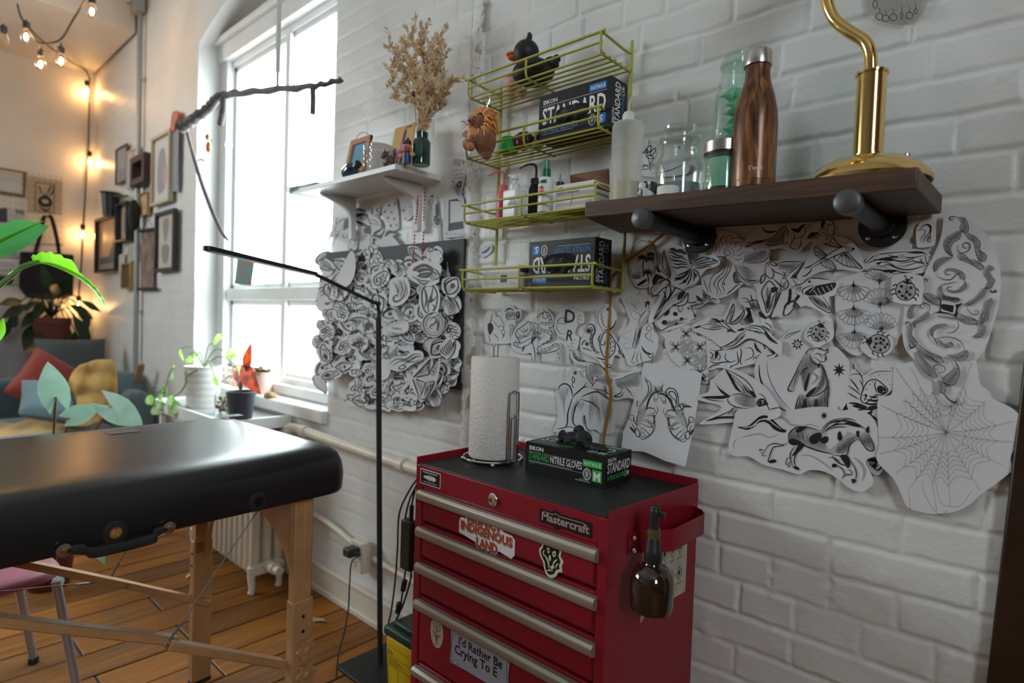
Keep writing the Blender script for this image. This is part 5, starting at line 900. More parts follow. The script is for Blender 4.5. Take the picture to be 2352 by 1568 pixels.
def web(k,T,s):
 cx,cy=1405,785; rays=[(980,250),(1105,240),(1300,440),(1450,560),(1620,200),(1740,520),(1960,690),(1970,860),(1880,1060),(1690,1270),(1440,1410),(1300,1190),(1110,1240),(990,1120),(850,960),(850,820),(860,560),(1050,510)]
 rays=sorted(rays,key=lambda p:math.atan2(p[1]-cy,p[0]-cx))
 for x,y in rays:
  mx,my=(x+cx)/2,(y+cy)/2+18
  k.run('D11,3.0 %g,%g %g,%g %g,%g'%(x,y,mx,my,cx,cy),lambda a,b:T(a,b)) if 0 else k.run('D10.5,3.7 '+' '.join('%g,%g'%T(*p) for p in ((x,y),(mx,my),(cx,cy))))
 n=len(rays)
 for f in (.34,.44,.53,.62,.72,.84):
  for i in range(n):
   a,b=rays[i],rays[(i+1)%n]
   la=math.hypot(a[0]-cx,a[1]-cy);lb=math.hypot(b[0]-cx,b[1]-cy); g=lambda L:min(1,f*520/L)
   A=(cx+(a[0]-cx)*g(la),cy+(a[1]-cy)*g(la)+18*(1-g(la)));B=(cx+(b[0]-cx)*g(lb),cy+(b[1]-cy)*g(lb)+18*(1-g(lb)))
   m=((A[0]+B[0])/2,(A[1]+B[1])/2); sag=.86
   m=(cx+(m[0]-cx)*sag,cy+(m[1]-cy)*sag)
   k.run('D10.5,3.7 '+' '.join('%g,%g'%T(*p) for p in (A,m,B)))
 for P in ('1110,1250 1115,1330 1120,1420','1220,1180 1235,1280 1310,1410','1300,1190 1320,1300 1340,1430','1330,1190 1370,1350 1440,1390','1440,1390 1540,1380 1630,1260','1310,1410 1370,1455 1430,1420'):
  k.run('D10.5,3.7 '+' '.join('%g,%g'%T(*p) for p in pts2(P.split())))
D('paper_drawing','large paper cut-out of a dotted spider web beside the dark frame',
'960,230 1060,200 1140,190 1250,300 1400,330 1540,260 1580,200 1660,190 1690,370 1770,440 1800,500 1950,570 2030,650 2040,760 1990,900 1950,1000 1960,1100 1880,1180 1760,1270 1690,1320 1600,1400 1480,1460 1330,1480 1230,1470 1080,1420 1020,1300 960,1180 820,1020 840,880 825,700 830,500 930,470 950,400','',C6,off=.012,curl=.020,axis=.3,after=web)
def page():
 Q=[(295,200),(520,218),(795,285),(760,520),(720,760),(650,1088),(480,1040),(300,960),(100,945),(120,780),(165,680),(220,470)]
 x0,y0,s=C5; T=lambda x,y:(x0+x/s,y0+y/s)
 O=[T(*p) for p in sm(Q,True,4)]; O=[T(*p) for p in Q]
 top=WY(*T(500,210)).z; bot=WY(*T(500,1040)).z
 def mp(px,py,l=0):
  p=WY(px,py,1.386); t=min(1,max(0,(top-p.z)/(top-bot))); d=.004+.030*t*t*(1.25-.25*t)
  p=WY(px,py,1.394-d)
  return Vector((p.x,p.y-l,p.z))
 mb=MB(); v,f=cdt(O,12); a=[mp(p.x,p.y) for p in v]; mb.add(a,[tuple(t) for t in f],0); mb.add([p+Vector((0,.0003,0)) for p in a],[tuple(t)[::-1] for t in f],0)
 k=Ink(mb,mp,1,ws=1/s,res=12)
 for fl in (0,1):
  def U(x,y,fl=fl):
   if fl: x=880-x+ (y-600)*.16; y=y+18
   return T(x,y)
  neck='l5 300,318 312,350 330,385 335,430 325,470 290,520 265,560 245,620;l5 300,318 325,345 350,370 358,410 350,450 320,500 290,540 262,600;f 300,316 312,342 325,355 318,365 308,345' if not fl else 'l5 312,580 300,545 300,500 330,470 345,440 330,425 300,430 285,470 290,520 270,560 250,610;l5 312,580 340,560 330,500 360,465 365,420 330,395 285,415 270,470 275,520 255,570 240,630;l4 300,575 270,590 230,560 165,560;l4 330,560 290,555 240,530 165,558;f 165,557 220,545 250,548 220,556'
  k.run(neck+';l4 455,390 430,430 380,450 340,500 320,560 310,610 300,640;l6 455,400 440,440 400,450 360,480 335,540 320,600;l4 460,370 450,420 452,440;l3 400,470 380,480 385,510 410,510 420,480 410,465;l3 395,500 380,520 400,530 410,515;h70,9,2 370,420 420,390 450,410 400,440 350,480;l3 360,460 330,540 320,590;@2;f 245,640 300,620 300,650 280,680 270,720 235,740 228,690;@1;l4 262,600 240,660 235,720 240,780;l3 300,600 340,590 380,590 390,620 340,640 300,640;l4 310,600 340,580 375,588;d6 375,588;l4 300,660 350,650 385,660 380,720 330,690 290,670;l4 270,690 320,700 360,730 362,750 320,740 280,720;d6 360,748;l4 250,740 300,770 340,810 320,830 290,800 260,760;d6 258,805;c4 230,760 222,800 240,830 262,820 262,790;c3 380,640 392,720 380,780 340,830 290,855 262,840 262,815 300,840 350,810 375,770;l3 400,560 415,600 395,650 385,690;l5 240,740 215,700 205,660;c3 165,660 185,640 210,655 205,690 180,685;l3 185,640 188,680;f 175,745 200,760 218,800 190,775;l4 218,800 215,760 190,710;l4 245,580 235,540 250,520;l3 260,570 262,530;h80,10,2 250,600 300,560 310,600 290,640 250,640',U)
 o=mb.build('paper_page',PMATS,angle=60); tag(o,'loose white page with two mirrored swans, hanging off the wall above the chest','drawing')
page()
CL=(1060,200,7.84); CM=(800,240,7.13); CN=(750,440,7.127)
D('paper_drawing','narrow paper cut-out of a speckled owl-like bird, left of the flaking strip',
'1740,900 1800,885 1870,910 1890,960 1930,1020 1935,1150 1920,1300 1890,1400 1880,1480 1850,1540 1800,1480 1740,1380 1710,1260 1705,1120 1725,1000',
'@2;f 1745,930 1800,895 1870,930 1850,990 1760,1000;@1;l10 1760,980 1800,950 1850,980 1830,1010;d10 1830,985 1760,1090 1800,1080 1850,1090 1890,1070 1740,1150 1790,1150 1840,1140 1890,1140 1760,1210 1810,1210 1860,1200 1900,1200 1740,1260 1880,1260;l6 1720,1250 1800,1330 1860,1260;c14 1800,1340 1840,1270 1870,1300 1845,1360;@2;f 1730,1320 1800,1400 1870,1400 1850,1500 1790,1460;@1;h40,16,6 1730,1320 1880,1330 1850,1500 1780,1450',CM,off=.005,curl=.004)
D('paper_drawing','tall paper strip of black plumes and a rust petal by the flaking strip',
'1900,270 1970,260 2060,330 2075,520 2080,700 2070,900 2080,1100 2090,1300 2060,1560 1990,1600 1930,1460 1960,1200 1920,900 1900,600 1890,400',
'l10 1880,290 1940,300 1980,370;@2;f 1900,520 1950,440 2040,420 2060,520 1990,570;@1;f 1930,600 1990,580 2060,720 2060,800 1990,760 1940,680;l9 1920,640 1990,800 2000,960;f 1960,820 2030,780 2050,900 2000,980;l10 1930,930 2000,980 2040,1080;h60,14,6 1920,580 2060,600 2060,900 1960,900;l8 1960,1180 1990,1260 1960,1330 2020,1420;c7 1950,1440 2000,1420 2020,1480 1970,1500;l10 2040,1100 2050,1300 2020,1500',CM,off=.009,curl=.003,mats=[PAPER,INK,mat('rust_ink',(.42,.13,.02),.6),PALE])
D('paper_drawing','thin paper strip with a star, a black cat shape and a long tail',
'1700,60 1760,40 1800,80 1830,170 1850,300 1870,500 1890,650 1890,840 1850,850 1840,700 1800,560 1760,480 1760,330 1730,230 1690,160',
's8,34,12 1748,80;c3 1700,150 1740,140 1760,190 1720,200;f 1800,240 1835,190 1855,300 1850,400 1800,380;f 1770,420 1810,390 1870,440 1860,540 1820,550 1780,500;@0;d10 1800,440 1830,470 1800,490 1845,430 1840,510;@1;l4 1860,560 1880,680 1865,800 1850,840',CN,off=.004,curl=.003)
def qr(k,T,s):
 k.run('F 2025,145 2160,120 2235,170 2240,190 2210,160 2048,165 2042,520 2020,520',T); k.run('F 2022,522 2260,485 2268,608 2012,650',T)
 k.mi=0; k.text('Scan me!',6.6,*T(2078,598),rot=5,sx=.95)
 k.mi=1; k.text('waterme',7.5,*T(1975,700),rot=5,sx=1.0,sp=1.9)
D('paper_notice','white paper notice with a black caption bar, left of the flaking strip',
'1945,95 2250,65 2270,130 2290,480 2290,740 1930,765','',CN,off=.006,curl=.002,smooth=False,after=qr,cat='notice')
D('paper_drawing','small paper scrap with a blue brush line, left of the lowest rack basket',
'1106,575 1122,562 1134,565 1130,580 1112,592 1104,588','@1;l4 1108,582 1120,576 1130,566;d1.5 1106,588',(0,0,1),off=.004,curl=.003,mats=[PAPER,mat('blue_ink',(.01,.06,.30),.5),GREY,PALE],step=6)
D('paper_drawing','paper cut-out of a wild flower on thin stalks behind the lidded jar',
'265,990 290,940 340,930 360,960 350,1010 320,1050 340,1100 480,1050 560,1060 580,1100 520,1130 300,1140 265,1090',
'c4 270,985 290,975 300,960 310,985;c4 300,980 312,945 330,940 325,975;c4 325,985 350,955 358,970 335,1000;c4 300,1000 330,1005 345,1020 310,1020;l3 312,1000 318,1060 325,1110;l3 318,1060 285,1070 270,1050;c3 275,1090 290,1060 312,1085;l4 330,1115 400,1110 470,1090 540,1060;l3 420,1105 400,1060 385,1030',(1380,0,2.8),off=.004,curl=.003)
# ================================================================ WIRE RACK
def ppm(P): return FPX/((Vector(P)-CAM).dot(FW))
def lat(name,prof,m,parent=None,n=32,**k):
 b=MB(); b.lathe(prof,n=n); return b.build(name,m,parent,**k)
LIME=mat('lime_coated_wire',(.42,.42,.07),.38,bump=.1,bscale=300)
RX0,RX1,RYF,RYB=-1.335,-.857,1.238,1.382
def rack():
 t=thing('wire_rack','lime green wire rack of four baskets hanging on the brick wall','wire rack',(RX1,RYB,1.33))
 for x,zt in ((RX0,1.985),(RX1,1.992)):
  b=MB(); b.tube([(x,RYB,1.328),(x,RYB,zt),(x,RYB+.001,zt+.002)],.005,10); b.build('post',LIME,t,world=True)
 for zr,zb in ((1.966,1.915),(1.782,1.732),(1.588,1.536),(1.391,1.333)):
  b=MB(); r=.0029; yF,yB=RYF,RYB-.004; g=.0055; xm=(RX0+RX1)/2-.008
  b.tube(cr([(RX0,yB,zr-.004),(RX0,yB-.03,zr-.006),(RX0,yF+.008,zr),(RX0+.006,yF,zr),((RX0+RX1)/2,yF,zr),(RX1-.006,yF,zr),(RX1,yF+.008,zr),(RX1,yB-.035,zr-.006),(RX1,yB,zr-.004)],4),.0036,8)
  b.tube([(RX0,yF,(zr+zb)/2),(RX1+.004,yF,(zr+zb)/2)],r,8)
  for x in (RX0,xm,RX1):
   b.tube(cr([(x,yF,zr),(x,yF,zb+.012),(x,yF+.008,zb),(x,yF+.02,zb-.002),(x,yB,zb-.002)],4),.0033,8)
  for k in range(6): y=yF+.012+k*(yB-yF-.014)/5; b.tube([(RX0-.003,y,zb+.001),(RX1+.005,y,zb+.001)],r,8)
  b.build('basket',LIME,t,world=True)
rack()
def at(px,py,y,z=None):
 p=WY(px,py,y)
 if z is not None: p.z=z
 return p
ZB1,ZB2,ZB3,ZB4=1.9195,1.7365,1.5405,1.3375
BLKP=mat('black_plastic',(.02,.02,.02),.4); WHP=mat('white_plastic',(.80,.80,.81),.35);
def duck():
 p=at(1224,196,1.305,ZB1); t=thing('rubber_duck','black rubber duck with orange bill in the top basket','rubber duck',p,R(25))
 m=mat('matte_black_rubber',(.013,.013,.014),.55)
 SX=Matrix.Scale(1.45,4)
 b=MB(); b.X=SX; b.ell((0,0,.026),(.043,.034,.027),n=26); b.ell((.036,0,.040),(.016,.018,.013),n=16); b.ell((.047,0,.049),(.008,.01,.008),n=10); b.ell((-.016,0,.066),(.026,.025,.026),n=24); b.lathe([(.019,.04),(.018,.055)],X=SX@Matrix.Translation((-.014,0,0))); b.ell((.008,-.026,.030),(.024,.010,.015),n=14); b.build('body',m,t)
 c=MB(); c.X=SX; c.tube(cr([(-.014,0,.088),(-.010,0,.098),(-.012,0,.106)],4),[.006,.006,.006,.006,.005,.005,.004,.004,.002],10); c.build('tuft',m,t)
 k=MB(); k.X=SX; k.ell((-.044,0,.066),(.014,.014,.005),n=14); k.ell((-.043,0,.059),(.011,.012,.004),n=14); k.build('bill',mat('orange_vinyl',(.75,.16,.02),.45),t)
duck()
def pinkthing():
 p=at(1176,215,1.345,ZB1); m=mat('pale_pink_vinyl',(.72,.42,.42),.5)
 b=MB(); b.ell((0,0,.034),(.034,.028,.034),n=24); b.ell((-.012,0,.064),(.018,.018,.018),n=18); b.ell((.038,0,.012),(.022,.018,.012),n=14); b.X=None
 o=MB(); o.v=[tuple(Vector(v)+p) for v in b.v];o.f=b.f;o.m=b.m; tag(o.build('toy',m),'pale pink rounded toy behind the black duck','toy')
pinkthing()
def box_at(pl,pr,y,z,label,lay):
 a=at(*pl,y);b=at(*pr,y); c=(a.x+b.x)/2; glove_box((c,y+.0385,z),0,label,BLUEP,lay,L=b.x-a.x,size='S')
box_at((1236,330),(1402,250),1.262,ZB2,'black carton of size S gloves standing upright in the second basket','up')
box_at((1213,660),(1364,640),1.262,ZB4,'black glove carton standing upside down in the lowest basket','down')
def lion():
 p=WY(1112,306,1.20); t=thing('plush_keychain','orange maned plush lion keychain clipped to the top basket','plush keychain',(p.x,p.y,p.z-.06))
 m=mat('russet_plush',(.30,.095,.03),.95,bump=1,bscale=300,bdist=.008,sheen=.4); m2=mat('tan_plush',(.55,.24,.10),.95,bump=1,bscale=400,bdist=.003); mm=mat('orange_mane',(.85,.42,.14),.9,sheen=.2)
 b=MB(); b.ell((.006,0,.035),(.034,.028,.042),n=22); b.ell((-.008,-.008,.088),(.024,.022,.024),n=20); b.ell((-.020,-.024,.092),(.016,.014,.013),n=14)
 for x,y,z,r in ((-.028,-.02,.045,.011),(-.042,-.025,.034,.009),(-.012,-.03,.035,.013),(-.05,-.02,.028,.010),(.012,.0,.0,.016)): b.ell((x,y,z),(r,r,r*1.1),n=12)
 b.build('body',m,t)
 q=MB(); q.ell((-.034,-.036,.024),(.012,.012,.012),n=14); q.ell((-.012,-.04,.014),(.013,.013,.012),n=14); q.build('paw',m2,t)
 e=MB(); e.ell((-.024,-.038,.090),.0035,n=8); e.ell((-.012,-.030,.101),.0028,n=8); e.ell((-.032,-.03,.101),.0028,n=8); e.build('face',BLKP,t)
 h=MB(); rnd=random.Random(2)
 for i in range(520):
  a=rnd.uniform(0,2*PI); q=Vector((-.002+.021*math.cos(a),.002+rnd.uniform(-.022,.016),.092+.021*math.sin(a))); d=Vector((math.cos(a)*.8+.25,rnd.uniform(-.5,.5),math.sin(a)*.8)).normalized(); L=rnd.uniform(.016,.038)
  h.tube([q,q+d*L*.6,q+d*L+Vector((0,0,-.35*L))],[.0022,.0016,.0003],4,caps=False)
 h.build('mane',mm,t)
 c=MB(); c.tube([Vector((.006+.006*math.cos(a*PI/6),0,.128+.009*math.sin(a*PI/6))) for a in range(12)],.0012,6,closed=True); c.tube(cr([(.006,0,.137),(.004,.004,.150),(.008,.006,.166),(.013,.006,.158),(.010,.003,.142),(.006,0,.137)],4),.0017,6); c.build('clasp',CHROME,t)
lion()
def blob(name,label,cat,parts,base,mats,rz=0):
 t=thing(name,label,cat,base,rz)
 for pn,sh,m in parts:
  b=MB()
  for s in sh:
   if s[0]=='e': b.ell(s[1],s[2],n=18)
   elif s[0]=='l': b.lathe(s[1],n=24,c=s[2] if len(s)>2 else (0,0,0))
   elif s[0]=='b': b.box(s[1],s[2])
   elif s[0]=='t': b.tube(cr(s[1],5),s[2],10)
  b.build(pn,m,t,bevel=.001 if any(s[0]=='b' for s in sh) else 0)
 return t
blob('toy','bright green bell-shaped toy in the second basket','toy',[('body',[('l',[(.0,0),(.031,0),(.031,.006),(.026,.03),(.020,.046),(.0,.052)])],mat('green_vinyl',(.02,.36,.05),.4))],at(1166,380,1.29,ZB2),0)
blob('doll','dark round-shouldered painted doll lying beside the green toy','doll',[('body',[('e',(0,0,.026),(.030,.022,.025)),('e',(-.02,0,.032),(.02,.02,.02))],mat('dark_red_lacquer',(.14,.025,.025),.25)),('hat',[('e',(.022,-.004,.028),(.014,.019,.021)),('e',(-.006,.004,.05),(.026,.015,.007))],BLKP)],at(1201,372,1.30,ZB2),0)
blob('skull_figurine','small beige skull figurine beside the upright glove carton','figurine',[('body',[('e',(0,0,.026),(.019,.02,.024)),('e',(-.004,-.004,.010),(.014,.014,.012))],mat('bone',(.55,.44,.31),.6)),('eye',[('e',(-.004,-.0185,.026),(.005,.004,.007)),('e',(.010,-.016,.028),(.004,.004,.007))],DARK)],at(1236,352,1.31,ZB2),0)
PINK=mat('pink_plastic',(.72,.15,.19),.4)
def wash(name,label,m,px,y,tipdir,h=.098):
 p=at(px,510,y,ZB3); t=thing(name,label,'squeeze bottle',p)
 lat('body',[(.0,0),(.017,0),(.019,.004),(.019,h-.014),(.0165,h-.004),(.012,h),(.0,h)],m,t)
 lat('cap',[(.0,h),(.0135,h),(.0135,h+.016),(.011,h+.020),(.0,h+.022)],m,t)
 b=MB(); b.tube(cr([(.003,0,h+.018),(.003,0,h+.045),(-.001,0,h+.058),(-.014*tipdir,-.004,h+.064),(-.034*tipdir,-.008,h+.062),(-.052*tipdir,-.012,h+.055)],5),[.0035]*16+[.003]*5+[.0022]*5,8); b.build('spout',m,t)
wash('wash_bottle','pink wash bottle with a bent spout in the third basket',PINK,1153,1.335,1)
wash('wash_bottle','black wash bottle with a bent spout behind the white pump bottle',BLKP,1226,1.345,1,.104)
def pump():
 p=at(1180,508,1.30,ZB3); t=thing('pump_bottle','white square pump bottle with black label tape in the third basket','pump bottle',p,R(-6))
 b=MB(); b.box((0,0,.043),(.060,.044,.086)); o=b.build('body',WHP,t,bevel=.006,seg=3)
 s=MB(); X=frame((-.03,-.0224,.086),(1,0,0),(0,0,1)); s.prism([(.034,-.026),(.054,-.026),(.054,-.035),(.034,-.035)],.0004,X=X); s.prism([(.028,-.037),(.0595,-.037),(.0595,-.047),(.028,-.047)],.0004,X=X); s.mi=1; [s.box((x,z,.0006),(.0022,.004,.0003),X=X) for x,z in ((.039,-.0305),(.0425,-.0305),(.046,-.0305),(.050,-.0305),(.032,-.042),(.0355,-.042),(.040,-.042),(.044,-.042),(.048,-.042),(.053,-.042))]; s.build('label_tape',[BLKCARD,WH],t,smooth=False)
 lat('collar',[(.0,.086),(.015,.086),(.015,.101),(.012,.104),(.0,.104)],WHP,t); lat('stem',[(.006,.104),(.006,.118)],mat('clear_plastic',(.7,.72,.74),.2),t)
 h=MB(); h.lathe([(.0,.118),(.011,.118),(.011,.124),(.008,.130),(.0,.131)]); h.bar((0,0,.127),(-.022,-.006,.131),.008,.006); h.build('pump_head',WHP,t)
pump()
def bactine():
 p=at(1251,490,1.262,ZB3); t=thing('spray_bottle','small white spray bottle with a green cap and red round logo','spray bottle',p)
 lat('body',[(.0,0),(.019,0),(.0205,.003),(.0205,.088),(.017,.094),(.0,.094)],WHP,t)
 lat('cap',[(.0,.094),(.0135,.094),(.0125,.117),(.0,.117)],mat('green_plastic',(.01,.14,.08),.35),t); lat('clear_cover',[(.0105,.117),(.0095,.142),(.0,.142)],mat('green_clear_plastic',(.10,.26,.19),.15),t)
 l=MB(); f=lambda x,y,q:Vector(((.0207+q)*math.sin(x*.05-.45),-(.0207+q)*math.cos(x*.05-.45),.088-y*.001)); k=Ink(l,f,0,lift=.0001,dl=.00002,res=3)
 k.mi=0; k.run('F -8,2 26,2 26,13 -8,13'); k.mi=1; k.run('e9.5,10.5 9,29'); k.mi=2; k.text('Bactine',6.2,1,31,w=16.5,bold=.02); k.mi=3; k.text('SPRAY',4,5,46,w=10); k.run('p1.6 1,58 17,58'); k.mi=4; k.run('F -2,48 20,48 20,52 -2,52;F -2,66 20,66 20,70 -2,70'); k.mi=3; k.run('p.7 0,75 19,75;p.7 0,78 16,78;p.7 0,81 18,81')
 l.build('label',[mat('green_plastic'),mat('red_print',(.6,.05,.04),.5),WH,mat('dark_print',(.03,.03,.03),.5),mat('lime_print',(.35,.5,.05),.5)],t,smooth=False)
bactine()
CARTON=mat('white_carton',(.72,.69,.66),.55); KRAFT=mat('brown_card_inside',(.33,.17,.11),.8)
def hypafix(base,w,d,h,rz,label,opened,back=False):
 t=thing('dressing_box',label,'box',base,rz); b=MB(); b.box((0,0,h/2),(w,d,h)); X=frame((-w/2,-d/2,h),(1,0,0),(0,0,1)); X2=frame((w/2,-d/2,h),(0,1,0),(0,0,1)); W=w*1e3;H=h*1e3;Dd=d*1e3
 k=Ink(b,lambda x,y,l:X@Vector((x*.001,-y*.001,l)),4,lift=.0002,dl=.00002)
 if back:
  k.mi=4;
  for i in range(9): k.run('p.8 %g,%g %g,%g'%(6,8+i*6,26+(i*7)%17,8+i*6))
  for i in range(7): k.run('p.8 %g,%g %g,%g'%(40,22+i*5,52+(i*5)%11,22+i*5))
  k.mi=2; k.run(';'.join('p%g %g,28 %g,50'%(.7+(i*3)%2*.7,78+i*2.2,78+i*2.2) for i in range(12))); k.mi=4; k.run('F 4,4 10,4 10,7 4,7;F 56,20 72,20 72,22 56,22')
 else:
  k.mi=1; k.run('F 5,9 25,6 25,11 5,14'); k.mi=2; k.text('Hypafix transparent',11,5,25,w=W*.6,bold=.012); k.mi=1; k.run('l2 %g,30 %g,34 %g,50 %g,60'%(W*.45,W*.46,W*.44,W*.40)); k.mi=4; k.run(';'.join('p.7 5,%d %d,%d'%(38+i*6,24+(i*5)%12,38+i*6) for i in range(5)))
 k=Ink(b,lambda x,y,l:X2@Vector((x*.001,-y*.001,l)),1,lift=.0002,dl=.00002); k.run('F 0,5 %g,5 %g,9 0,9'%(Dd,Dd)); k.mi=2; k.run('F 0,9 %g,9 %g,20 0,20'%(Dd,Dd)); k.text('Hypafix transparent',9,4,34,w=Dd*.9,bold=.012)
 b.build('carton',[CARTON,mat('red_print',(.6,.05,.04),.5),mat('navy_print',(.03,.03,.16),.5),KRAFT,GREYP],t,smooth=False)
 f=MB()
 if opened:
  A=[(-w/2,d/2,h),(w/2,d/2,h)]; f.add([(-w/2,d/2-.002,h),(w/2,d/2-.002,h),(w/2+.008,d*.2,h+.036),(-w*.30,-d*.1,h+.030),(-w/2,d/2,h+.001),(w/2,d/2,h+.001),(w/2+.008,d*.2+.003,h+.038),(-w*.30,-d*.1+.002,h+.032)],[(3,2,1,0),(4,5,6,7)],0)
  f.add([(w/2,-d/2,h),(w/2,d/2,h),(w/2+.006,d*.3,h+.038),(w/2-.004,-d*.1,h+.020)],[(0,1,2,3)],0); f.build('flap',[KRAFT],t,label='lifted brown cardboard flap',smooth=False,solid=.0008)
 elif back:
  f.add([(-w/2+.03,d/2,h),(w/2,d/2,h),(w/2+.004,d/2+.004,h+.028),(-w/2+.03,d/2+.004,h+.024)],[(0,1,2,3)]); f.build('flap',[CARTON],t,smooth=False,solid=.0008)
a=at(1274,492,1.262);b_=at(1362,480,1.262)
hypafix(((a.x+b_.x)/2,1.262+.036,ZB3),b_.x-a.x,.072,.068,0,'opened white dressing carton with a raised brown flap in the third basket',True)
a=at(1106,668,1.275);b_=at(1188,662,1.275)
hypafix(((a.x+b_.x)/2,1.275+.036,ZB4),b_.x-a.x,.07,.066,0,'white dressing carton with a barcode in the lowest basket',False,True)
p=at(1284,486,1.345,ZB3); t=thing('dropper_bottle','clear squeeze bottle with a black collar and grey nozzle behind the opened carton','squeeze bottle',p); lat('body',[(.0,0),(.018,0),(.018,.078),(.013,.088),(.0,.088)],mat('clear_plastic'),t); lat('collar',[(.0,.088),(.013,.088),(.012,.100),(.0,.1)],BLKP,t); lat('nozzle',[(.007,.1),(.0045,.115),(.003,.126),(.0,.127)],mat('grey_plastic',(.35,.37,.38),.4),t)
# ================================================================ DARK PLANK SHELF
def wood_dark():
 m,nt,b,N,L=nodes_of('dark_stained_plank',.5)
 tc=N('ShaderNodeTexCoord'); mp=N('ShaderNodeMapping'); mp.inputs['Scale'].default_value=(2.5,38,38); n=N('ShaderNodeTexNoise'); n.inputs['Scale'].default_value=1.6; n.inputs['Detail'].default_value=8; n.inputs['Distortion'].default_value=.5
 L(tc.outputs['Object'],mp.inputs[0]); L(mp.outputs[0],n.inputs['Vector']); r=N('ShaderNodeValToRGB'); e=r.color_ramp.elements; e[0].position=.3; e[0].color=(.022,.010,.006,1); e[1].position=.75; e[1].color=(.12,.055,.030,1); L(n.outputs[0],r.inputs[0]); L(r.outputs[0],b.inputs['Base Color'])
 bp=N('ShaderNodeBump'); bp.inputs['Strength'].default_value=.4; bp.inputs['Distance'].default_value=.0012; L(n.outputs[0],bp.inputs['Height']); L(bp.outputs[0],b.inputs['Normal']); return m
SHX0,SHX1=-.812,-.166
def shz(x): return 1.521-.0155*(x-SHX0)/(SHX1-SHX0)     # the plank runs a little out of level
IRON=mat('black_iron_pipe',(.035,.038,.042),.42,.6,bump=.3,bscale=260,bdist=.0006)
def plank():
 t=thing('wall_shelf','dark stained plank shelf on two black iron pipe brackets','shelf',((SHX0+SHX1)/2,1.385,1.46))
 b=MB();
 P=[(SHX0,1.132),(SHX1,1.132),(SHX1+.004,1.384),(SHX0-.06,1.384)]
 vs=[(x,y,shz(x)-.036) for x,y in P]+[(x,y,shz(x)) for x,y in P]
 b.add(vs,[(3,2,1,0),(4,5,6,7),(0,1,5,4),(1,2,6,5),(2,3,7,6),(3,0,4,7)]); b.build('plank',wood_dark(),t,world=True,bevel=.003)
 for x in (-.646,-.258):
  z=shz(x)-.036-.0172; q=thing('pipe_bracket','','',(0,0,0));
  for k in ('label','category'):
   if k in q: del q[k]
  q.parent=t; q.matrix_basis=Matrix.Identity(4)
  b=MB(); b.tube([(x,1.10,z),(x,1.375,z)],.0165,24); b.build('pipe',IRON,q,world=True)
  b=MB(); X=frame((x,1.385,z),(1,0,0),(0,0,1)); b.lathe([(.0,.0),(.043,.0),(.043,.004),(.041,.006),(.026,.007),(.022,.02),(.0195,.021),(.0,.021)],X=X,n=40); b.build('flange',IRON,q,world=True)
  b=MB(); X=frame((x,1.107,z),(1,0,0),(0,0,1)); b.lathe([(.0,-.012),(.021,-.012),(.0215,.004),(.020,.009),(.013,.0125),(.0,.0135)],X=X,n=32); b.build('end_cap',mat('worn_iron',(.11,.11,.11),.4,.6),q,world=True)
  for a in (45,135,225,315):
   b=MB(); X=frame((x+.033*math.cos(R(a)),1.3785,z+.033*math.sin(R(a))),(1,0,0),(0,0,1)); b.lathe([(.005,0),(.0045,.0018),(.0,.0028)],X=X,n=12); b.build('screw',CHROME,q,world=True)
plank()
def onshelf(px,y): p=WY(px,420,y); p.z=shz(p.x)+.0003; return p
p=onshelf(1438,1.245); t=thing('squeeze_bottle','frosted squeeze bottle half full of pale liquid on the left end of the dark shelf','squeeze bottle',p)
S=(WY(1438,285,1.245).z-p.z); r=36/ppm(p)
lat('body',[(.0,0),(r-.003,0),(r,.004),(r,S-.008),(r-.004,S),(.4*r,S+.006),(.0,S+.006)],translucent('frosted_plastic',(.88,.88,.86),.4,.62,.5),t)
lat('liquid',[(.0,.002),(r-.002,.003),(r-.002,.060),(.0,.060)],mat('pale_liquid',(.50,.44,.28),.4),t)
lat('cap',[(.4*r,S+.004),(.38*r,S+.020),(.3*r,S+.026),(.2*r,S+.028)],mat('frosted_cap',(.72,.73,.72),.4),t)
b=MB(); b.tube(cr([(0,0,S+.02),(0,0,S+.045),(.006,.0,S+.058),(.02,0,S+.062)],5),.0035,10); b.build('spout',translucent('frosted_plastic',(.78,.79,.78)),t)
p=onshelf(1487,1.165); t=thing('painted_cup','small black and white painted cup beside the squeeze bottle','cup',p); b=MB(); b.lathe([(.0,0),(.019,0),(.020,.003),(.0215,.030),(.0205,.034),(.018,.034),(.017,.006),(.0,.005)],n=30)
m,nt,bs,N,L=nodes_of('cow_patches',.35); tc=N('ShaderNodeTexCoord'); n=N('ShaderNodeTexNoise'); n.inputs['Scale'].default_value=70; n.inputs['Detail'].default_value=1; L(tc.outputs['Object'],n.inputs[0]); rr=N('ShaderNodeValToRGB'); rr.color_ramp.elements[0].position=.5; rr.color_ramp.elements[1].position=.53; rr.color_ramp.elements[0].color=(.03,.035,.045,1); rr.color_ramp.elements[1].color=(.6,.62,.64,1); L(n.outputs[0],rr.inputs[0]); L(rr.outputs[0],bs.inputs['Base Color'])
b.build('body',m,t)
p=onshelf(1535,1.156); t=thing('candle','short white pillar candle in front of the lidded glass jar','candle',p); r=25/ppm(p); lat('body',[(.0,0),(r,0),(r,.017),(r-.001,.018),(.0,.018)],mat('white_wax',(.78,.76,.72),.5,sss=.1),t); b=MB(); b.tube([(0,0,.017),(.001,0,.024)],.0008,6); b.build('wick',DARK,t)
GL=glass('clear_jar_glass',(.95,.97,.965),mixt=1.15)
p=onshelf(1558,1.225); t=thing('glass_jar','squat clear glass jar with a flat knob lid on the dark shelf','jar',p); k=1/ppm(p)
h=WY(1558,330,1.225).z-p.z
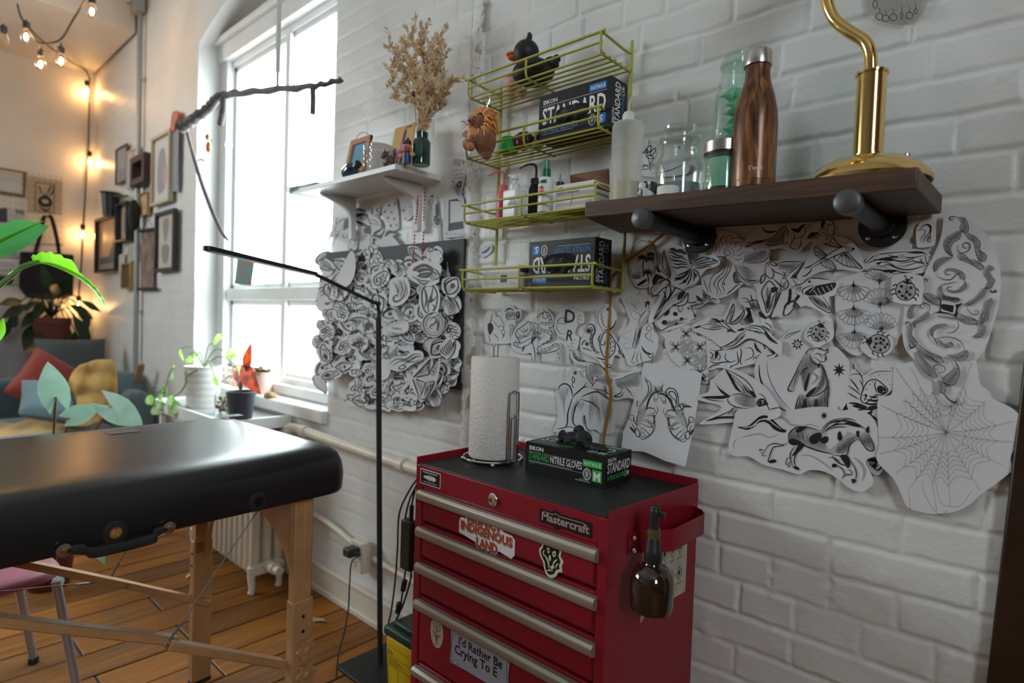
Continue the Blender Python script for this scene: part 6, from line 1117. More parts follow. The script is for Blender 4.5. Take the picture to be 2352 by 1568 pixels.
lat('body',[(.0,.003),(47*k,.0),(53*k,.006),(54*k,h*.56),(53*k,h*.64),(47*k,h*.74),(43*k,h*.79),(42*k,h*.91),(47*k,h*.94),(48*k,h),(47*k,h+.003),(39*k,h+.003),(39*k,h*.8),(44*k,h*.72),(50*k,h*.62),(51*k,h*.5),(50*k,.01),(.0,.007)],GL,t,n=48)
lat('lid',[(.0,h),(37*k,h),(46*k,h+.005),(46*k,h+.012),(24*k,h+.014),(20*k,h+.021),(38*k,h+.027),(39*k,h+.033),(34*k,h+.036),(.0,h+.036)],GL,t,n=48)
lat('contents',[(.0,.008),(49*k,.009),(49*k,.036),(.0,.036)],translucent('lilac_cotton',(.5,.49,.56),.8,.25,.3),t)
def star_paper(t,r,z0,z1,m,n,seed,nm='tissue'):
 rnd=random.Random(seed)
 for i in range(n):
  z=z0+(z1-z0)*(i+.5)/n; b=MB(); a0=rnd.uniform(0,6.28); x,y=rnd.uniform(-.25,.25)*r,rnd.uniform(-.25,.25)*r; q=[]
  for j in range(10):
   a=a0+j*PI/5; rr=r*(.72 if j%2==0 else .30)*rnd.uniform(.8,1.1); q.append((x+rr*math.cos(a),y+rr*math.sin(a)*.8,z+rnd.uniform(-.5,.5)*(z1-z0)/n*1.6))
  for s in (.014,-.014): b.add(q+[(x,y,z+s)],[(j,(j+1)%10,10) if s>0 else ((j+1)%10,j,10) for j in range(10)])
  b.build(nm,m,t,angle=5)
p=onshelf(1683,1.285); t=thing('glass_jar','tall embossed glass jar full of folded green paper stars','jar',p); k=1/ppm(p); h=WY(1683,160,1.285).z-p.z
lat('body',[(.0,.003),(44*k,0),(49*k,.006),(50*k,h*.72),(46*k,h*.84),(37*k,h*.92),(36*k,h*.985),(40*k,h),(40*k,h+.003),(33*k,h+.003),(33*k,h*.92),(43*k,h*.83),(47*k,h*.7),(46*k,.01),(.0,.007)],glass('tall_jar_glass',(.90,.965,.94),mixt=1.15),t,n=48)
lat('lid',[(.0,h),(32*k,h),(38*k,h+.004),(38*k,h+.012),(30*k,h+.020),(30*k,h+.026),(.0,h+.028)],glass('green_glass',(.80,.90,.86),mixt=.9),t,n=48)
star_paper(t,45*k,.07,h*.84,translucent('mint_paper',(.42,.85,.64),.6,0,.5),13,4,'paper_star')
e=MB(); f=lambda x,y,l:Vector(((50*k+l)*math.sin(x*.03-1.35),-(50*k+l)*math.cos(x*.03-1.35),h*.66-y*.001)); ik=Ink(e,f,0,lift=.0003)
ik.run('o1.4,24,20 26,38;o1.2,20,16 26,38;l2 0,0 10,-6 20,2 30,-6 40,2 50,-4;l2 4,70 14,64 24,72 36,64 48,70'); e.build('embossing',GL,t,smooth=False)
p=onshelf(1659,1.19); t=thing('glass_jar','short jar of green paper with a steel lid, left of the wooden bottle','jar',p); k=1/ppm(p); h=WY(1664,345,1.18).z-p.z
lat('body',[(.0,.003),(38*k,0),(42*k,.005),(42*k,h-.006),(38*k,h),(36*k,h),(39*k,h-.008),(39*k,.01),(.0,.007)],GL,t,n=48)
lat('lid',[(.0,h-.004),(43*k,h-.004),(43.5*k,h+.016),(41*k,h+.019),(.0,h+.019)],mat('brushed_steel',(.55,.53,.52),.28,1),t,n=48); lat('gasket',[(42.5*k,h-.008),(43.2*k,h-.004)],BLKP,t,n=48)
lat('paper_lining',[(.0,.009),(37*k,.01),(37*k,h*.8),(.0,h*.86)],translucent('mint_paper',(.30,.66,.48)),t,n=24)
p=onshelf(1729,1.185); t=thing('water_bottle','brown wood-grain water bottle with a steel cap on the dark shelf','water bottle',p); k=1/ppm(p); H=WY(1741,117,1.185).z-p.z
m,nt,bs,N,L=nodes_of('teak_print',.3); tc=N('ShaderNodeTexCoord'); mp=N('ShaderNodeMapping'); mp.inputs['Scale'].default_value=(75,75,9); n=N('ShaderNodeTexNoise'); n.inputs['Scale'].default_value=1; n.inputs['Detail'].default_value=7; n.inputs['Distortion'].default_value=1.3; L(tc.outputs['Object'],mp.inputs[0]); L(mp.outputs[0],n.inputs['Vector']); rr=N('ShaderNodeValToRGB'); e=rr.color_ramp.elements; e[0].position=.33; e[0].color=(.035,.014,.007,1); e[1].position=.72; e[1].color=(.36,.16,.06,1); x=e.new(.5); x.color=(.15,.058,.022,1); L(n.outputs[0],rr.inputs[0]); L(rr.outputs[0],bs.inputs['Base Color']); bs.inputs['Metallic'].default_value=.25
r=48*k; prof=[(.0,.001),(r-.004,.0),(r-.001,.003),(r,.014),(r-.0006,.0145),(r,.015),(r,H*.46),(r*.96,H*.55),(r*.82,H*.66),(r*.64,H*.75),(r*.56,H*.80),(r*.545,H*.885),(.0,H*.885)]
b=MB(); b.lathe(prof,n=56); b.mi=1; f=lambda x,y,l:Vector(((r+l)*math.sin(x/1000/r+.12),-(r+l)*math.cos(x/1000/r+.12),.030-y*.001)); ik=Ink(b,f,1,lift=.0002); ik.text("S'well",12,0,0,sx=.95,bold=.01); b.build('body',[m,mat('silver_print',(.6,.58,.55),.4)],t)
lat('cap',[(.0,H*.88),(r*.63,H*.885),(r*.64,H*.90),(r*.62,H*.975),(r*.55,H*.995),(.0,H)],mat('brushed_steel'),t,n=48)
BRASS=mat('polished_brass',(.78,.54,.20),.13,1)
p=onshelf(1990,1.238); t=thing('brass_lamp','polished brass desk lamp with a bent neck on the right end of the dark shelf','lamp',p); k=1/ppm(p)
R0=.101; lat('base',[(.0,.0),(R0,.0),(R0+.001,.006),(R0*.97,.014),(R0*.84,.029),(R0*.64,.041),(R0*.4,.048),(.02,.051),(.0,.051)],BRASS,t,n=64)
z0=WY(2000,172,1.238).z-p.z
b=MB(); b.tube([(0,0,.046),(.0,0,z0)],.0242,40); b.tube([(.0,0,z0-.001),(.0,0,z0+.003)],.0268,40); b.tube([(0,0,.046),(0,0,.054)],.0268,40); b.build('stem',BRASS,t)
G=[(2001,172),(1999,125),(1985,95),(1950,72),(1917,45),(1902,10),(1897,-40),(1897,-110)]
pts=[WY(x,y,1.238)-p for x,y in G]; b=MB(); b.tube(cr([(v.x,0,v.z) for v in pts],7),.0108,24); b.build('neck',BRASS,t)
top=pts[-1]; b=MB(); b.lathe([(.012,0),(.02,.02),(.06,.045),(.085,.10),(.083,.10),(.058,.05),(.01,.025)],c=(top.x,0,top.z-.02),n=40); b.build('lamp_shade',BRASS,t)
lat('switch',[(.005,.03),(.005,.046),(.008,.048),(.008,.054),(.0,.057)],mat('brushed_steel'),t,n=14).location=(.054,.03,0)
b=MB(); Pc=[WY(*q) for q in ((1555,512,1.386),(1500,556,1.386),(1440,600,1.388),(1405,645,1.388),(1402,700,1.389),(1396,780,1.388),(1393,850,1.387),(1404,900,1.386),(1398,950,1.386),(1388,1000,1.384),(1385,1060,1.375))]; b.tube(cr(Pc,6),.0038,8); tag(b.build('hanging_cable',mat('amber_cord',(.35,.16,.015),.35)),'amber cord running down the wall from the dark shelf to the chest','cord')
def earrings():
 O=[(1998,-30),(1990,10),(2002,32),(2014,48),(2040,57),(2075,62),(2088,52),(2100,50),(2122,36),(2132,10),(2138,-20),(2080,-45),(2030,-45)]
 c=WY(2066,10,1.386); t=thing('earring_display','clear scalloped film holding a row of wire ring earrings, high on the wall','earring display',(c.x,1.386,c.z-.06)); b=MB()
 S=sm(O,True,4); mp=sheet_map(S,.006,.005); v,f=cdt(S,10); b.add([mp(q.x,q.y) for q in v],[tuple(x) for x in f]); b.build('film',translucent('cloudy_film',(.62,.60,.57),.25,.55,.2),t,world=True)
 for i,(x,y,r,sx) in enumerate(((2020,38,8,1),(2034,42,8,1),(2052,40,8,1),(2071,36,8,.35),(2089,36,8,1),(2010,10,9,.6),(2103,26,6,.6))):
  b=MB(); b.tube([WY(x+r*sx*math.cos(a*PI/9),y+r*math.sin(a*PI/9),1.374) for a in range(18)],.0007,6,closed=True); b.tube([WY(x,y-r,1.374),WY(x+1,y-r-7,1.376),WY(x-1,y-r-12,1.378)],.0006,6); b.build('earring',mat('dark_wire',(.08,.075,.06),.35,.8),t,world=True)
earrings()
# ================================================================ WHITE SHELF by the window
WSX0,WSX1,WSY0,WSZ=-2.262,-1.623,1.187,1.748
def wshelf():
 t=thing('wall_shelf','white melamine shelf on white brackets beside the window','shelf',((WSX0+WSX1)/2,1.385,WSZ-.02))
 b=MB(); b.box(((WSX0+WSX1)/2,(WSY0+1.388)/2,WSZ-.009),(WSX1-WSX0,1.388-WSY0,.018)); b.build('board',WHITE,t,world=True,bevel=.0015)
 for x in (-1.735,-2.165):
  b=MB(); P=[(1.225,-.020),(1.24,-.033),(1.33,-.062),(1.352,-.075),(1.362,-.10),(1.366,-.19),(1.386,-.19),(1.386,-.019)]
  b.prism([(y,WSZ+z) for y,z in P],.024,X=Matrix(((0,0,1,x-.012),(1,0,0,0),(0,1,0,0),(0,0,0,1)))); b.build('bracket',WHITE,t,world=True,bevel=.003)
wshelf()
def ws(px,y): p=WY(px,400,y); p.z=WSZ+.0005; return p
rnd=random.Random(4)
for i in range(4):
 c=ws(722+rnd.uniform(-3,3),1.27); b=MB(); X=Matrix.Translation((c.x,c.y,WSZ+.001+.0048*i))@Matrix.Rotation(rnd.uniform(-.2,.15),4,'Z')
 b.box((0,0,.002),(.215,.13,.0040),X=X); tag(b.build('booklet',mat('booklet%d'%i,[(.35,.40,.45),(.6,.6,.58),(.25,.30,.36),(.5,.48,.44)][i],.6),bevel=.001),'thin pale booklet in the pile on the left end of the white shelf','booklet',group='booklets piled on the white shelf')
p=ws(812,1.262); t=thing('leaning_picture','small blue seascape in an orange wood frame leaning on the white shelf','picture',p)
X=frame((0,0,0),(1,0,0),(0,.22,1)); k=1/ppm(p); h=108*k; wd=.135; OW=mat('orange_pine',(.52,.24,.11),.5,var=.15,vscale=25)
b=MB();
for c,d in (((-wd/2+.011,h/2,.006),(.022,h,.013)),((wd/2-.011,h/2,.006),(.022,h,.013)),((0,.011,.006),(wd,.022,.012)),((0,h-.011,.006),(wd,.022,.012))): b.box(c,d,X=X)
b.build('frame',OW,t,bevel=.002); b=MB(); b.box((0,h/2,.003),(wd-.03,h-.03,.004),X=X)
m,nt,bs,N,L=nodes_of('seascape',.5); tc=N('ShaderNodeTexCoord'); sp=N('ShaderNodeSeparateXYZ'); n=N('ShaderNodeTexNoise'); n.inputs['Scale'].default_value=24; L(tc.outputs['Object'],n.inputs[0]); ad=N('ShaderNodeMath'); ad.operation='MULTIPLY_ADD'; ad.inputs[1].default_value=.05; L(n.outputs[0],ad.inputs[0]); L(tc.outputs['Object'],sp.inputs[0]); L(sp.outputs[2],ad.inputs[2]); mr=N('ShaderNodeMapRange'); mr.inputs[1].default_value=.02; mr.inputs[2].default_value=.16; L(ad.outputs[0],mr.inputs[0]); rr=N('ShaderNodeValToRGB'); e=rr.color_ramp.elements; e[0].color=(.02,.06,.12,1); e[1].color=(.10,.32,.50,1)
for q,c in ((.35,(.05,.16,.22,1)),(.55,(.25,.42,.45,1)),(.62,(.06,.26,.38,1))): x=e.new(q); x.color=c
L(mr.outputs[0],rr.inputs[0]); L(rr.outputs[0],bs.inputs['Base Color']); b.build('painting',m,t)
b=MB(); b.tube(cr([X@Vector((-wd*.35,h,.006)),X@Vector((-.02,h+.022,.008)),X@Vector((.02,h+.018,.008)),X@Vector((wd*.35,h,.006))],5),.0015,6); b.build('hanging_cord',OW,t)
BG=mat('dark_blue_glass',(.012,.035,.075),.1,spec=.7,coat=.5)
p=ws(806,1.217); t=thing('ink_bottle','dark blue glass bottle leaning on its side on the white shelf','bottle',p); b=MB(); b.lathe([(.0,-.03),(.024,-.03),(.027,-.024),(.027,.012),(.018,.024),(.011,.030),(.011,.042),(.0,.042)],X=Matrix.Translation((0,0,.0285))@Matrix.Rotation(R(70),4,'Y'),n=28); b.build('body',BG,t); b=MB(); b.lathe([(.0,.04),(.014,.04),(.014,.052),(.0,.053)],X=Matrix.Translation((0,0,.0285))@Matrix.Rotation(R(70),4,'Y'),n=20); b.build('cap',BLKP,t)
p=ws(868,1.232); t=thing('glass_tumbler','diamond cut clear glass tumbler on the white shelf','tumbler',p); k=1/ppm(p); r=33*k;h=62*k
b=MB(); n=32; m=9
for i in range(m):
 for j in range(n):
  z0,z1=h*i/m,h*(i+1)/m; s=(i%2)*.5; a=[2*PI*(j+s+q)/n for q in (0,.5,1)]; rr=r*(.93+.07*(i+.5)/m)
  c=(rr*1.045*math.cos(a[1]),rr*1.045*math.sin(a[1]),(z0+z1)/2)
  q=[(rr*math.cos(a[0]),rr*math.sin(a[0]),(z0+z1)/2),(rr*math.cos(a[1]),rr*math.sin(a[1]),z0-h/m*.5 if i else z0),(rr*math.cos(a[2]),rr*math.sin(a[2]),(z0+z1)/2),(rr*math.cos(a[1]),rr*math.sin(a[1]),min(h,z1+h/m*.5))]
  b.add(q+[c],[(0,1,4),(1,2,4),(2,3,4),(3,0,4)])
b.lathe([(.0,.004),(r*.85,.004),(r*.93,h)],n=32); b.build('body',glass('cut_glass',(.80,.785,.775),.03,1.1),t,angle=8)
p=ws(893,1.205); t=thing('animal_figurine','small brown carved animal figurine at the front of the white shelf','figurine',p,R(20)); b=MB(); b.ell((0,0,.020),(.022,.014,.020),n=16); b.ell((-.016,-.002,.040),(.013,.011,.013),n=14); b.ell((-.027,-.002,.038),(.007,.007,.006),n=10)
for x in (-.012,.012):
 for y in (-.008,.008): b.ell((x,y,.007),(.006,.006,.008),n=8)
b.build('body',mat('carved_brown',(.10,.07,.045),.45,var=.3,vscale=60,bump=.5,bscale=120),t); b=MB(); b.ell((-.012,.007,.053),(.004,.003,.005),n=8); b.ell((-.012,-.009,.053),(.004,.003,.005),n=8); b.build('ear',mat('carved_brown'),t)
p=ws(913,1.285); k=1/ppm(p); W=.118;H=118*k; b=MB(); X=frame(p,(1,0,0),(0,.16,1)); b.box((0,H/2,0),(W,H,.003),X=X); ik=Ink(b,lambda x,y,l:X@Vector((x*W/100,H-y*H/100,.0018+l)),1,lift=.0002,dl=.00003)
ik.run('@1;f -45,55 -30,42 -22,60 -30,90 -46,86;f 6,8 14,14 10,32 2,44 -8,40 0,20;f -10,56 4,48 10,70 0,92 -14,80;f 14,50 30,44 44,60 40,84 22,90 10,74;f 20,30 30,28 34,40 24,44;f -34,92 -10,94 -4,100 -40,100;@2;f -22,62 -10,44 -4,22 2,12 0,34 10,40 30,32 32,38 8,50 -8,60 -16,80 -24,86;@3;f 14,66 24,60 28,80 18,88;f -8,70 0,62 2,78 -6,84;@4;d2 10,6 16,6 22,5 28,6 33,5')
tag(b.build('art_card',[mat('mustard_card',(.60,.36,.10),.6),mat('ink_navy',(.02,.02,.06),.6),mat('pink_paint',(.55,.16,.36),.6),mat('gold_paint',(.65,.42,.12),.6),INK],smooth=False),'mustard art card splashed with navy and pink shapes on the white shelf','art card')
blob('clown_figurine','small painted figurine in red and blue with yellow hands on the white shelf','figurine',[('body',[('l',[(.0,0),(.013,0),(.014,.006),(.013,.032),(.008,.036),(.0,.036)])],mat('blue_paint',(.02,.06,.22),.35)),('collar',[('e',(0,0,.040),(.012,.012,.007))],mat('red_paint',(.5,.03,.03),.4)),('head',[('e',(0,0,.055),(.012,.012,.013)),('e',(0,-.013,.053),(.004,.004,.004))],mat('rose_paint',(.55,.22,.16),.4)),('hat',[('e',(0,.002,.069),(.012,.012,.010)),('e',(0,0,.064),(.015,.015,.003))],mat('dark_red_paint',(.12,.02,.03),.5)),('hand',[('e',(-.022,-.003,.026),(.009,.006,.008)),('e',(.022,-.003,.026),(.010,.006,.008)),('e',(-.016,0,.032),(.006,.005,.004)),('e',(.016,0,.032),(.006,.005,.004))],mat('yellow_paint',(.55,.36,.12),.4))],ws(934,1.21),[],R(20))
def dried():
 p=ws(966,1.255); k=1/ppm(p); h=74*k; r=21*k; t=thing('vase','dark green glass bottle vase at the right end of the white shelf','vase',p)
 lat('body',[(.0,.002),(r-.003,0),(r,.004),(r,h*.70),(r*.8,h*.80),(r*.7,h*.82),(r*.72,h),(r*.6,h),(r*.58,h*.8),(.0,h*.7)],mat('dark_green_glass',(.006,.045,.032),.12,spec=.7,coat=.5),t)
 rnd=random.Random(11); st=MB(); lf=MB(); T=thing('dried_branch','dried straw coloured leafy branches standing in the green vase','dried plant',(p.x,p.y,p.z+h*.8))
 def lfm(o,d,L):
  n=Vector((rnd.uniform(-1,1),rnd.uniform(-1,1),rnd.uniform(-1,1))).normalized(); s=d.cross(n).normalized()*L*.19; lf.add([o,o+d*L*.45+s,o+d*L,o+d*L*.45-s,o+d*L*.5+n*L*.08],[(0,1,4),(1,2,4),(2,3,4),(3,0,4)])
 def branch(P,leaves,L):
  st.tube(P,[.0016*(1-.6*i/len(P)) for i in range(len(P))],5)
  for i in range(1,len(P)-1):
   d=(P[i+1]-P[i]).normalized()
   for q in range(leaves):
    a=Vector((rnd.uniform(-1,1),rnd.uniform(-1,1),rnd.uniform(-.3,1))).normalized(); lfm(P[i]+(P[i+1]-P[i])*rnd.random(),(d*.8+a*.9).normalized(),L*rnd.uniform(.6,1.1))
 ends=[(890,110),(905,150),(925,95),(945,80),(968,75),(985,95),(1005,85),(1020,110),(1045,180),(1030,200),(900,225),(885,155),(1010,150),(950,150),(1020,240),(975,130),(940,220),(890,195),(1000,200)]
 for i,(x,y) in enumerate(ends):
  e=WY(x,y,1.285+rnd.uniform(-.07,.05)); o=Vector((p.x,p.y,p.z+h*.9)); m=o*.55+e*.45+Vector((rnd.uniform(-.01,.01)+(o.x-e.x)*.25,0,.02)); branch(cr([o,m,e],7),6,.027)
  for j in range(3): q=m*(.5-.2*j)+e*(.5+.2*j); d=Vector((rnd.uniform(-1,1),rnd.uniform(-.6,.6),rnd.uniform(.1,1))).normalized(); branch(cr([q,q+d*.025+Vector((0,0,.006)),q+d*.05+Vector((0,0,.02))],3),4,.024)
 m=mat('straw_leaf',(.74,.54,.34),.75,var=.15,vscale=60); st.build('stem',m,T,world=True); lf.build('foliage',m,T,world=True,smooth=False)
 e=WY(950,215,1.26); b=MB(); b.ell(e,(.008,.008,.009),n=10); b.tube(cr([e,WY(957,290,1.27),WY(962,335,1.28)],4),.001,5); b.build('dark_bud',mat('burgundy_bud',(.10,.02,.03),.7),T,world=True)
dried()
def rosary():
 NBD=0; t=thing('bead_strand','long strand of small red beads hanging from the white shelf bracket','beads',WY(972,430,1.33)); b=MB(); c=MB(); RB=mat('red_beads',(.50,.015,.03),.3)
 for P in ([(977,428),(974,480),(973,530),(971,580),(970,605)],[(961,445),(958,480),(953,530),(950,580),(946,615),(945,635),(950,640),(957,638),(959,632)]):
  Q=cr([WY(x,y,1.345) for x,y in P],14); c.tube(Q,.0007,5); acc=0; k=0
  for u,v in zip(Q[:-1],Q[1:]):
   acc+=(v-u).length
   if acc>.0078:
    acc=0;k+=1
    if k%15 not in (11,12,13): q=MB(); q.ell(v,.0034,n=8); q.build('bead',RB,t,world=True)
 c.build('thread',RB,t,world=True)
rosary()
# ================================================================ MASSAGE TABLE
BEECH=mat('beech',(.50,.27,.115),.42,var=.25,vscale=9,bump=.1,bscale=90); VINYL=mat('black_vinyl',(.013,.013,.016),.29,spec=.6,bump=.2,bscale=420,bdist=.00015); STEEL=mat('brushed_steel')
def mtable():
 t=thing('massage_table','black vinyl massage table on folding beech legs','massage table',(-1.745,.60,0),R(2.2)); I=gmat(t).inverted()
 L0,L1,w=-1.55,.295,.352; zb,zt=.757,.890
 b=MB(); rows=[]; rc=.06
 def ring(ins,z):
  o=[]; x0,x1,y0,y1=-w+ins,w-ins,L0+ins,L1-ins; r=max(.02,rc-ins*.3)
  for cx,cy,a0 in ((x1-r,y1-r,0),(x0+r,y1-r,90),(x0+r,y0+r,180),(x1-r,y0+r,270)):
   for k in range(7): a=R(a0+15*k); o.append((cx+r*math.cos(a),cy+r*math.sin(a),z))
  return o
 pr=[(.02,zb),(.004,zb+.003),(.0,zb+.012),(-.002,zb+.05),(.002,zb+.082),(.012,zb+.106),(.030,zb+.120),(.06,zb+.1285),(.11,zb+.132),(.2,zb+.1335),(.33,zb+.1335)]
 for q in pr: rows.append(ring(*q))
 vs=[v for r_ in rows for v in r_]; n=28; fs=[]
 for i in range(len(rows)-1):
  for k in range(n): fs.append((i*n+k,i*n+(k+1)%n,(i+1)*n+(k+1)%n,(i+1)*n+k))
 fs+=[tuple(range(n-1,-1,-1)),tuple((len(rows)-1)*n+k for k in range(n))]
 b.add(vs,fs); b.build('pad',VINYL,t,angle=70)
 f=MB(); f.box((0,(L0+L1)/2,zb-.004),(2*w-.2,L1-L0-.12,.012)); f.build('frame',BEECH,t)
 sx=w+.001
 def side(px,py):
  v=I.to_3x3()@ray(px,py); c=I@CAM; k=(sx-c.x)/v.x; return c+v*k
 for i,(px,py,m2) in enumerate(((593,1152,DARK),(265,1222,mat('seen_wood',(.5,.22,.06),.6)))):
  p=side(px,py); g=MB(); X=frame((sx-.001,p.y,p.z),(0,1,0),(0,0,1)); g.lathe([(.011,.004),(.012,.006),(.021,.005),(.024,.001),(.024,-.002)],X=X,n=30); g.mi=1; g.lathe([(.0,.0045),(.0112,.0045)],X=X,n=30); g.build('grommet',[BLKP,m2],t)
 a=side(145,1262);c=side(386,1210); h=MB(); m=(a+c)/2
 P=cr([(sx+.004,a.y,a.z),(sx+.008,a.y+.03,a.z-.006),(sx+.012,m.y-.04,m.z-.016),(sx+.012,m.y+.06,m.z-.015),(sx+.008,c.y-.03,c.z-.006),(sx+.004,c.y,c.z)],6)
 vs=[];fs=[]
 for i,p in enumerate(P):
  k=min(i,len(P)-1-i); wd=.008 if k<4 else .0105
  vs+=[p+Vector((0,0,wd)),p+Vector((.004,0,wd*.5)),p+Vector((.005,0,-wd*.5)),p+Vector((0,0,-wd)),p+Vector((-.004,0,-wd)),p+Vector((-.004,0,wd))]
 for i in range(len(P)-1):
  for k in range(6): fs.append((i*6+k,i*6+(k+1)%6,i*6+6+(k+1)%6,i*6+6+k))
 fs+=[tuple(range(6)),tuple(6*(len(P)-1)+k for k in range(5,-1,-1))]; h.add(vs,fs); hh=h.build('carry_handle',VINYL,t)
 for p in (a,c):
  q=MB(); X=frame((sx+.006,p.y,p.z),(0,1,0),(0,0,1)); q.lathe([(.013,0),(.013,.002),(.008,.003),(.0,.003)],X=X,n=24); q.mi=1; q.lathe([(.0055,.003),(.004,.006),(.0,.0065)],X=X,n=16); q.build('rivet',[STEEL,mat('brass_rivet',(.6,.4,.12),.3,1)],hh)
 for px,py in ((281,992),(529,955)):
  p=I@WZ(px,py,zb+.1335); q=MB(); q.box((p.x,p.y,zb+.134),(.045,.075,.0016)); q.build('velcro_tab',mat('black_vinyl_tab',(.02,.02,.022),.5),t,bevel=.0007)
 def leg_end(yy,sg):
  for s in (1,-1):
   x=s*.305
   b=MB(); b.box((x,yy,(zb+.44)/2),(.030,.052,zb-.44)); b.box((x+s*.013,yy+.012*sg,(zb+.47)/2),(.006,.026,zb-.50)); lg=b.build('leg',BEECH,t,bevel=.004)
   e=MB(); e.box((x+s*.002,yy-.0,.245),(.034,.060,.476),taper=1); e.build('leg_extension',BEECH,lg,bevel=.004)
   h=MB()
   for z in (.44,.40,.30,.26): h.lathe([(.0045,0),(.0045,.001),(.0,.0011)],X=frame((x+s*.0195,yy,z) if s>0 else (x,yy-.0305,z),(0,1,0) if s>0 else (1,0,0),(0,0,1)),n=12)
   h.build('peg_hole',DARK,lg)
   for z in (.352,.285):
    k=MB(); X=frame((x+.022,yy+.006,z) if s>0 else (x-.022,yy-.006,z),(0,1,0) if s>0 else (0,-1,0),(0,0,1))
    P=[((.026+.004*math.cos(6*a))*math.cos(a),(.026+.004*math.cos(6*a))*math.sin(a)) for a in np.linspace(0,2*PI,49)[:-1]]
    k.prism(P,.013,X=X); k.lathe([(.0,.013),(.012,.013),(.009,.017),(.0,.018)],X=X,n=16); k.build('knob',BEECH,lg,bevel=.002)
   r=MB(); r.box((x+s*.002,yy,.006),(.036,.062,.014)); r.build('foot',BLKP,lg,bevel=.003)
  A=[(-.292,zb-.012),(-.292,.40),(-.282,.40)]+[(-.262+.0*q,.0) for q in ()]
  arc=[(-.282+.02*0,.42)]+[(.268*math.cos(a)*-1,.46+.215*math.sin(a)) for a in np.linspace(.02,PI-.02,28)]+[(.282,.42)]
  P=[(-.292,zb-.008),(-.292,.42)]+arc+[(.292,.42),(.292,zb-.008)]
  p=MB(); p.prism(P,.012,X=frame((0,yy+.012,0),(1,0,0),(0,0,1))); p.build('end_panel',BEECH,t,smooth=False)
 leg_end(.175,1); leg_end(-1.42,-1)
 for s,za,(jx,jy) in ((1,.330,(383,1478)),(-1,.385,(486,1385))):
  x=s*.285; v=I.to_3x3()@ray(jx,jy); c0=I@CAM
  def on(px,py):
   v=I.to_3x3()@ray(px,py); return c0+v*((x-c0.x)/v.x)
  if s>0: J=on(383,1478); A=on(648,1523); E=on(20,1438)
  else: J=on(259,1335); A=on(478,1384); E=on(110,1304)
  E=J+(E-J)*((-1.40-J.y)/(E.y-J.y))
  b=MB(); b.bar(A,J,.020,.034,up=(s,0,0)) if 0 else b.bar(A,J,.034,.020); b.build('brace',BEECH,t,bevel=.003)
  b=MB(); d=(E-J).normalized(); b.bar(J-d*.03+Vector((-.021*s,0,.004)),E+Vector((-.021*s,0,0)),.034,.020); o=b.build('brace',BEECH,t,bevel=.003)
  q=MB(); X=frame(J+Vector((.011,0,0)),(0,1,0),(0,0,1)); q.lathe([(.008,0),(.008,.003),(.004,.004),(.0,.004)],X=X,n=16); q.build('bolt',CHROME,o)
  q=MB(); top=Vector((x,.08,zb)); q.tube([J+Vector((.012*s,0,.012)),top],.0014,6); q.tube([J+Vector((.012*s,0,.012)),J+(top-J)*.12+Vector((.012*s,0,.008))],.0032,8); e=Vector((x+.012*s,J.y-.75,zb-.18));
  if s<0: q.tube([J+Vector((.012*s,0,0)),e],.0014,6); q.tube([J+Vector((.012*s,0,0)),J+(e-J)*.12],.0032,8)
  q.build('tension_wire',mat('wire_grey',(.16,.16,.15),.5,.3),t)
mtable()
def chair():
 c=WZ(100,1350,.46); t=thing('chair','chair with a pink vinyl seat and grey tube legs half under the massage table','chair',(-2.31,.20,0),R(8)); I=gmat(t).inverted()
 PV=mat('pink_vinyl',(.40,.14,.20),.4,var=.12,vscale=30); TB=mat('grey_tube',(.42,.42,.47),.32,.55)
 b=MB();
 ring=lambda ins,z:[((.20-ins)*math.copysign(abs(math.cos(a))**.45,math.cos(a)),(.20-ins)*math.copysign(abs(math.sin(a))**.45,math.sin(a)),z) for a in np.linspace(0,2*PI,45)[:-1]]
 rs=[ring(.015,.425),ring(.002,.43),ring(0,.447),ring(.008,.458),ring(.03,.463),ring(.08,.466)]; vs=[v for r_ in rs for v in r_]; n=44
 fs=[(i*n+k,i*n+(k+1)%n,(i+1)*n+(k+1)%n,(i+1)*n+k) for i in range(5) for k in range(n)]+[tuple(range(n-1,-1,-1)),tuple(5*n+k for k in range(n))]
 b.add(vs,fs); b.build('seat',PV,t,angle=60)
 for x,y,dx,dy in ((.185,.165,.02,.06),(.185,-.15,.03,-.07),(-.19,.165,-.03,.07),(-.18,-.15,-.03,-.07)):
  b=MB(); b.tube([(x,y,.425),(x+dx,y+dy,.012)],.0125,14); lg=b.build('leg',TB,t); q=MB(); q.lathe([(.0,0),(.016,0),(.0165,.016),(.014,.02),(.0,.02)],c=(x+dx,y+dy,0),n=16); q.build('foot',BLKP,lg)
 for s in (-1,1):
  b=MB(); b.tube(cr([(-.19,s*.165,.42),(-.215,s*.168,.50),(-.23,s*.165,.62),(-.25,s*.15,.70)],5),.0125,12); b.build('back_post',TB,t)
 b=MB(); b.box((-.245,0,.645),(.03,.30,.12)); b.build('backrest',PV,t,bevel=.012,seg=3)
chair()
def on_ray(px,py,P,dist):
 v=ray(px,py).normalized(); d=CAM-P; B=d.dot(v); C=d.dot(d)-dist*dist; D=B*B-C
 return CAM+v*(-B-math.sqrt(max(0,D)))
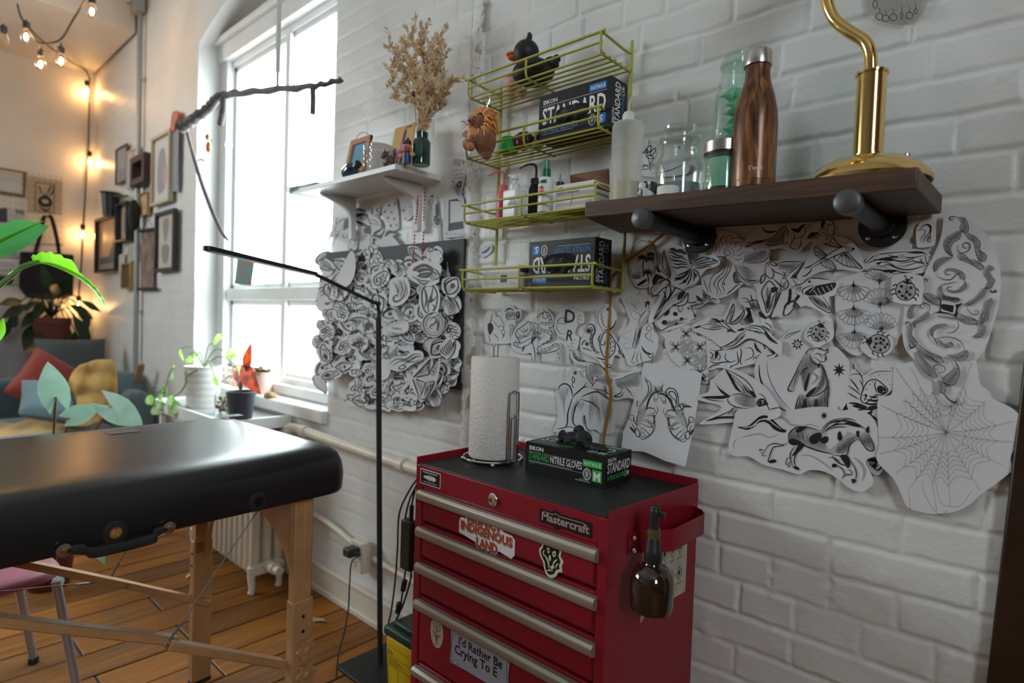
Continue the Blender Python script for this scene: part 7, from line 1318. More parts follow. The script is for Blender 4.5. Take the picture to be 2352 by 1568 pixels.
def floor_lamp():
 base=WZ(873,1530,0); base.z=0; bend=WY(870,700,base.y-.012); t=thing('floor_lamp','slender black floor lamp with a bent neck and thin bar head','floor lamp',base)
 m=mat('matte_black_steel',(.018,.02,.024),.45,.2)
 b=MB(); b.box((base.x+.02,base.y,.006),(.235,.235,.012)); b.build('base',m,t,world=True,bevel=.003)
 P1=on_ray(720,628,bend,.33); P2=on_ray(480,571,P1,.42)
 b=MB(); b.tube([base+Vector((0,0,.01)),bend-Vector((0,0,.045))],.0098,14); b.build('pole',m,t,world=True)
 d1=(P1-bend).normalized(); b=MB(); b.tube(cr([bend-Vector((0,0,.046)),bend-Vector((0,0,.018)),bend+d1*.012+Vector((0,0,.003)),bend+d1*.05,P1],6),.0062,12); b.build('neck',m,t,world=True)
 d=(P2-P1).normalized(); b=MB(); u=d.cross(Vector((0,0,1))).normalized(); X=frame((P1+P2)/2,d,u); Lh=(P2-P1).length/2
 q=[(Lh*(1 if k<8 else -1)+.013*math.cos(a),.013*math.sin(a)) for k,a in enumerate(list(np.linspace(-PI/2,PI/2,8))+list(np.linspace(PI/2,3*PI/2,8)))]
 b.prism(q,.010,X=X@Matrix.Translation((0,0,-.005))); o=b.build('lamp_head',m,t,world=True,bevel=.003)
 b=MB(); b.prism([(x*.97,y*.8) for x,y in q],.002,X=X@Matrix.Translation((0,0,-.0065 if X.to_3x3().col[2].z>0 else .0045))); b.build('diffuser',mat('white_diffuser',(.6,.6,.62),.5),o,world=True)
floor_lamp()
def radiator():
 t=thing('radiator','cream cast iron column radiator under the window','radiator',(-2.53,1.24,0))
 for i in range(13):
  x=-2.53-.056*i-.03; b=MB(); end=i in (0,12)
  for y in (1.172,1.225,1.278):
   b.tube([(x,y,.085),(x,y,.10),(x,y,.62),(x,y,.64)],[.013,.021,.021,.013],12)
  b.box((x,1.225,.63),(.044,.14,.045)); b.box((x,1.225,.105),(.044,.13,.05))
  if end:
   for y in (1.165,1.29): b.tube([(x,y,.12),(x,y-.006,.07),(x+.006,y-.004,.02),(x+.004,y-.010,0)],[.024,.017,.013,.017],12)
  b.build('section',CREAM,t,world=True,bevel=.006,angle=50)
 b=MB(); b.tube([(-2.54,1.225,.12),(-2.47,1.225,.12)],.026,14); b.tube([(-2.47,1.225,.12),(-2.43,1.225,.12)],.019,12); b.build('valve',CREAM,t,world=True)
radiator()
def pipe(name,label,pts,r,m,cat='pipe',rings=()):
 t=thing(name,label,cat,pts[0]); b=MB(); b.tube(cr(pts,5),r,14); b.build('pipe',m,t,world=True)
 for p,d in rings: b=MB(); q=Vector(p);d=Vector(d); b.tube([q-d,q-d*.9,q+d*.9,q+d],[r*1.0,r*1.3,r*1.3,r*1.0],14); b.build('coupling',m,t,world=True)
pipe('heating_pipe','thick cream painted heating pipe along the wall below the window',[(-2.62,1.34,.66),(-2.6,1.34,.705),(-2.55,1.35,.715),(-2.3,1.35,.71),(-1.5,1.35,.69),(-1.295,1.35,.685)],.022,CREAM,rings=(((-2.47,1.35,.713),(.02,0,0)),((-1.75,1.35,.697),(.02,0,0))))
pipe('conduit','thin cream conduit running to the wall socket box',[(-2.56,1.375,.345),(-2.3,1.375,.335),(-2.085,1.375,.295)],.013,CREAM,'conduit')
pipe('conduit','thin cream conduit leaving the right side of the socket box',[(-1.955,1.375,.275),(-1.7,1.375,.265),(-1.295,1.375,.255)],.013,CREAM,'conduit')
t=thing('wall_socket','cream double socket box with a black plug on the wall behind the floor lamp','wall socket',(-2.02,1.37,.2)); b=MB(); b.box((-2.02,1.362,.275),(.085,.045,.125)); b.build('box',CREAM,t,world=True,bevel=.004)
b=MB(); b.box((-2.02,1.3385,.275),(.072,.004,.115)); b.mi=1
for z in (.302,.248):
 for dx in (-.008,.008): b.box((-2.02+dx,1.3362,z+.004),(.003,.001,.011))
 b.box((-2.02,1.3362,z-.010),(.006,.001,.006))
b.build('cover',[mat('ivory_plate',(.62,.58,.49),.4),DARK],t,world=True)
t=thing('power_plug','black plug with a thin lead running down to the floor','plug',(-2.02,1.30,0)); b=MB(); b.box((-2.015,1.312,.305),(.05,.052,.034)); b.build('plug',BLKP,t,world=True,bevel=.006)
def plead():
 P=[(828,1272,1.30),(808,1290,1.26),(803,1340,1.22),(800,1400,1.18),(790,1455,1.14),(778,1500,1.10),(772,1560,1.02)]
 return [WY(*p) for p in P]
b=MB(); b.tube(cr([Vector((-2.03,1.30,.304))]+plead(),5),.0028,8); b.build('lead',BLKP,t,world=True)
t=thing('power_adapter','black power brick with looped cables hanging beside the tool chest','power adapter',(-1.5,1.2,.1))
Yb=1.17
b=MB(); p0=WY(938,1192,Yb);p1=WY(940,1308,Yb); b.box(((p0.x+p1.x)/2,Yb,(p0.z+p1.z)/2),(.052,.032,p0.z-p1.z)); b.build('brick',BLKP,t,world=True,bevel=.006)
b=MB()
for P in (((958,1100),(938,1130),(917,1180),(913,1260),(908,1330),(899,1400),(890,1440)),((958,1112),(940,1150),(930,1200),(936,1240),(932,1300),(927,1340),(920,1390),(912,1420),(897,1445)),((953,1125),(946,1160),(944,1195)),((944,1305),(943,1330),(932,1370),(921,1400),(906,1430),(893,1450))):
 b.tube(cr([WY(x,y,Yb+.006*i) for i,(x,y) in enumerate(P)],5),.0030,8)
b.tube([WY(946,1160,Yb),WY(944,1200,Yb)],.007,10); b.build('cable',BLKP,t,world=True)
for (xa,ya),(xb,yb) in (((930,1330),(925,1358)),((918,1382),(913,1408))): b=MB(); A=WY(xa,ya,Yb);B=WY(xb,yb,Yb); b.tube([A,A*.9+B*.1,A*.1+B*.9,B],[.004,.009,.009,.004],12); b.build('ferrite',BLKP,t,world=True)
b=MB(); c=WY(891,1452,Yb); b.ell(c,(.010,.008,.012),n=10); b.ell(c+Vector((.014,0,.002)),(.012,.005,.005),n=8); b.ell(c+Vector((.002,0,-.012)),(.014,.008,.006),n=8); b.build('tape_tie',mat('blue_tape',(.03,.10,.32),.6),t,world=True)
def bin_():
 t=thing('sharps_bin','yellow sharps container with a dark green lid on the floor beside the tool chest','container',(-1.445,1.20,0)); YEL=mat('yellow_plastic',(.78,.55,.02),.4);
 b=MB(); X=Matrix.Translation((0,0,0)); b.box((0,0,.115),(.15,.13,.23),taper=1.12); b.build('body',YEL,t,bevel=.012,seg=3)
 b=MB(); b.box((0,0,.242),(.178,.155,.03)); b.box((0,0,.262),(.13,.11,.018)); b.build('lid',mat('dark_green_plastic',(.012,.04,.025),.4),t,bevel=.008,seg=3)
 b=MB(); X=frame((-.075,-.0705,.20),(1,0,0),(0,-.03,1)); k=Ink(b,lambda x,y,l:X@Vector((x*.001,-y*.001,l+.001)),0,lift=.0006); k.run('p.8 4,2 120,2;p.8 4,30 120,30;p.8 4,60 120,60'); k.text('St',16,20,26,bold=.02)
 for i in range(8): k.run('p.6 10,%d %d,%d'%(36+i*3,60+(i*7)%40,36+i*3))
 k.run('o1.5,5,5 12,20;C1 8,66 60,66 60,150 8,150'); b.build('label',INK,t,smooth=False)
bin_()
b=MB(); p=WZ(705,1425,0.004)
leafv=[];
for i in range(9):
 q=i/8; w_=.018*math.sin(PI*q)**.8; leafv+=[(p.x-.07+.14*q,p.y-w_+.05*q,.004+.006*math.sin(q*9)),(p.x-.07+.14*q,p.y+.05*q,.010+.006*math.sin(q*7)),(p.x-.07+.14*q,p.y+w_+.05*q,.004+.004*math.cos(q*8))]
b.add(leafv,[(3*i+k,3*i+k+1,3*i+4+k,3*i+3+k) for i in range(8) for k in (0,1)]); tag(b.build('fallen_leaf',mat('dry_leaf',(.46,.33,.20),.8)),'dry curled tan leaf lying on the floorboards beside the table leg','leaf')
def mirror():
 p=WZ(2262,1900,0); x=-.058; t=thing('mirror','tall dark wood framed mirror against the wall at the right edge','mirror',(x+.40,1.38,0)); DW=mat('dark_walnut',(.035,.018,.010),.35,var=.3,vscale=20); GB=mat('dull_gold',(.30,.17,.05),.35,.7)
 lean=lambda xx,y,z:(xx-.042*(.55-z),y+.106,z)
 def bar(x0,x1,z0,z1,y0,y1,nm,m,inset=0):
  b=MB(); v=[(x0,y0,z0),(x1,y0,z0),(x1,y1,z0),(x0,y1,z0),(x0,y0,z1),(x1,y0,z1),(x1,y1,z1),(x0,y1,z1)]; b.add([lean(*q) for q in v],[(3,2,1,0),(4,5,6,7),(0,1,5,4),(1,2,6,5),(2,3,7,6),(3,0,4,7)]); b.build(nm,m,t,world=True,bevel=.004)
 W=.80;H=1.22
 bar(x,x+.055,0,H,1.272,1.289,'frame',DW); bar(x+W-.055,x+W,0,H,1.272,1.289,'frame',DW); bar(x+.055,x+W-.055,0,.055,1.272,1.289,'frame',DW); bar(x+.055,x+W-.055,H-.055,H,1.272,1.289,'frame',DW)
 bar(x+.055,x+.068,.055,H-.055,1.274,1.288,'gold_trim',GB); bar(x+W-.068,x+W-.055,.055,H-.055,1.274,1.288,'gold_trim',GB)
 bar(x+.066,x+W-.066,.055,H-.055,1.282,1.287,'glass',mat('mirror_glass',(.75,.75,.75),.02,1))
mirror()
# ================================================================ FAR CORNER: plants, sofa, pictures, lights
def leaf(b,o,d,n,L,prof,droop=.25,fold=.2,back=0,m=8,mi=None,wave=0):
 o=Vector(o);d=Vector(d).normalized();n=Vector(n);n=(n-d*n.dot(d)).normalized();s=d.cross(n); vs=[]
 for i in range(m+1):
  t=i/m; q=t*(len(prof)-1);k=min(int(q),len(prof)-2);w=(prof[k]+(prof[k+1]-prof[k])*(q-k))*L
  c=o+d*L*t-n*droop*L*t*t
  for u in (-1,-.5,0,.5,1):
   vs.append(c+s*w*u+n*(fold*w*abs(u)+wave*L*math.sin(t*14+u*3)*abs(u))-d*back*L*(1-t)**3*abs(u))
 b.add(vs,[(5*i+k,5*i+k+1,5*i+6+k,5*i+5+k) for i in range(m) for k in range(4)],mi)
HEART=[.20,.33,.36,.31,.22,.12,.0]; OBL=[.03,.17,.22,.20,.15,.09,.0]; LANCE=[.02,.10,.16,.17,.14,.08,.0]; OVAL=[.03,.22,.30,.30,.24,.13,.0]
def leafmat(name,a,c,scale=30,tr=.45,rough=.4):
 m=translucent(name,a,rough,0,tr); nt=m.node_tree; N=nt.nodes.new;L=nt.links.new; tc=N('ShaderNodeTexCoord'); n=N('ShaderNodeTexNoise'); n.inputs['Scale'].default_value=scale; n.inputs['Detail'].default_value=3; L(tc.outputs['Object'],n.inputs[0]); r=N('ShaderNodeValToRGB'); e=r.color_ramp.elements; e[0].position=.42;e[1].position=.6; e[0].color=(*a,1);e[1].color=(*c,1); L(n.outputs[0],r.inputs[0])
 for q in nt.nodes:
  if q.type=='BSDF_PRINCIPLED': L(r.outputs[0],q.inputs['Base Color'])
  if q.type=='BSDF_TRANSLUCENT': L(r.outputs[0],q.inputs[0])
 return m
POTHOS=leafmat('pothos_leaf',(.16,.42,.04),(.42,.62,.18)); BEG=leafmat('begonia_leaf',(.46,.06,.012),(.16,.02,.014),26); CAL=leafmat('pale_green_leaf',(.30,.52,.40),(.40,.60,.50),9,.3); BAN=leafmat('banana_leaf',(.06,.28,.07),(.10,.36,.10),5,.35,.3); BAN2=leafmat('bright_green_leaf',(.22,.60,.03),(.30,.70,.06),6,.6); DKL=leafmat('dark_leaf',(.012,.035,.014),(.02,.05,.02),9,.2)
SOIL=mat('potting_soil',(.03,.022,.016),.9,bump=1,bscale=90,bdist=.006); STEM=mat('green_stem',(.12,.22,.05),.5)
TBZ=.745
t=thing('plant_bench','low grey plant bench with white edges under the window','bench',(-3.14,1.25,TBZ-.04)); b=MB(); b.box((-3.14,1.235,TBZ-.012),(.90,.30,.024)); b.build('top',mat('grey_board',(.33,.33,.34),.3,var=.2,vscale=5),t,world=True,bevel=.003); b=MB(); b.box((-3.14,1.088,TBZ-.022),(.92,.016,.06)); b.box((-2.682,1.235,TBZ-.015),(.016,.31,.055)); b.box((-3.598,1.235,TBZ-.015),(.016,.31,.055)); b.build('edge',WHITE,t,world=True,bevel=.002)
for x in (-3.57,-2.71):
 for y in ((1.11,1.37) if x<-3 else (1.37,)): b=MB(); b.box((x,y,(TBZ-.024)/2),(.03,.022,TBZ-.026)); b.build('leg',WHITE,t,world=True)
def potz(px,py,y,z): p=WY(px,py,y); p.z=z; return p
def stemleaf(st,lf,base,px,py,y,L,prof=OVAL,dirpx=(0,1),mid=.5,back=0,n=(0,-1,.4),droop=.25,r=.0025):
 e=WY(px,py,y); e2=WY(px+dirpx[0]*40,py+dirpx[1]*40,y); base=Vector(base); m=base*(1-mid)+e*mid+Vector((0,0,.05)); st.tube(cr([base,m,e],5),r,6); leaf(lf,e,e2-e,n,L,prof,droop,.15,back)
p=potz(466,935,1.20,TBZ); k=1/ppm(p); r=39*k;h=92*k; t=thing('potted_pothos','trailing green pothos in a white ribbed pot on the plant bench','potted plant',p)
lat('pot',[(.0,0),(r*.86,0)]+[(r*(.86+.14*i/24)*(1+(.012 if i%4<2 else -.012)),h*i/24) for i in range(1,25)]+[(r*1.04,h),(r*1.04,h+.004),(r*.93,h+.004),(r*.9,h*.9),(.0,h*.9)],mat('white_ribbed_ceramic',(.62,.61,.58),.5),t,n=40)
lat('soil',[(.0,h*.9),(r*.9,h*.91),(.0,h*.93)],SOIL,t)
st=MB();lf=MB(); q=p+Vector((0,0,h))
for px,py,L,dp,y in ((415,800,.07,(0,1),1.15),(428,822,.07,(1,.6),1.15),(490,790,.10,(.5,-.8),1.22),(520,808,.09,(.9,.5),1.24),(545,840,.08,(.6,.8),1.24),(492,862,.06,(.2,1),1.14),(452,818,.07,(-.4,-.6),1.2)): stemleaf(st,lf,q,px,py,y,L,OVAL,dp)
V=[(455,850),(432,862),(428,878),(415,900),(395,912),(378,905),(362,900)]; P=[WY(x,y,1.10) for x,y in V]; st.tube(cr(P,5),.0035,8)
for px,py,L,dp in ((402,845,.13,(-.75,.75)),(372,905,.10,(-.2,.9)),(338,910,.09,(.8,1.2)),(362,925,.09,(.7,.9)),(388,940,.13,(1,-.35)),(350,935,.10,(1,.8)),(385,915,.08,(.9,.4))): stemleaf(st,lf,P[-2],px,py,1.07,L,OVAL,dp,n=(.3,-1,.5))
st.build('stem',STEM,t,world=True); lf.build('leaves',POTHOS,t,world=True)
b=MB(); rnd=random.Random(1)
for i in range(26): a=rnd.uniform(0,6.28); b.ell((r*.8*rnd.random()*math.cos(a),r*.8*rnd.random()*math.sin(a),h*.95),rnd.uniform(.006,.012),n=8)
b.build('pebbles',WH,t)
p=potz(553,948,1.17,TBZ); k=1/ppm(p); h=68*k; t=thing('potted_begonia','charcoal pot of red and mottled begonia leaves on the plant bench','potted plant',p); lat('pot',[(.0,0),(24*k,0),(31.5*k,h),(30*k,h+.002),(28*k,h),(27*k,h*.85),(.0,h*.85)],mat('charcoal_pot',(.05,.06,.08),.55),t,n=40); lat('soil',[(.0,h*.85),(27*k,h*.87),(.0,h*.9)],SOIL,t)
st=MB();lf=MB();l2=MB(); q=p+Vector((0,0,h*.9))
for px,py,L,dp in ((566,852,.13,(.1,-1)),(556,838,.19,(.75,1.4)),(548,875,.07,(-.2,-.5))): stemleaf(st,lf,q,px,py,1.14,L,OBL,dp,n=(.4,-1,.2),droop=.1)
for px,py,L,dp in ((522,838,.10,(-.1,1)),(535,842,.09,(.3,1)),(518,870,.06,(-.2,.6)),(530,868,.06,(.2,.5))): stemleaf(st,l2,q,px,py,1.16,L,OVAL,dp)
st.build('stem',mat('red_stem',(.3,.1,.06),.5),t,world=True); lf.build('leaves',BEG,t,world=True,label='glossy red leaves'); l2.build('leaves',leafmat('mottled_leaf',(.50,.42,.32),(.55,.25,.18),30),t,world=True,label='pale mottled leaves')
p=potz(512,943,1.19,TBZ); k=1/ppm(p); h=52*k; t=thing('glass_jar','small glass jar of dried pods between the two pots on the plant bench','jar',p); lat('body',[(.0,.002),(17*k,0),(18*k,.004),(18*k,h*.8),(15*k,h*.9),(16*k,h),(14*k,h),(14*k,h*.9),(17*k,h*.78),(17*k,.006),(.0,.005)],GL,t); b=MB()
for i in range(40): a=rnd.uniform(0,6.28); b.ell((14*k*rnd.random()*math.cos(a),14*k*rnd.random()*math.sin(a),.012+h*.6*rnd.random()),rnd.uniform(.006,.011),n=8)
b.build('pods',mat('dried_pods',(.30,.20,.11),.8,var=.4,vscale=60),t)
SZ=.815
p=potz(602,898,1.44,SZ); k=1/ppm(p); h=50*k; t=thing('potted_flowers','pale pink pot of orange flowers on the window sill','potted plant',p); lat('pot',[(.0,0),(21*k,0),(23*k,h),(21*k,h),(20*k,h*.85),(.0,h*.85)],mat('pale_pink_pot',(.72,.48,.42),.6),t,n=36); lf=MB(); fl=MB()
for i in range(46):
 a=rnd.uniform(0,6.28); d=Vector((math.cos(a),math.sin(a),rnd.uniform(.4,1.6))); leaf(lf,(0,0,h*.8),d,(0,0,1),rnd.uniform(.05,.09),LANCE,.4,.1,m=4)
for i in range(20):
 c=Vector((rnd.uniform(-.06,.08),rnd.uniform(-.04,.04),h+rnd.uniform(.0,.05)))
 for j in range(6): a=j*PI/3+i; leaf(fl,c,(math.cos(a),math.sin(a),.5),(0,0,1),.024,OVAL,.2,.1,m=3)
lf.build('leaves',leafmat('bush_leaf',(.04,.13,.05),(.06,.18,.07)),t); fl.build('flowers',translucent('orange_petal',(.75,.14,.03),.5,0,.4),t)
p=potz(622,903,1.40,SZ-.012); b=MB(); b.ell((0,0,.02),(.045,.03,.02),n=18); b.ell((.02,-.01,.028),(.022,.02,.016),n=12); b.v=[tuple(Vector(v)*(1+.12*noise.noise(Vector(v)*60))+p) for v in b.v]; tag(b.build('seed_pod',mat('pod_brown',(.38,.25,.12),.8,var=.5,vscale=70)),'rough brown dried seed pod lying on the white window sill','seed pod')
b=MB(); Q=[WY(*q,1.50) for q in ((546,582),(586,590),(577,656),(538,652))]; b.add(Q+[v+Vector((0,.002,0)) for v in Q],[(3,2,1,0),(4,5,6,7),(0,1,5,4),(1,2,6,5),(2,3,7,6),(3,0,4,7)])
tag(b.build('art_card',leafmat('teal_red_art',(.02,.26,.25),(.34,.10,.07),18,.15),smooth=False),'teal card with red shapes standing on the middle window rail','art card')
BARK=mat('grey_driftwood',(.17,.155,.15),.7,var=.4,vscale=40,bump=.6,bscale=70,bdist=.003)
t=thing('hanging_branch','grey driftwood branch hung on a white cord in front of the window','branch',WY(637,205,1.12))
W=lambda x,y,d=1.12:WY(x,y,d)
b=MB(); P=cr([W(412,296,.98),W(430,284,1.0),W(452,268,1.02),W(478,250,1.05),W(492,232,1.06),W(505,221,1.07),W(530,217,1.09),W(600,209,1.11),W(700,200,1.14),W(745,193,1.17),W(784,183,1.2)],5); b.tube([p+Vector((0,0,.004*math.sin(i*1.9))) for i,p in enumerate(P)],[.026-.016*min(1,i/len(P)*1.15) +.002*math.sin(i*2.3) for i in range(len(P))],12)
b.tube(cr([W(512,225,1.07),W(512,250,1.07),W(506,286,1.08)],4),.014,10); b.tube(cr([W(718,198,1.14),W(719,230,1.14),W(718,262,1.14)],4),.010,10); b.build('wood',BARK,t,world=True)
b=MB(); b.tube(cr([W(430,305,1.0),W(445,360,1.0),W(470,440,1.0),W(505,525,1.0),W(525,553,1.0)],4),[.007]*4+[.0085]*9+[.007,.006,.004,.002],10); b.build('hanging_stick',BARK,t,world=True)
b=MB(); p=W(637,207); b.tube([p,W(638,165)],.006,8); b.tube([W(638,165),Vector((W(640,0).x,1.12,CEIL))],.0095,8); b.build('hanging_cord',mat('white_rope',(.75,.74,.72),.8),t,world=True)
t=thing('insect_ornament','orange and black insect ornament hanging below the driftwood branch','ornament',W(478,330)); b=MB(); b.ell(W(477,315),(.010,.010,.014),n=10); b.ell(W(479,338),(.013,.012,.026),n=10); b.build('body',leafmat('orange_black_bands',(.70,.24,.01),(.03,.015,.01),60,.3),t,world=True)
b=MB(); b.tube([W(477,308),W(474,262,1.04)],.0006,4); b.tube([W(470,318),W(464,328)],.001,4); b.tube([W(485,320),W(490,332)],.001,4); b.build('thread',BLKP,t,world=True)
b=MB(); b.tube([W(462+11*math.cos(R(a)),378-12*math.sin(R(a))) for a in range(-10,200,14)],[.001+.005*math.sin(PI*i/14.) for i in range(15)],8); tag(b.build('crescent_ornament',mat('pale_shell',(.65,.68,.68),.25)),'pale crescent ornament hanging by the hanging stick of the branch','ornament')
b=MB(); b.ell(W(525,333),.016,n=16); tag(b.build('crystal_ball',glass('crystal',(.95,.96,.97),.02,1.5)),'small clear crystal ball hanging before the left window frame','ornament')
SAWM=mat('dull_steel',(.25,.26,.28),.4,.7)
t=thing('hand_saw','hand saw with an orange handle hanging on the brick beside the window','saw',W(404,350,1.37)); b=MB()
def flat(px,y,th,name,m,par):
 b=MB(); Q=[WY(a,c,y) for a,c in px]; b.prism([(v.x,v.z) for v in Q],th,X=XZ(0,y,0)); return b.build(name,m,par,world=True,bevel=.002)
flat([(399,298),(412,296),(408,440),(398,440)],1.375,.003,'blade',SAWM,t); flat([(399,305),(401,275),(404,260),(412,256),(418,262),(416,274),(410,285),(408,302)],1.385,.022,'handle',mat('orange_handle',(.45,.14,.06),.5),t)
t=thing('wall_conduit','grey vertical conduit with a junction box at the top on the long wall','conduit',WY(310,870,1.37)); b=MB(); A=WY(322,20,1.365);B=WY(312,900,1.365); b.tube([Vector((A.x,1.365,A.z)),Vector((A.x,1.365,.30))],.017,12); b.build('pipe',mat('grey_conduit',(.33,.35,.35),.4,.4),t,world=True); b=MB(); b.box((A.x,1.35,A.z+.03),(.11,.07,.13)); b.build('junction_box',mat('grey_conduit'),t,world=True,bevel=.006)
b=MB(); b.tube(cr([(A.x-.05,1.34,A.z+.04),(A.x-.2,1.32,A.z+.10),(A.x-.3,1.30,A.z+.20)],4),.008,8); b.build('cable',mat('grey_conduit'),t,world=True)
for z in (B.z+.6,B.z+1.2,A.z-.5): b=MB(); b.box((A.x,1.372,z),(.07,.01,.022)); b.build('clip',mat('grey_conduit'),t,world=True)
Z2=lambda x,y:(200+x/4.125,300+y/4.125)
def pic(label,x0,x1,y0,y1,fm,bw,cols,depth=.02,ops='',name='wall_picture',cat='picture'):
 a=WY(*Z2(x0,(y0+y1)/2),1.375);c=WY(*Z2(x1,(y0+y1)/2),1.375); zt=WY(*Z2((x0+x1)/2,y0),1.375).z; zb=WY(*Z2((x0+x1)/2,y1),1.375).z
 w=c.x-a.x;h=zt-zb; t=thing(name,label,cat,((a.x+c.x)/2,1.385,zb)); b=MB(); y=1.385-depth/2-.001-.385*0
 o=lambda cx,cz,sx,sz,mm,d,nm: (lambda q:(q.box((cx,-d/2,cz),(sx,d,sz)),q.build(nm,mm,t,bevel=.002)))(MB())
 if fm:
  b=MB()
  for cx,cz,sx,sz in ((-w/2+bw/2,h/2,bw,h),(w/2-bw/2,h/2,bw,h),(0,bw/2,w-bw*2,bw),(0,h-bw/2,w-bw*2,bw)): b.box((cx,-depth/2,cz),(sx,depth,sz))
  b.build('frame',fm,t,bevel=.002)
 b=MB(); b.box((0,-.006,h/2),(w-bw*1.6,.008,h-bw*1.6)); k=Ink(b,lambda x,q,l:Vector((x*.01*w,-.0102-l,h*(1-q*.01))),1,lift=.0003,dl=.0001); k.ws=1
 k.run(ops); b.build('print',[mat('print_%02x%02x%02x'%tuple(int(c*255) for c in q),q,.55) for q in cols],t,smooth=False)
BF=mat('black_frame',(.02,.02,.024),.4); BRF=mat('brown_frame',(.13,.085,.05),.5); CRF=mat('cream_frame',(.50,.44,.30),.5); MAR=mat('maroon_frame',(.055,.02,.025),.45); WF=mat('whitewash_frame',(.55,.53,.50),.6); GF=mat('gilt_frame',(.45,.30,.10),.35,.6)
pic('narrow brown frame with a plain grey print, leftmost of the upper row',278,382,150,495,BRF,.014,[(.33,.34,.33),(.25,.26,.26)],ops='F -30,60 30,60 30,92 -30,92')
pic('thin white frame with a pink figure print, second in the upper row',384,484,175,535,WF,.012,[(.55,.52,.50),(.65,.30,.26)],ops='f -20,12 25,10 22,50 10,66 -14,62')
pic('deep maroon box frame with a pink panel beside the conduit',492,626,250,520,MAR,.045,[(.50,.34,.33),(.6,.45,.43)],.07)
pic('tall cream frame with a grey and rose figure print, near the saw',628,806,35,695,CRF,.022,[(.60,.58,.55),(.30,.30,.31),(.5,.33,.36)],.03,'f -22,28 6,20 18,40 14,78 -24,80;@2;f 6,50 24,46 22,72 4,70;@1;f 24,12 32,10 32,16')
pic('small gold edged plaque just right of the conduit',500,585,592,810,GF,.010,[(.48,.36,.24),(.42,.30,.19)],.025,'f -30,30 20,40 10,70 -30,66')
pic('black frame with a figure drawing, right-hand one of the lower row',664,845,762,1335,BF,.024,[(.50,.47,.38),(.22,.22,.21),(.52,.36,.32)],.03,'f -20,16 14,14 6,40 -8,50;f -22,56 16,60 4,86 -20,80;@2;f 12,14 30,20 26,40 14,34;@1;l6 -10,46 4,60')
pic('slim deep black frame with a dark figure print, above the large orange print',318,425,690,1055,BF,.016,[(.42,.33,.25),(.20,.14,.11)],.05,'f -14,20 18,30 12,80 -16,70')
pic('large black frame with an orange print over a dark band, lowest on the left',106,302,815,1340,BF,.022,[(.58,.34,.20),(.14,.12,.11),(.30,.27,.25)],.04,'F -40,72 40,70 40,84 -40,84;@2;F -40,84 40,84 40,95 -40,95;@1;f 10,62 36,34 38,72 6,72')
pic('small unframed beige card left of the conduit',382,465,1065,1240,None,.004,[(.42,.39,.32),(.36,.33,.27)],.01,name='picture_card')
pic('narrow white edged card lower left of the beige card',302,350,1170,1392,WF,.008,[(.50,.49,.47),(.4,.4,.4)],.012)
pic('small gilt and brown frame, lowest beside the conduit',345,432,1255,1502,GF,.014,[(.10,.055,.03),(.45,.25,.08)],.03,'F -30,4 30,3 30,9 -30,10')
t=thing('wall_scroll','brown ink hanging scroll on black rods, right of the conduit','scroll',WY(*Z2(575,1510),1.375)); f=lambda *q:[Z2(*v) for v in q]
flat(f((512,955),(636,945),(636,1490),(508,1495)),1.384,.003,'cloth',mat('scroll_brown',(.30,.20,.16),.8,col2=(.10,.065,.055),vscale=9),t)
for y0,y1,x1 in ((950,930,662),(1500,1496,655)): b=MB(); A=WY(*Z2(490 if y0<1000 else 475,y0),1.372);B=WY(*Z2(x1,y1),1.372); b.tube([A,B],.012,10); b.build('rod',BF,t,world=True)
b=MB(); b.tube([WY(*Z2(530,930),1.38),WY(*Z2(578,838),1.384),WY(*Z2(625,925),1.38)],.002,5); b.build('hanging_cord',BF,t,world=True)
t=thing('cast_iron_pan','dark iron pot with a long thin handle hung on the long wall','pan',WY(*Z2(220,760),1.33)); b=MB(); c=WY(*Z2(222,690),1.33); b.lathe([(.0,-.10),(.05,-.10),(.062,.07),(.075,.085),(.06,.085),(.05,-.08),(.0,-.09)],c=c,n=20); b.build('body',BF,t,world=True); b=MB(); b.tube([c+Vector((.05,0,.05)),WY(*Z2(385,618),1.34)],[.014,.007],8); b.build('handle',BF,t,world=True)
b=MB(); c=WY(*Z2(446,800),1.34); b.ell(c,(.045,.04,.11),n=16); b.v=[tuple(Vector(v)+Vector((1,0,1))*.02*noise.noise(Vector(v)*40)) for v in b.v]; tag(b.build('dark_wreath',mat('charcoal_fuzz',(.03,.03,.03),.95)),'dark shaggy oval hung behind the slim black frame by the conduit','wreath')
XW=XL+.004
def lw(px,py,d=0): return WX(px,py,XL+d)
def wflat(name,label,cat,px,mats,d=.01,th=.008,ops=None):
 Q=[lw(*p,d) for p in px]; b=MB(); X=frame((XL+d,0,0),(0,1,0),(0,0,1)); b.prism([(v.y,v.z) for v in Q],th,X=X)
 if ops:
  y0,z0=Q[0].y,Q[0].z; w=Q[1].y-y0; h=z0-Q[-1].z; k=Ink(b,lambda x,q,l:Vector((XL+d+th+l,y0+x*w*.01,z0-q*h*.01)),1,lift=.001,dl=.0004); k.run(ops)
 return tag(b.build(name,mats,smooth=False),label,cat)
CR=mat('aged_card',(.45,.37,.25),.7); CR2=mat('aged_card_pale',(.50,.45,.36),.7)
wflat('pegboard','white pegboard behind the pictures on the far wall','pegboard',[(-40,372),(145,410),(150,560),(-40,560)],[CREAM,DARK],.006,.008,';'.join('d.7 %d,%d'%(x,y) for x in range(4,98,7) for y in range(5,98,8)))
t=wflat('wall_picture','brown framed print of a grey bird high on the far wall','picture',[(-30,380),(60,396),(57,453),(-30,440)],[BRF,CR2,GREY,WF],.02,.02,'@1;F 4,8 90,8 90,92 4,92;@2;f 20,30 60,24 76,40 50,52 24,46;@3;f 30,60 80,50 84,84 40,86;@2;l3 30,60 60,72')
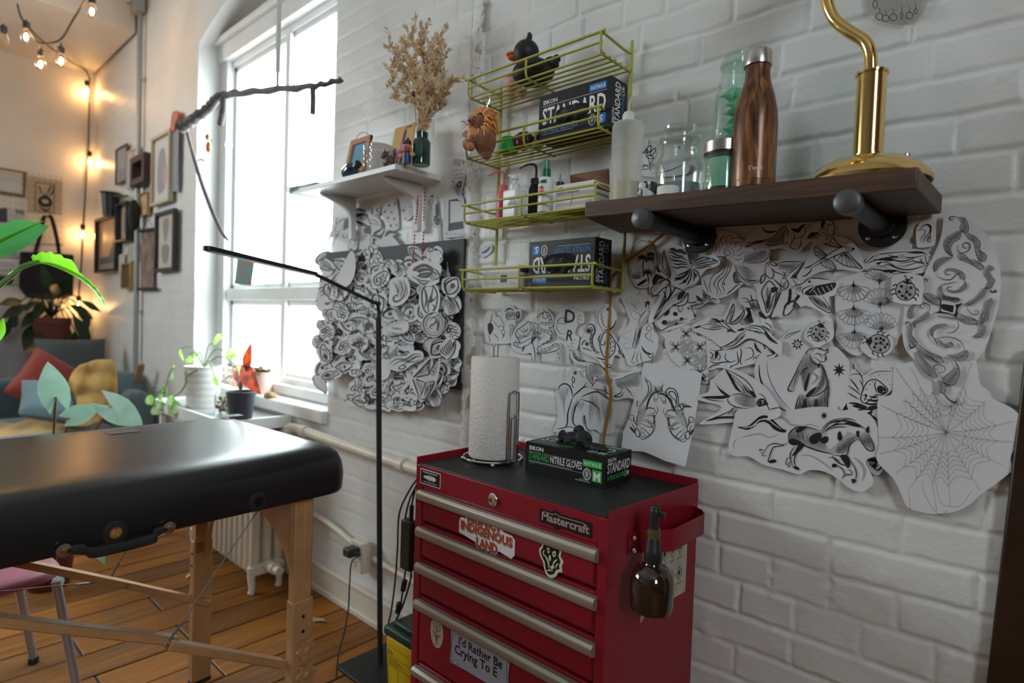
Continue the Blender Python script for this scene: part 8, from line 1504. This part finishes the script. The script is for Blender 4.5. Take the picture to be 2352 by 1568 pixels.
wflat('art_print','tan print of a coiled creature in a thin black border on the far wall','print',[(66,402),(142,416),(141,494),(64,488)],[CR,INK],.02,.004,'C2 20,16 76,16 76,92 20,92;f 30,58 50,46 70,60 66,76 40,80 28,70;@0;f 38,62 52,58 60,66 46,70;@1;l3 40,46 34,34 30,26;l3 54,46 62,28 70,20;l3 62,48 72,36 78,14;l4 30,82 52,88 68,80')
wflat('dark_card','black square card under the framed bird print','card',[(-20,478),(16,478),(16,510),(-20,510)],[BF],.02,.004)
wflat('postcard','pale grey creased postcard beside the black square card','postcard',[(18,478),(56,484),(54,512),(18,512)],[WF,GREY,mat('olive_wash',(.2,.24,.14),.7)],.024,.003,'f 20,30 60,40 90,70 50,80;@2;F 40,0 100,4 100,34 50,30')
for i,y in enumerate((562,592,626)):
 wflat('magazine',('worn magazine with a yellow corner, top of the three on the far wall','folded grey magazine, middle of the three on the far wall','brown photo magazine, lowest of the three on the far wall')[i],'magazine',[(-40,y),(44,y+4),(42,y+28),(-40,y+26)],[(WF,CREAM,CR)[i],INK,GREY,mat('olive_wash')],.012,.014,('@3;F 10,10 90,12 90,70 10,60','@2;F 40,20 90,24 80,80 30,70;@1;l4 50,40 90,50','@1;f 40,20 80,30 76,90 40,84')[i])
t=thing('tote_bag','black canvas tote bag hanging on the far wall','bag',lw(108,684,.08)); b=MB(); X=frame((XL+.035,0,0),(0,1,0),(0,0,1)); Q=[lw(*p,.05) for p in ((46,578),(100,580),(168,585),(167,680),(120,688),(62,684),(44,660))]; b.prism([(v.y,v.z) for v in Q],.05,X=X); o=b.build('body',mat('black_canvas',(.016,.018,.022),.85,var=.4,vscale=12),t,world=True,bevel=.012,seg=3)
for P in (((80,582),(92,540),(100,500),(108,498)),((136,584),(130,545),(118,500),(110,497))): b=MB(); b.tube(cr([lw(x,y,.06) for x,y in P],5),.017,8,flat=.25); b.build('strap',mat('black_canvas'),t,world=True)
b=MB(); vs=[];fs=[]; n=40
for i in range(n+1):
 y=-.3+(lw(92,780,.1).y+.3)*i/n
 for j in range(9): z=.01+1.25*j/8; vs.append((XL+.10+.02*math.sin(i*1.1)*(1.1-j/9),y,z))
fs=[(i*9+j,i*9+9+j,i*9+10+j,i*9+j+1) for i in range(n) for j in range(8)]; b.add(vs,fs); tag(b.build('cloth_cover',mat('grey_linen',(.40,.39,.40),.9),solid=.004),'pale grey cloth hanging in folds below the tote bag','cloth')
p=lw(118,802,.36); t=thing('plant_stool','small black plant stool with a wooden top in the far corner','stool',(p.x,p.y,0)); zt=p.z+.01; b=MB(); b.lathe([(.0,zt-.03),(.17,zt-.03),(.17,zt),(.0,zt)],n=28); b.build('top',mat('oak',(.35,.19,.09),.5),t)
for a in range(4): b=MB(); b.tube([(.10*math.cos(a*PI/2+.7),.10*math.sin(a*PI/2+.7),zt-.03),(.16*math.cos(a*PI/2+.7),.16*math.sin(a*PI/2+.7),0)],.013,8); b.build('leg',BF,t)
p.z=zt; k=1/ppm(p); t=thing('potted_plant','dark leafy drooping plant in a terracotta pot on the corner stool','potted plant',p); h=70*k; lat('pot',[(.0,0),(25*k,0),(36*k,h*.8),(38*k,h*.8),(38*k,h),(34*k,h),(.0,h*.9)],mat('terracotta',(.13,.035,.025),.75),t)
st=MB();lf=MB(); rnd=random.Random(8)
for px,py,dx,dy,L in ((60,700,-1,.5,.2),(40,725,-.6,.8,.2),(75,745,-.3,1,.24),(25,735,-.6,1,.18),(50,690,-1,.1,.2),(100,690,-.3,.6,.2),(125,680,.2,-1,.2),(140,672,.3,-.6,.2),(160,700,1,.5,.22),(168,725,.7,1,.24),(188,752,.1,1,.16),(186,690,.8,.4,.15),(180,705,.5,.8,.17),(172,760,-.1,1,.16),(110,720,-.2,1,.25),(90,710,-.7,.7,.2),(130,730,.2,1,.2),(150,740,.1,1,.2),(195,712,.2,1,.15),(85,695,-.8,.3,.2),(115,670,-.2,-.8,.2)):
 e=WX(px,py,p.x+rnd.uniform(-.1,.2)); d=WX(px+dx*30,py+dy*30,p.x+.05)-e; q=p+Vector((0,0,h)); st.tube(cr([q,(q+e)/2+Vector((0,0,.12)),e],5),.005,6); leaf(lf,e,d,(1,0,.4),L*1.15,LANCE,.15,.1)
st.build('stem',DKL,t,world=True); lf.build('leaves',DKL,t,world=True)
TEAL=mat('grey_teal_wool',(.085,.125,.14),.9,sheen=.3,bump=.5,bscale=300,bdist=.002)
t=thing('sofa','grey teal sofa with rounded arms in the far corner','sofa',(-5.1,.25,0))
def part(nm,c,d,m,r=.06): b=MB(); b.box(c,d); b.build(nm,m,t,world=True,bevel=r,seg=4)
part('base',(-5.1,.25,.24),(1.1,2.1,.16),TEAL,.04); part('seat_cushion',(-4.98,.25,.38),(.9,1.86,.14),TEAL); part('backrest',(-5.60,.25,.46),(.20,2.1,.50),TEAL,.09); part('arm',(-4.98,1.262,.42),(1.14,.15,.54),TEAL,.07); part('arm',(-5.1,-.77,.42),(1.1,.15,.46),TEAL,.07)
for x in (-4.65,-5.5):
 for y in (-.7,1.15): b=MB(); b.tube([(x,y,.16),(x,y,0)],[.025,.016],10); b.build('leg',BEECH,t,world=True)
def cushion(label,px,py,x,w,h,rot,m,yaw=0,tilt=.35,name='cushion'):
 p=WX(px,py,x); b=MB(); n=20; vs=[]
 for s in (1,-1):
  for i in range(n+1):
   for j in range(n+1):
    u,v=i/n*2-1,j/n*2-1; q=max(0,(1-u**4)*(1-v**4))**.55; k=1-.10*(abs(u*v))**1.5+.0; e=1-.07*(1-v*v) if 0 else 1
    vs.append((u*w/2*(1-.06*(1-abs(u))*0)*(1-.05*math.cos(v*PI/2)*abs(u)),s*.085*q+.006*noise.noise(Vector((u*3,v*3,s+px))),v*h/2*(1-.05*math.cos(u*PI/2)*abs(v))))
 N=(n+1)**2; fs=[]
 for s in (0,1):
  for i in range(n):
   for j in range(n): a=s*N+i*(n+1)+j; f=(a,a+n+1,a+n+2,a+1); fs.append(f if s==0 else f[::-1])
 X=Matrix.Translation(p)@Matrix.Rotation(R(90+yaw),4,'Z')@Matrix.Rotation(-tilt,4,'X')@Matrix.Rotation(R(rot),4,'Y'); b.add(vs,fs,X=X); o=b.build(name,m,angle=80); tag(o,label,'cushion')
cushion('grey teal back cushion standing behind the others in the sofa corner',165,838,-5.40,.44,.40,0,mat('grey_teal_dark',(.08,.095,.10),.9),tilt=.2)
cushion('brick red cushion leaning in the middle of the sofa',112,880,-5.12,.38,.38,38,mat('brick_red_linen',(.26,.045,.03),.9,sheen=.2),15)
cushion('grey blue cushion against the right arm, behind the mustard throw',282,900,-4.82,.33,.32,8,mat('slate_blue_linen',(.13,.20,.23),.9,sheen=.2),35)
cushion('slate blue cushion lying in front of the red one on the sofa',122,924,-4.70,.35,.28,24,mat('slate_blue_linen'),20,.8)
MUS=mat('mustard_cotton',(.50,.31,.10),.9,sheen=.2,bump=.5,bscale=24,bdist=.02)
b=MB(); px=[(160,880),(185,840),(235,826),(262,834),(268,880),(264,920),(250,955),(200,978),(150,972),(178,930)]
O=sm(px,True,4); v,f=cdt(O,9); b.add([WX(q.x,q.y,-4.58+.03*math.sin(q.x*.09+q.y*.03)+.02*math.sin(q.y*.13)) for q in v],[tuple(x) for x in f]); tag(b.build('throw',MUS,solid=.02,angle=80),'mustard quilted throw draped over the sofa cushions at the right arm','throw')
b=MB(); nx=26; vs=[]
for i in range(nx+1):
 for j in range(9): vs.append((-5.05+.5*j/8,.40+.60*i/nx-.04*j/8,.464+.012*math.sin(i*.9+j)+.0*j if j<7 else .464-.03*(j-6)))
b.add(vs,[(i*9+j,i*9+j+1,i*9+10+j,i*9+9+j) for i in range(nx) for j in range(8)]); tag(b.build('blanket',MUS,solid=.016,angle=80),'folded mustard blanket lying flat along the sofa seat','blanket')
b=MB(); A=WY(318,858,1.31); b.bar((A.x-.02,1.31,A.z-.06),(A.x+.06,1.31,A.z+.07),.045,.02); tag(b.build('wooden_board',mat('oak'),bevel=.004),'short orange wooden board leaning on the wall behind the sofa arm','board')
def floor_pot(name,label,x,y,r,h,m): t=thing(name,label,'potted plant',(x,y,0)); lat('pot',[(.0,0),(r*.75,0),(r,h),(r*.93,h),(r*.9,h*.9),(.0,h*.9)],m,t); lat('soil',[(.0,h*.9),(r*.9,h*.91),(.0,h*.93)],SOIL,t); return t
CQ=WZ(112,1335,.02); CX,CY=CQ.x,CQ.y
t=floor_pot('potted_caladium','pale green heart-leaved plant between the massage table and the sofa',CX,CY,.10,.20,mat('terracotta')); st=MB();lf=MB()
for px,py,dx,dy,L,bk,y in ((128,912,-.25,-1,.135,.35,0),(255,932,.9,.55,.15,.35,0),(160,960,.9,-.35,.11,.2,0)):
 e=WX(px,py,-2.72); d=WX(px+dx*30,py+dy*30,-2.72)-e; st.tube(cr([(CX,CY,.18),((e.x+CX)/2,(e.y+CY)/2,.60),e],6),.005,6); leaf(lf,e,d,(1,-.4,.35),L,HEART,.1,.12,bk*1.3,m=12)
for i in range(9):
 a=i*.7; e=Vector((CX+.16*math.cos(a),CY+.22*math.sin(a),.10+.05*(i%3))); st.tube(cr([(CX,CY,.20),(CX+.12*math.cos(a),CY+.13*math.sin(a),.28),e],4),.0025,5); leaf(lf,e,(math.cos(a),math.sin(a),-.6),(0,0,1),.07,OVAL,.3,.1)
st.build('stem',mat('brown_stem',(.20,.13,.06),.5),t,world=True); lf.build('leaves',CAL,t,world=True)
t=floor_pot('bird_of_paradise','large-leaved green plant reaching in from the left edge',-2.55,-.25,.17,.34,mat('charcoal_pot')); st=MB();lf=MB();l2=MB()
def big(b,P,L,prof,n,x,fold=.25,wave=.01):
 A=WX(*P[0],x);B=WX(*P[1],x+.08); l2.tube([A,A*.5+B*.5+Vector((.02,-.01,.0)),B],[.007,.005,.002],6); leaf(b,A,B-A,n,(B-A).length,prof,.12,fold,m=22,wave=wave); return A
A=big(lf,((-75,600),(98,508)),.5,[.03,.20,.26,.27,.26,.25,.24,.22,.12,.0],(.9,-.3,.7),-2.3)
st.tube(cr([(-2.55,-.25,.32),(-2.5,-.2,.9),A],6),.010,8)
E=[WX(*q,-2.3) for q in ((0,655),(25,632),(52,612),(90,600))]; st.tube(cr([(-2.55,-.25,.32),(-2.5,-.15,.8)]+E,5),.0075,8)
S=cr([WX(*q,-2.3) for q in ((78,604),(110,602),(145,612),(185,632),(215,655),(235,680),(247,704))],5); vs=[]; n=len(S)
for i,p in enumerate(S):
 q=i/(n-1); w=.042*math.sin(PI*min(1,q*.93+.07))**.6*(1-.55*q); vs+=[p+Vector((.02,-.01,w*(1.0 if q<.5 else .25)+.004*math.sin(i*2.1))),p,p+Vector((.04,-.02,-w*.28))]
l2.add(vs,[(3*i+k,3*i+k+1,3*i+4+k,3*i+3+k) for i in range(n-1) for k in (0,1)])
B=WX(-10,790,-2.3); leaf(l2,B,WX(6,740,-2.3)-B,(1,0,.3),.08,LANCE,.2,.2)
st.build('stem',STEM,t,world=True); lf.build('leaves',BAN,t,world=True); l2.build('leaves',BAN2,t,world=True,label='bright green leaf')  # arched leaf, small leaf and midrib share a brighter green
def lights():
 t=thing('string_lights','black cord of warm filament bulbs strung across and down the far corner','string lights',WX(205,700,-6.30)); cord=mat('black_cord',(.02,.018,.016),.6)
 q=lambda x,y,X:WX(x,y,X)
 b=MB(); b.tube(cr([q(225,-60,-4.3),q(196,0,-4.4),q(165,50,-4.5),q(142,88,-4.6),q(115,99,-4.6),q(90,97,-4.6),q(70,75,-4.6),q(48,38,-4.6),q(40,10,-4.8)],5),.0055,8)
 b.tube(cr([q(48,40,-4.6),q(80,78,-5),q(120,112,-5.5),(-5.95,*q(165,143,-5.95)[1:]),q(195,160,-6.25),q(205,178,-6.30)],5),.0055,8)
 b.tube(cr([q(206,178,-6.3),q(205,215,-6.305),q(203,345,-6.305),q(203,360,-6.305),q(199,400,-6.305),q(192,508,-6.305),q(190,540,-6.305),q(187,600,-6.305),q(182,668,-6.305),q(181,680,-6.305)],5),.0055,8); b.build('cord',cord,t,world=True)
 warm=bpy.data.materials.new('warm_filament'); warm.use_nodes=True; nt=warm.node_tree; bs=nt.nodes['Principled BSDF']; bs.inputs['Base Color'].default_value=(1,.6,.25,1); bs.inputs['Emission Color'].default_value=(1,.56,.23,1); bs.inputs['Emission Strength'].default_value=BULB
 gl=glass('bulb_glass',(1,.93,.82),.03,.8)
 for x,y,X in ((211,22,-4.4),(60,80,-4.6),(93,143,-4.6),(140,136,-4.6),(8,88,-4.9),(200,206,-6.27),(206,368,-6.26),(190,536,-6.26),(181,700,-6.26)):
  c=q(x,y,X); k=MB(); k.tube([c+Vector((0,0,.034)),c+Vector((0,0,.046)),c+Vector((0,0,.074)),c+Vector((0,0,.08))],[.016,.020,.018,.008],12);
  if X>-6: k.tube([c+Vector((0,0,.078)),c+Vector((0,0,.10 if y>100 else .088))],.005,6)
  o=k.build('socket',cord,t,world=True)
  g=MB(); g.lathe([(.0,-.052),(.012,-.049),(.024,-.036),(.030,-.016),(.028,.004),(.019,.026),(.014,.036)],c=c,n=20); g.build('bulb',gl,o,world=True)
  if (x,y)!=(8,88): f=MB(); f.ell(c+Vector((0,0,-.012)),(.010,.010,.020),n=10); f.build('filament',warm,o,world=True)
lights()
# ================================================================ CROWDED BOARD of cut-outs
def board():
 a=WY(764,579,1.375);c=WY(1058,896,1.375); b=MB(); b.box(((WX1+.005+c.x)/2,1.378,(a.z+c.z)/2),(c.x-WX1-.005,.012,a.z-c.z)); tag(b.build('display_board',mat('black_board',(.03,.03,.034),.6),bevel=.003),'black pin board almost covered with small cut-out drawings under the white shelf','board')
board()
NB=[0]
def cutout(px,py,w,h,rot,kind,label=None,off=.03,ops=None,outline=None,seed=None,name='paper_cutout',group='cut-out drawings crowded on the black board'):
 rnd=random.Random(seed if seed is not None else NB[0]*13+5); NB[0]+=1
 c,s=math.cos(R(rot)),math.sin(R(rot)); T=lambda x,y:(px+(x*w*c-y*h*s)/100,py+(x*w*s+y*h*c)/100)
 if outline: O=pts2(outline.split())
 else:
  n=rnd.choice((9,11,13)); O=[]
  for i in range(n):
   a=2*PI*i/n; q=rnd.uniform(40,54) if kind!='leaf' else 50*(1-.35*abs(math.sin(a))); O.append((q*math.cos(a),q*math.sin(a)))
 O=[T(*p) for p in sm(O,True,4)]
 mp=sheet_map(O,off,rnd.uniform(.002,.009),y=1.4); mb=MB(); v,f=cdt(O,7); A=[mp(p.x,p.y) for p in v]
 mb.add(A,[tuple(t) for t in f],0); mb.add([p+Vector((0,.0003,0)) for p in A],[tuple(t)[::-1] for t in f],0)
 k=Ink(mb,mp,1,ws=min(w,h)/100*.9,res=6); r=rnd.uniform
 if ops is None:
  ops=[]
  if kind=='leaf':
   ops.append('c4 -42,0 -20,-24 10,-28 40,-4 12,24 -22,22'); ops.append('l5 -44,0 0,-4 40,-2'); ops+=['l2.5 %g,-3 %g,%g'%(x,x+12,s_*18) for x in range(-34,26,9) for s_ in (-1,1)]; ops.append('h%g,7,2 -30,0 0,-24 30,-10 20,0'%r(30,80))
  elif kind=='wing':
   ops.append('l6 -42,20 -20,-10 10,-30 40,-36'); ops+=['l4 %g,%g %g,%g %g,%g'%(x,-10-x*.4,x+14,12-x*.2,x+8,30-x*.3) for x in range(-30,36,10)]; ops.append('f -40,22 -28,8 -10,-4 -20,14'); ops.append('h60,7,2.5 -30,0 20,-30 30,0 -10,20')
  elif kind=='swirl':
   for j in range(4): y=-30+j*18; ops.append('l5 -44,%g -20,%g 4,%g 26,%g 42,%g'%(y+r(-4,4),y-12,y+10,y-8,y+r(-6,6)))
   ops.append('l6 10,10 20,0 30,10 20,22 8,14 14,2 26,0'); ops.append('f -30,-20 -6,-14 12,-22 -10,-10')
  elif kind=='flower':
   for j in range(7): a=2*PI*j/7; ops.append('c4 0,0 %g,%g %g,%g %g,%g'%(30*math.cos(a-.35),30*math.sin(a-.35),42*math.cos(a),42*math.sin(a),30*math.cos(a+.35),30*math.sin(a+.35)))
   ops.append('s9,16,6 0,0'); ops.append('@2;f 0,0 %g,%g %g,%g;@1'%(r(10,25),r(-30,-10),r(20,34),r(0,20)))
  elif kind=='beast':
   ops.append('c5 -36,6 -24,-22 4,-26 30,-14 40,6 20,14 4,26 -20,24'); ops.append('f -30,-2 -10,-18 0,-6 -14,8'); ops.append('d5 %g,%g'%(r(14,24),r(-8,0))); ops.append('h%g,7,2.5 -20,20 4,-20 26,-6 4,24'%r(20,80)); ops+=['l4 %g,%g %g,%g %g,%g'%(x,20,x-4,32,x+4,44) for x in (-22,-6,10)]; ops.append('l4 28,-14 34,-32 42,-40;l4 30,4 38,8')
  elif kind=='figure':
   ops.append('c4 -8,-36 4,-44 14,-34 10,-22 -4,-22'); ops.append('f -8,-36 4,-46 16,-36 12,-20 8,-34'); ops.append('l5 -4,-22 -18,-6 -14,16 -22,44;l5 10,-22 20,0 12,20 22,44;l4 -14,-4 4,4 18,-6;l4 -10,18 2,10 12,20 4,44'); ops.append('h75,7,2.5 -14,0 14,-4 12,30 -10,34'); ops.append('f -16,20 -6,14 -8,40 -18,42')
  elif kind=='eye':
   ops.append('c6 -40,2 -10,-26 30,-14 42,4 16,24 -20,22'); ops.append('e14,14 4,0;@0;e5,5 0,-4;@1;l4 -36,-12 0,-36 38,-22;l4 -30,22 4,34 34,18'); ops.append('h30,6,2 -36,2 -10,-22 -6,20')
  else:
   for j in range(9): a=r(0,6.3); q=r(0,26); ops.append('l%g %g,%g %g,%g %g,%g'%(r(3,6),q*math.cos(a),q*math.sin(a),r(-40,40),r(-40,40),r(-44,44),r(-40,40)))
   ops.append('f %g,%g 0,0 %g,%g'%(r(-40,0),r(-30,0),r(0,30),r(0,40))); ops.append('h%g,7,2.5 -30,-20 20,-30 30,20 -20,26'%r(0,90))
  ops=';'.join(ops)
 if callable(ops): ops(k,T)
 elif ops: k.run(ops,T)
 o=mb.build(name,PMATS,angle=60)
 return tag(o,label or 'small black line drawing cut out and overlapped by others on the black board','drawing',group if not label else None)
def crowd():
 rnd=random.Random(21); kinds=['leaf','wing','swirl','flower','beast','figure','eye','mess']; pts=[]
 xs=[(758,1052,590,935)]
 y=592; row=0
 while y<935:
  x=762+(row%2)*14
  while x<1056:
   X,Y=x+rnd.uniform(-7,7),y+rnd.uniform(-7,7)
   hole=any(abs(X-hx)<hw and abs(Y-hy)<hh for hx,hy,hw,hh in ((815,585,26,14),(925,580,38,11),(1046,596,18,34),(1048,680,9,22),(812,872,20,16),(1000,800,8,8),(982,806,14,14),(760,930,30,60),(800,915,26,40),(1055,920,40,30)))
   if not hole: pts.append((X,Y))
   x+=27
  y+=25; row+=1
 pts+=[(1050,728),(1062,700),(1063,660),(1066,760),(1062,800),(1050,815),(1055,850),(1064,830),(1040,880),(1022,905)]
 for i,(X,Y) in enumerate(pts):
  cutout(X,Y,rnd.uniform(34,54),rnd.uniform(30,52),rnd.uniform(0,360),kinds[(i*5+rnd.randint(0,2))%8],off=.024+.0026*(i%7)+.0001*i)
crowd()
E_='-30,-48 0,-50 28,-46 46,-16 44,16 30,46 0,50 -28,46 -45,18 -45,-14'
CIRC=' '.join('%g,%g'%(49*math.cos(a*PI/8),49*math.sin(a*PI/8)) for a in range(16))
def med(k,T):
 k.run('o1.6,42,42 0,0',T) if 0 else k.run('c2.5 '+' '.join('%g,%g'%(43*math.cos(a*PI/8),43*math.sin(a*PI/8)) for a in range(16))+';c1.5 '+' '.join('%g,%g'%(32*math.cos(a*PI/8),32*math.sin(a*PI/8)) for a in range(16))+';d2 '+' '.join('%g,%g'%(37.5*math.cos(a*PI/15),37.5*math.sin(a*PI/15)) for a in range(30))+';l4 -18,-14 -4,-26 8,-18 2,-4 -14,4 -18,14 -4,18;l4 8,-18 14,4 8,26;f 14,-22 24,-4 20,20 14,26 18,2;l3 0,18 -2,30;d3 -4,8',T)
cutout(826,622,46,84,14,'x','blank pale teardrop of paper near the top of the crowded board',.052,'','-8,-50 12,-46 34,-10 30,30 0,50 -30,42 -40,14 -26,-24')
cutout(764,690,42,58,0,'x','blank rounded paper sticking out past the wall edge beside the window',.030,'',E_)
cutout(905,848,40,52,18,'x','blank pale round paper low on the crowded board, right of the lamp pole',.054,'',CIRC)
cutout(1026,745,54,60,0,'x','round paper medallion of a praying figure in a beaded ring on the board',.056,med,CIRC)
cutout(848,830,24,32,0,'x','small blank paper cone on the crowded board, just left of the lamp pole',.055,'','0,-50 14,-10 40,44 0,50 -40,44 -14,-10')
cutout(940,754,50,26,-9,'x','paper banner with small wobbly capital lettering in the middle of the board',.057,lambda k,T:(k.run('C1.5 -46,-30 46,-44 46,40 -46,46',T),k.text('HARD',7,*T(-24,-2),rot=9,w=24,bold=.02),k.text('CARNY ST',8.5,*T(-42,38),rot=9,w=42,bold=.0)),'-50,-36 50,-48 50,44 -50,50')
cutout(1030,592,44,44,0,'x','paper cut-out of a lion head in profile at the top right of the board',.058,'l4 -30,-20 0,-36 30,-20 42,6 26,16 36,26 10,34;l4 -34,10 -20,30 0,40;f -4,-36 4,-40 8,-28 0,-26;d3 16,-10;l3 14,12 30,10;l4 -30,-10 -14,-30;c3 -34,-24 -28,-40 -12,-40 -14,-28')
cutout(1008,628,84,60,10,'x','paper cut-out of a dark maned lion, largest at the top right of the board',.060,'f -34,-6 -10,-30 16,-22 20,0 8,20 -14,24 -30,14;@0;l3 -26,0 -8,-16 10,-12;l3 -20,10 0,-2 14,-4;l3 -10,18 4,8;f -36,6 -22,4 -18,16 -32,18;@1;l5 18,-20 34,-8 40,12 22,26;h40,8,3 16,-20 40,-4 30,24 12,20;l4 -36,24 -10,34 20,30;l5 -20,36 0,46 12,34')
cutout(948,672,56,66,8,'x','paper cut-out of a curling plume with a hooked tail on the board',.059,'l6 10,-44 22,-10 10,24 -12,36 -22,26 -14,14 -4,20;l4 -8,-40 10,-10 2,20;l4 -30,-30 -10,-6 -6,14;l3 24,-30 32,0 18,24;h60,8,2 -24,-30 6,-36 14,0 -8,16','-16,-50 26,-48 46,-4 26,34 -6,50 -36,44 -40,8 -46,-30')
cutout(1016,690,52,76,0,'x','paper oval of a knotted bare torso on the right side of the board',.057,'c5 -28,-34 10,-42 32,-20 30,14 10,42 -20,34 -34,4;l7 -24,-36 -14,-4 -22,24;l6 16,-40 6,-10 -8,14 -4,38;l5 30,-10 10,4 -16,2;l5 8,14 22,22 10,38;f 2,-12 12,-4 6,10 -4,2',E_)
cutout(962,826,86,42,-12,'x','wide paper cut-out of a curling wave low on the board',.058,'l5 -46,6 -24,-16 0,-6 24,-22 46,-10;l5 -40,18 -16,-2 6,8 30,-6 46,4;l4 -20,24 4,14 24,18 40,10;l5 -24,32 -14,22 -4,32 -14,42 -24,36 -18,28;h20,8,2.5 -10,-6 20,-16 40,-4 10,8','-50,8 -30,-30 0,-24 30,-40 50,-22 46,14 16,28 -10,50 -34,44')
cutout(1006,866,60,104,12,'x','large paper cut-out of a pointed butterfly wing low on the right of the board',.061,'p4 -40,4 10,-44 14,-10 -30,2;p4 -40,8 0,46 8,10 -30,6;l3 10,-44 4,-30 10,-12;h70,8,2.5 -30,-2 6,-36 8,-14;h-60,8,2.5 -30,10 -2,40 2,14;l4 14,-10 30,-40 44,-44;h50,8,2.5 16,-14 40,-44 40,-10;h80,6,3 10,14 40,6 20,40;l4 8,10 40,4 24,40 4,46','-50,6 8,-50 22,-30 46,-50 50,-10 44,20 20,46 0,50')
cutout(1058,862,44,52,0,'x','paper scrap with a black scroll flourish beside the flaking strip, right of the board',.020,'l7 -40,30 -36,10 -14,4 10,20 40,40;d5 -30,26;c6 -14,-40 2,-44 8,-32 -4,-26;l6 10,0 24,-20 30,10;f 14,-14 30,-8 22,16')
cutout(750,880,34,52,-10,'x','paper cut-out of a rounded slipper shape hanging past the window edge of the board',.028,'c3 -40,-34 -6,-46 36,-30 30,40 10,36 -36,0;f 0,-30 24,-36 20,-16 4,-14;l4 -10,-24 20,-10','-44,-36 -4,-50 40,-34 36,48 10,42 -42,4')
cutout(868,905,44,30,-30,'x','paper cut-out with a black eight-pointed star under the bottom edge of the board',.024,'s8,22,9 -20,-24;h30,8,3 10,-20 40,0 20,20;f -10,10 4,6 0,24','-46,-40 0,-50 44,-30 50,20 10,46 -40,30')
cutout(940,925,56,40,4,'x','paper cut-out of a smiling whale-like creature at the foot of the board',.050,'l5 -40,-10 -10,-34 30,-20 42,10;l4 -36,16 0,30 40,16;f -20,6 -4,0 4,16 -12,22;l5 -30,-16 0,-24 24,-4')
cutout(975,928,52,30,0,'x','paper scrap with two bold black rings at the foot of the board',.052,'l9 -20,20 -30,0 -14,-16 2,0 -8,18;l10 16,-30 36,-24 40,4 22,20 10,8;l6 -44,-20 -34,-34 -26,-20')
D('paper_drawing','paper cut-out of dark palm fronds and a shirt collar under the white shelf','480,290 560,270 690,300 780,380 900,460 930,590 860,640 800,680 780,800 760,930 600,960 540,900 580,700 520,560 470,420','f 500,300 560,285 640,300 690,340 620,330 550,310;f 470,440 520,380 600,350 700,370 690,420 620,400 540,420;f 510,480 600,500 700,560 660,580 560,540;l12 680,360 720,480 760,560;f 640,600 740,560 750,700 700,690 640,680;l8 720,460 820,480 920,570;l6 730,520 800,520 900,575;l6 740,560 820,560;h60,16,6 560,380 700,400 690,480 580,470;l6 740,700 745,820 750,930;h70,18,5 590,700 700,690 660,800 600,820',CN,off=.006)
D('paper_drawing','paper cut-out of ornate outline letters under the white shelf','730,220 830,215 920,215 900,300 880,400 800,410 730,390','',CN,off=.004,curl=.002,after=lambda k,T,s:(k.text('IS',25,*T(732,390),w=22,bold=-.01),k.run('l4 830,240 900,230 830,310 880,350 800,400',T)))
D('paper_drawing','slim paper cut-out patterned with rows of dark crosses under the white shelf','960,270 1040,170 1130,120 1170,160 1200,400 1210,560 1180,630 1060,620 1010,520 950,420','',CN,off=.005,curl=.002,after=lambda k,T,s:k.run(';'.join('p9 %d,%d %d,%d;p9 %d,%d %d,%d;d9 %d,%d'%(x,y-24,x,y+24,x-20,y,x+20,y,x,y) for x,y in ((975,330),(1045,230),(1085,340),(1140,200),(1025,430),(1075,560),(1130,450),(1175,550))),T))
D('paper_drawing','paper cut-out of a small black star over a fox mask under the white shelf','1250,250 1330,220 1440,220 1460,330 1400,440 1310,480 1260,400','s8,34,12 1282,312;l4 1290,240 1360,265 1440,230;l4 1330,330 1320,400 1300,460 1360,420 1420,350;c3 1340,320 1370,310 1390,350 1350,370;l4 1400,330 1420,290',CN,off=.004,curl=.003)
D('paper_drawing','paper cut-out of two dark crossed swallows above the board','770,720 880,690 960,600 1000,640 1100,630 1180,700 1120,740 1040,800 940,850 890,950 850,900 860,790 770,760','f 770,735 830,705 900,715 960,660 970,600 985,660 960,720 920,780 880,760 820,745;f 990,720 1020,660 1090,640 1150,660 1180,700 1130,690 1060,700 1010,760 940,830 930,800 980,770;l12 850,760 870,850 880,920;l9 900,770 910,840 890,900;l8 1160,690 1175,750',CN,off=.009)
D('paper_drawing','creased blank paper with a folded corner above the board','890,820 980,770 1100,720 1190,790 1260,870 1300,930 1230,990 1110,1060 900,1140 830,1060 890,1000','@3;l4 950,920 1000,960 1060,900;l4 1100,860 1240,880 1180,910',CN,off=.016,curl=.008)
D('paper_drawing','paper cut-out of daisy flowers and buds beside the window edge above the board','330,640 430,600 500,640 560,700 560,800 540,950 480,1100 380,1160 300,1060 380,950 350,850 280,800 250,720','s11,50,26 345,735;@0;e12,12 345,735;@1;l6 430,600 440,680 500,720;c5 480,680 520,660 540,720 500,750;c5 420,820 470,790 520,840 470,890;s9,44,20 440,960;@0;e10,10 440,960;@1;l6 500,780 540,850 500,920;c5 470,1020 520,1000 530,1060 480,1080;s9,44,20 285,1065;l6 380,900 420,930;l6 350,1100 400,1060 440,1010',CN,off=.011)
D('paper_drawing','paper cut-out of a tulip sketch hanging past the wall edge by the window','220,430 340,430 330,520 300,660 200,700 110,760 60,900 50,870 100,680 170,560','l9 340,450 280,480 210,540;l8 230,420 200,500 210,560;l6 200,560 190,660 290,650;l6 300,560 290,640;l5 180,700 120,760 60,880',CN,off=.012,curl=.004)
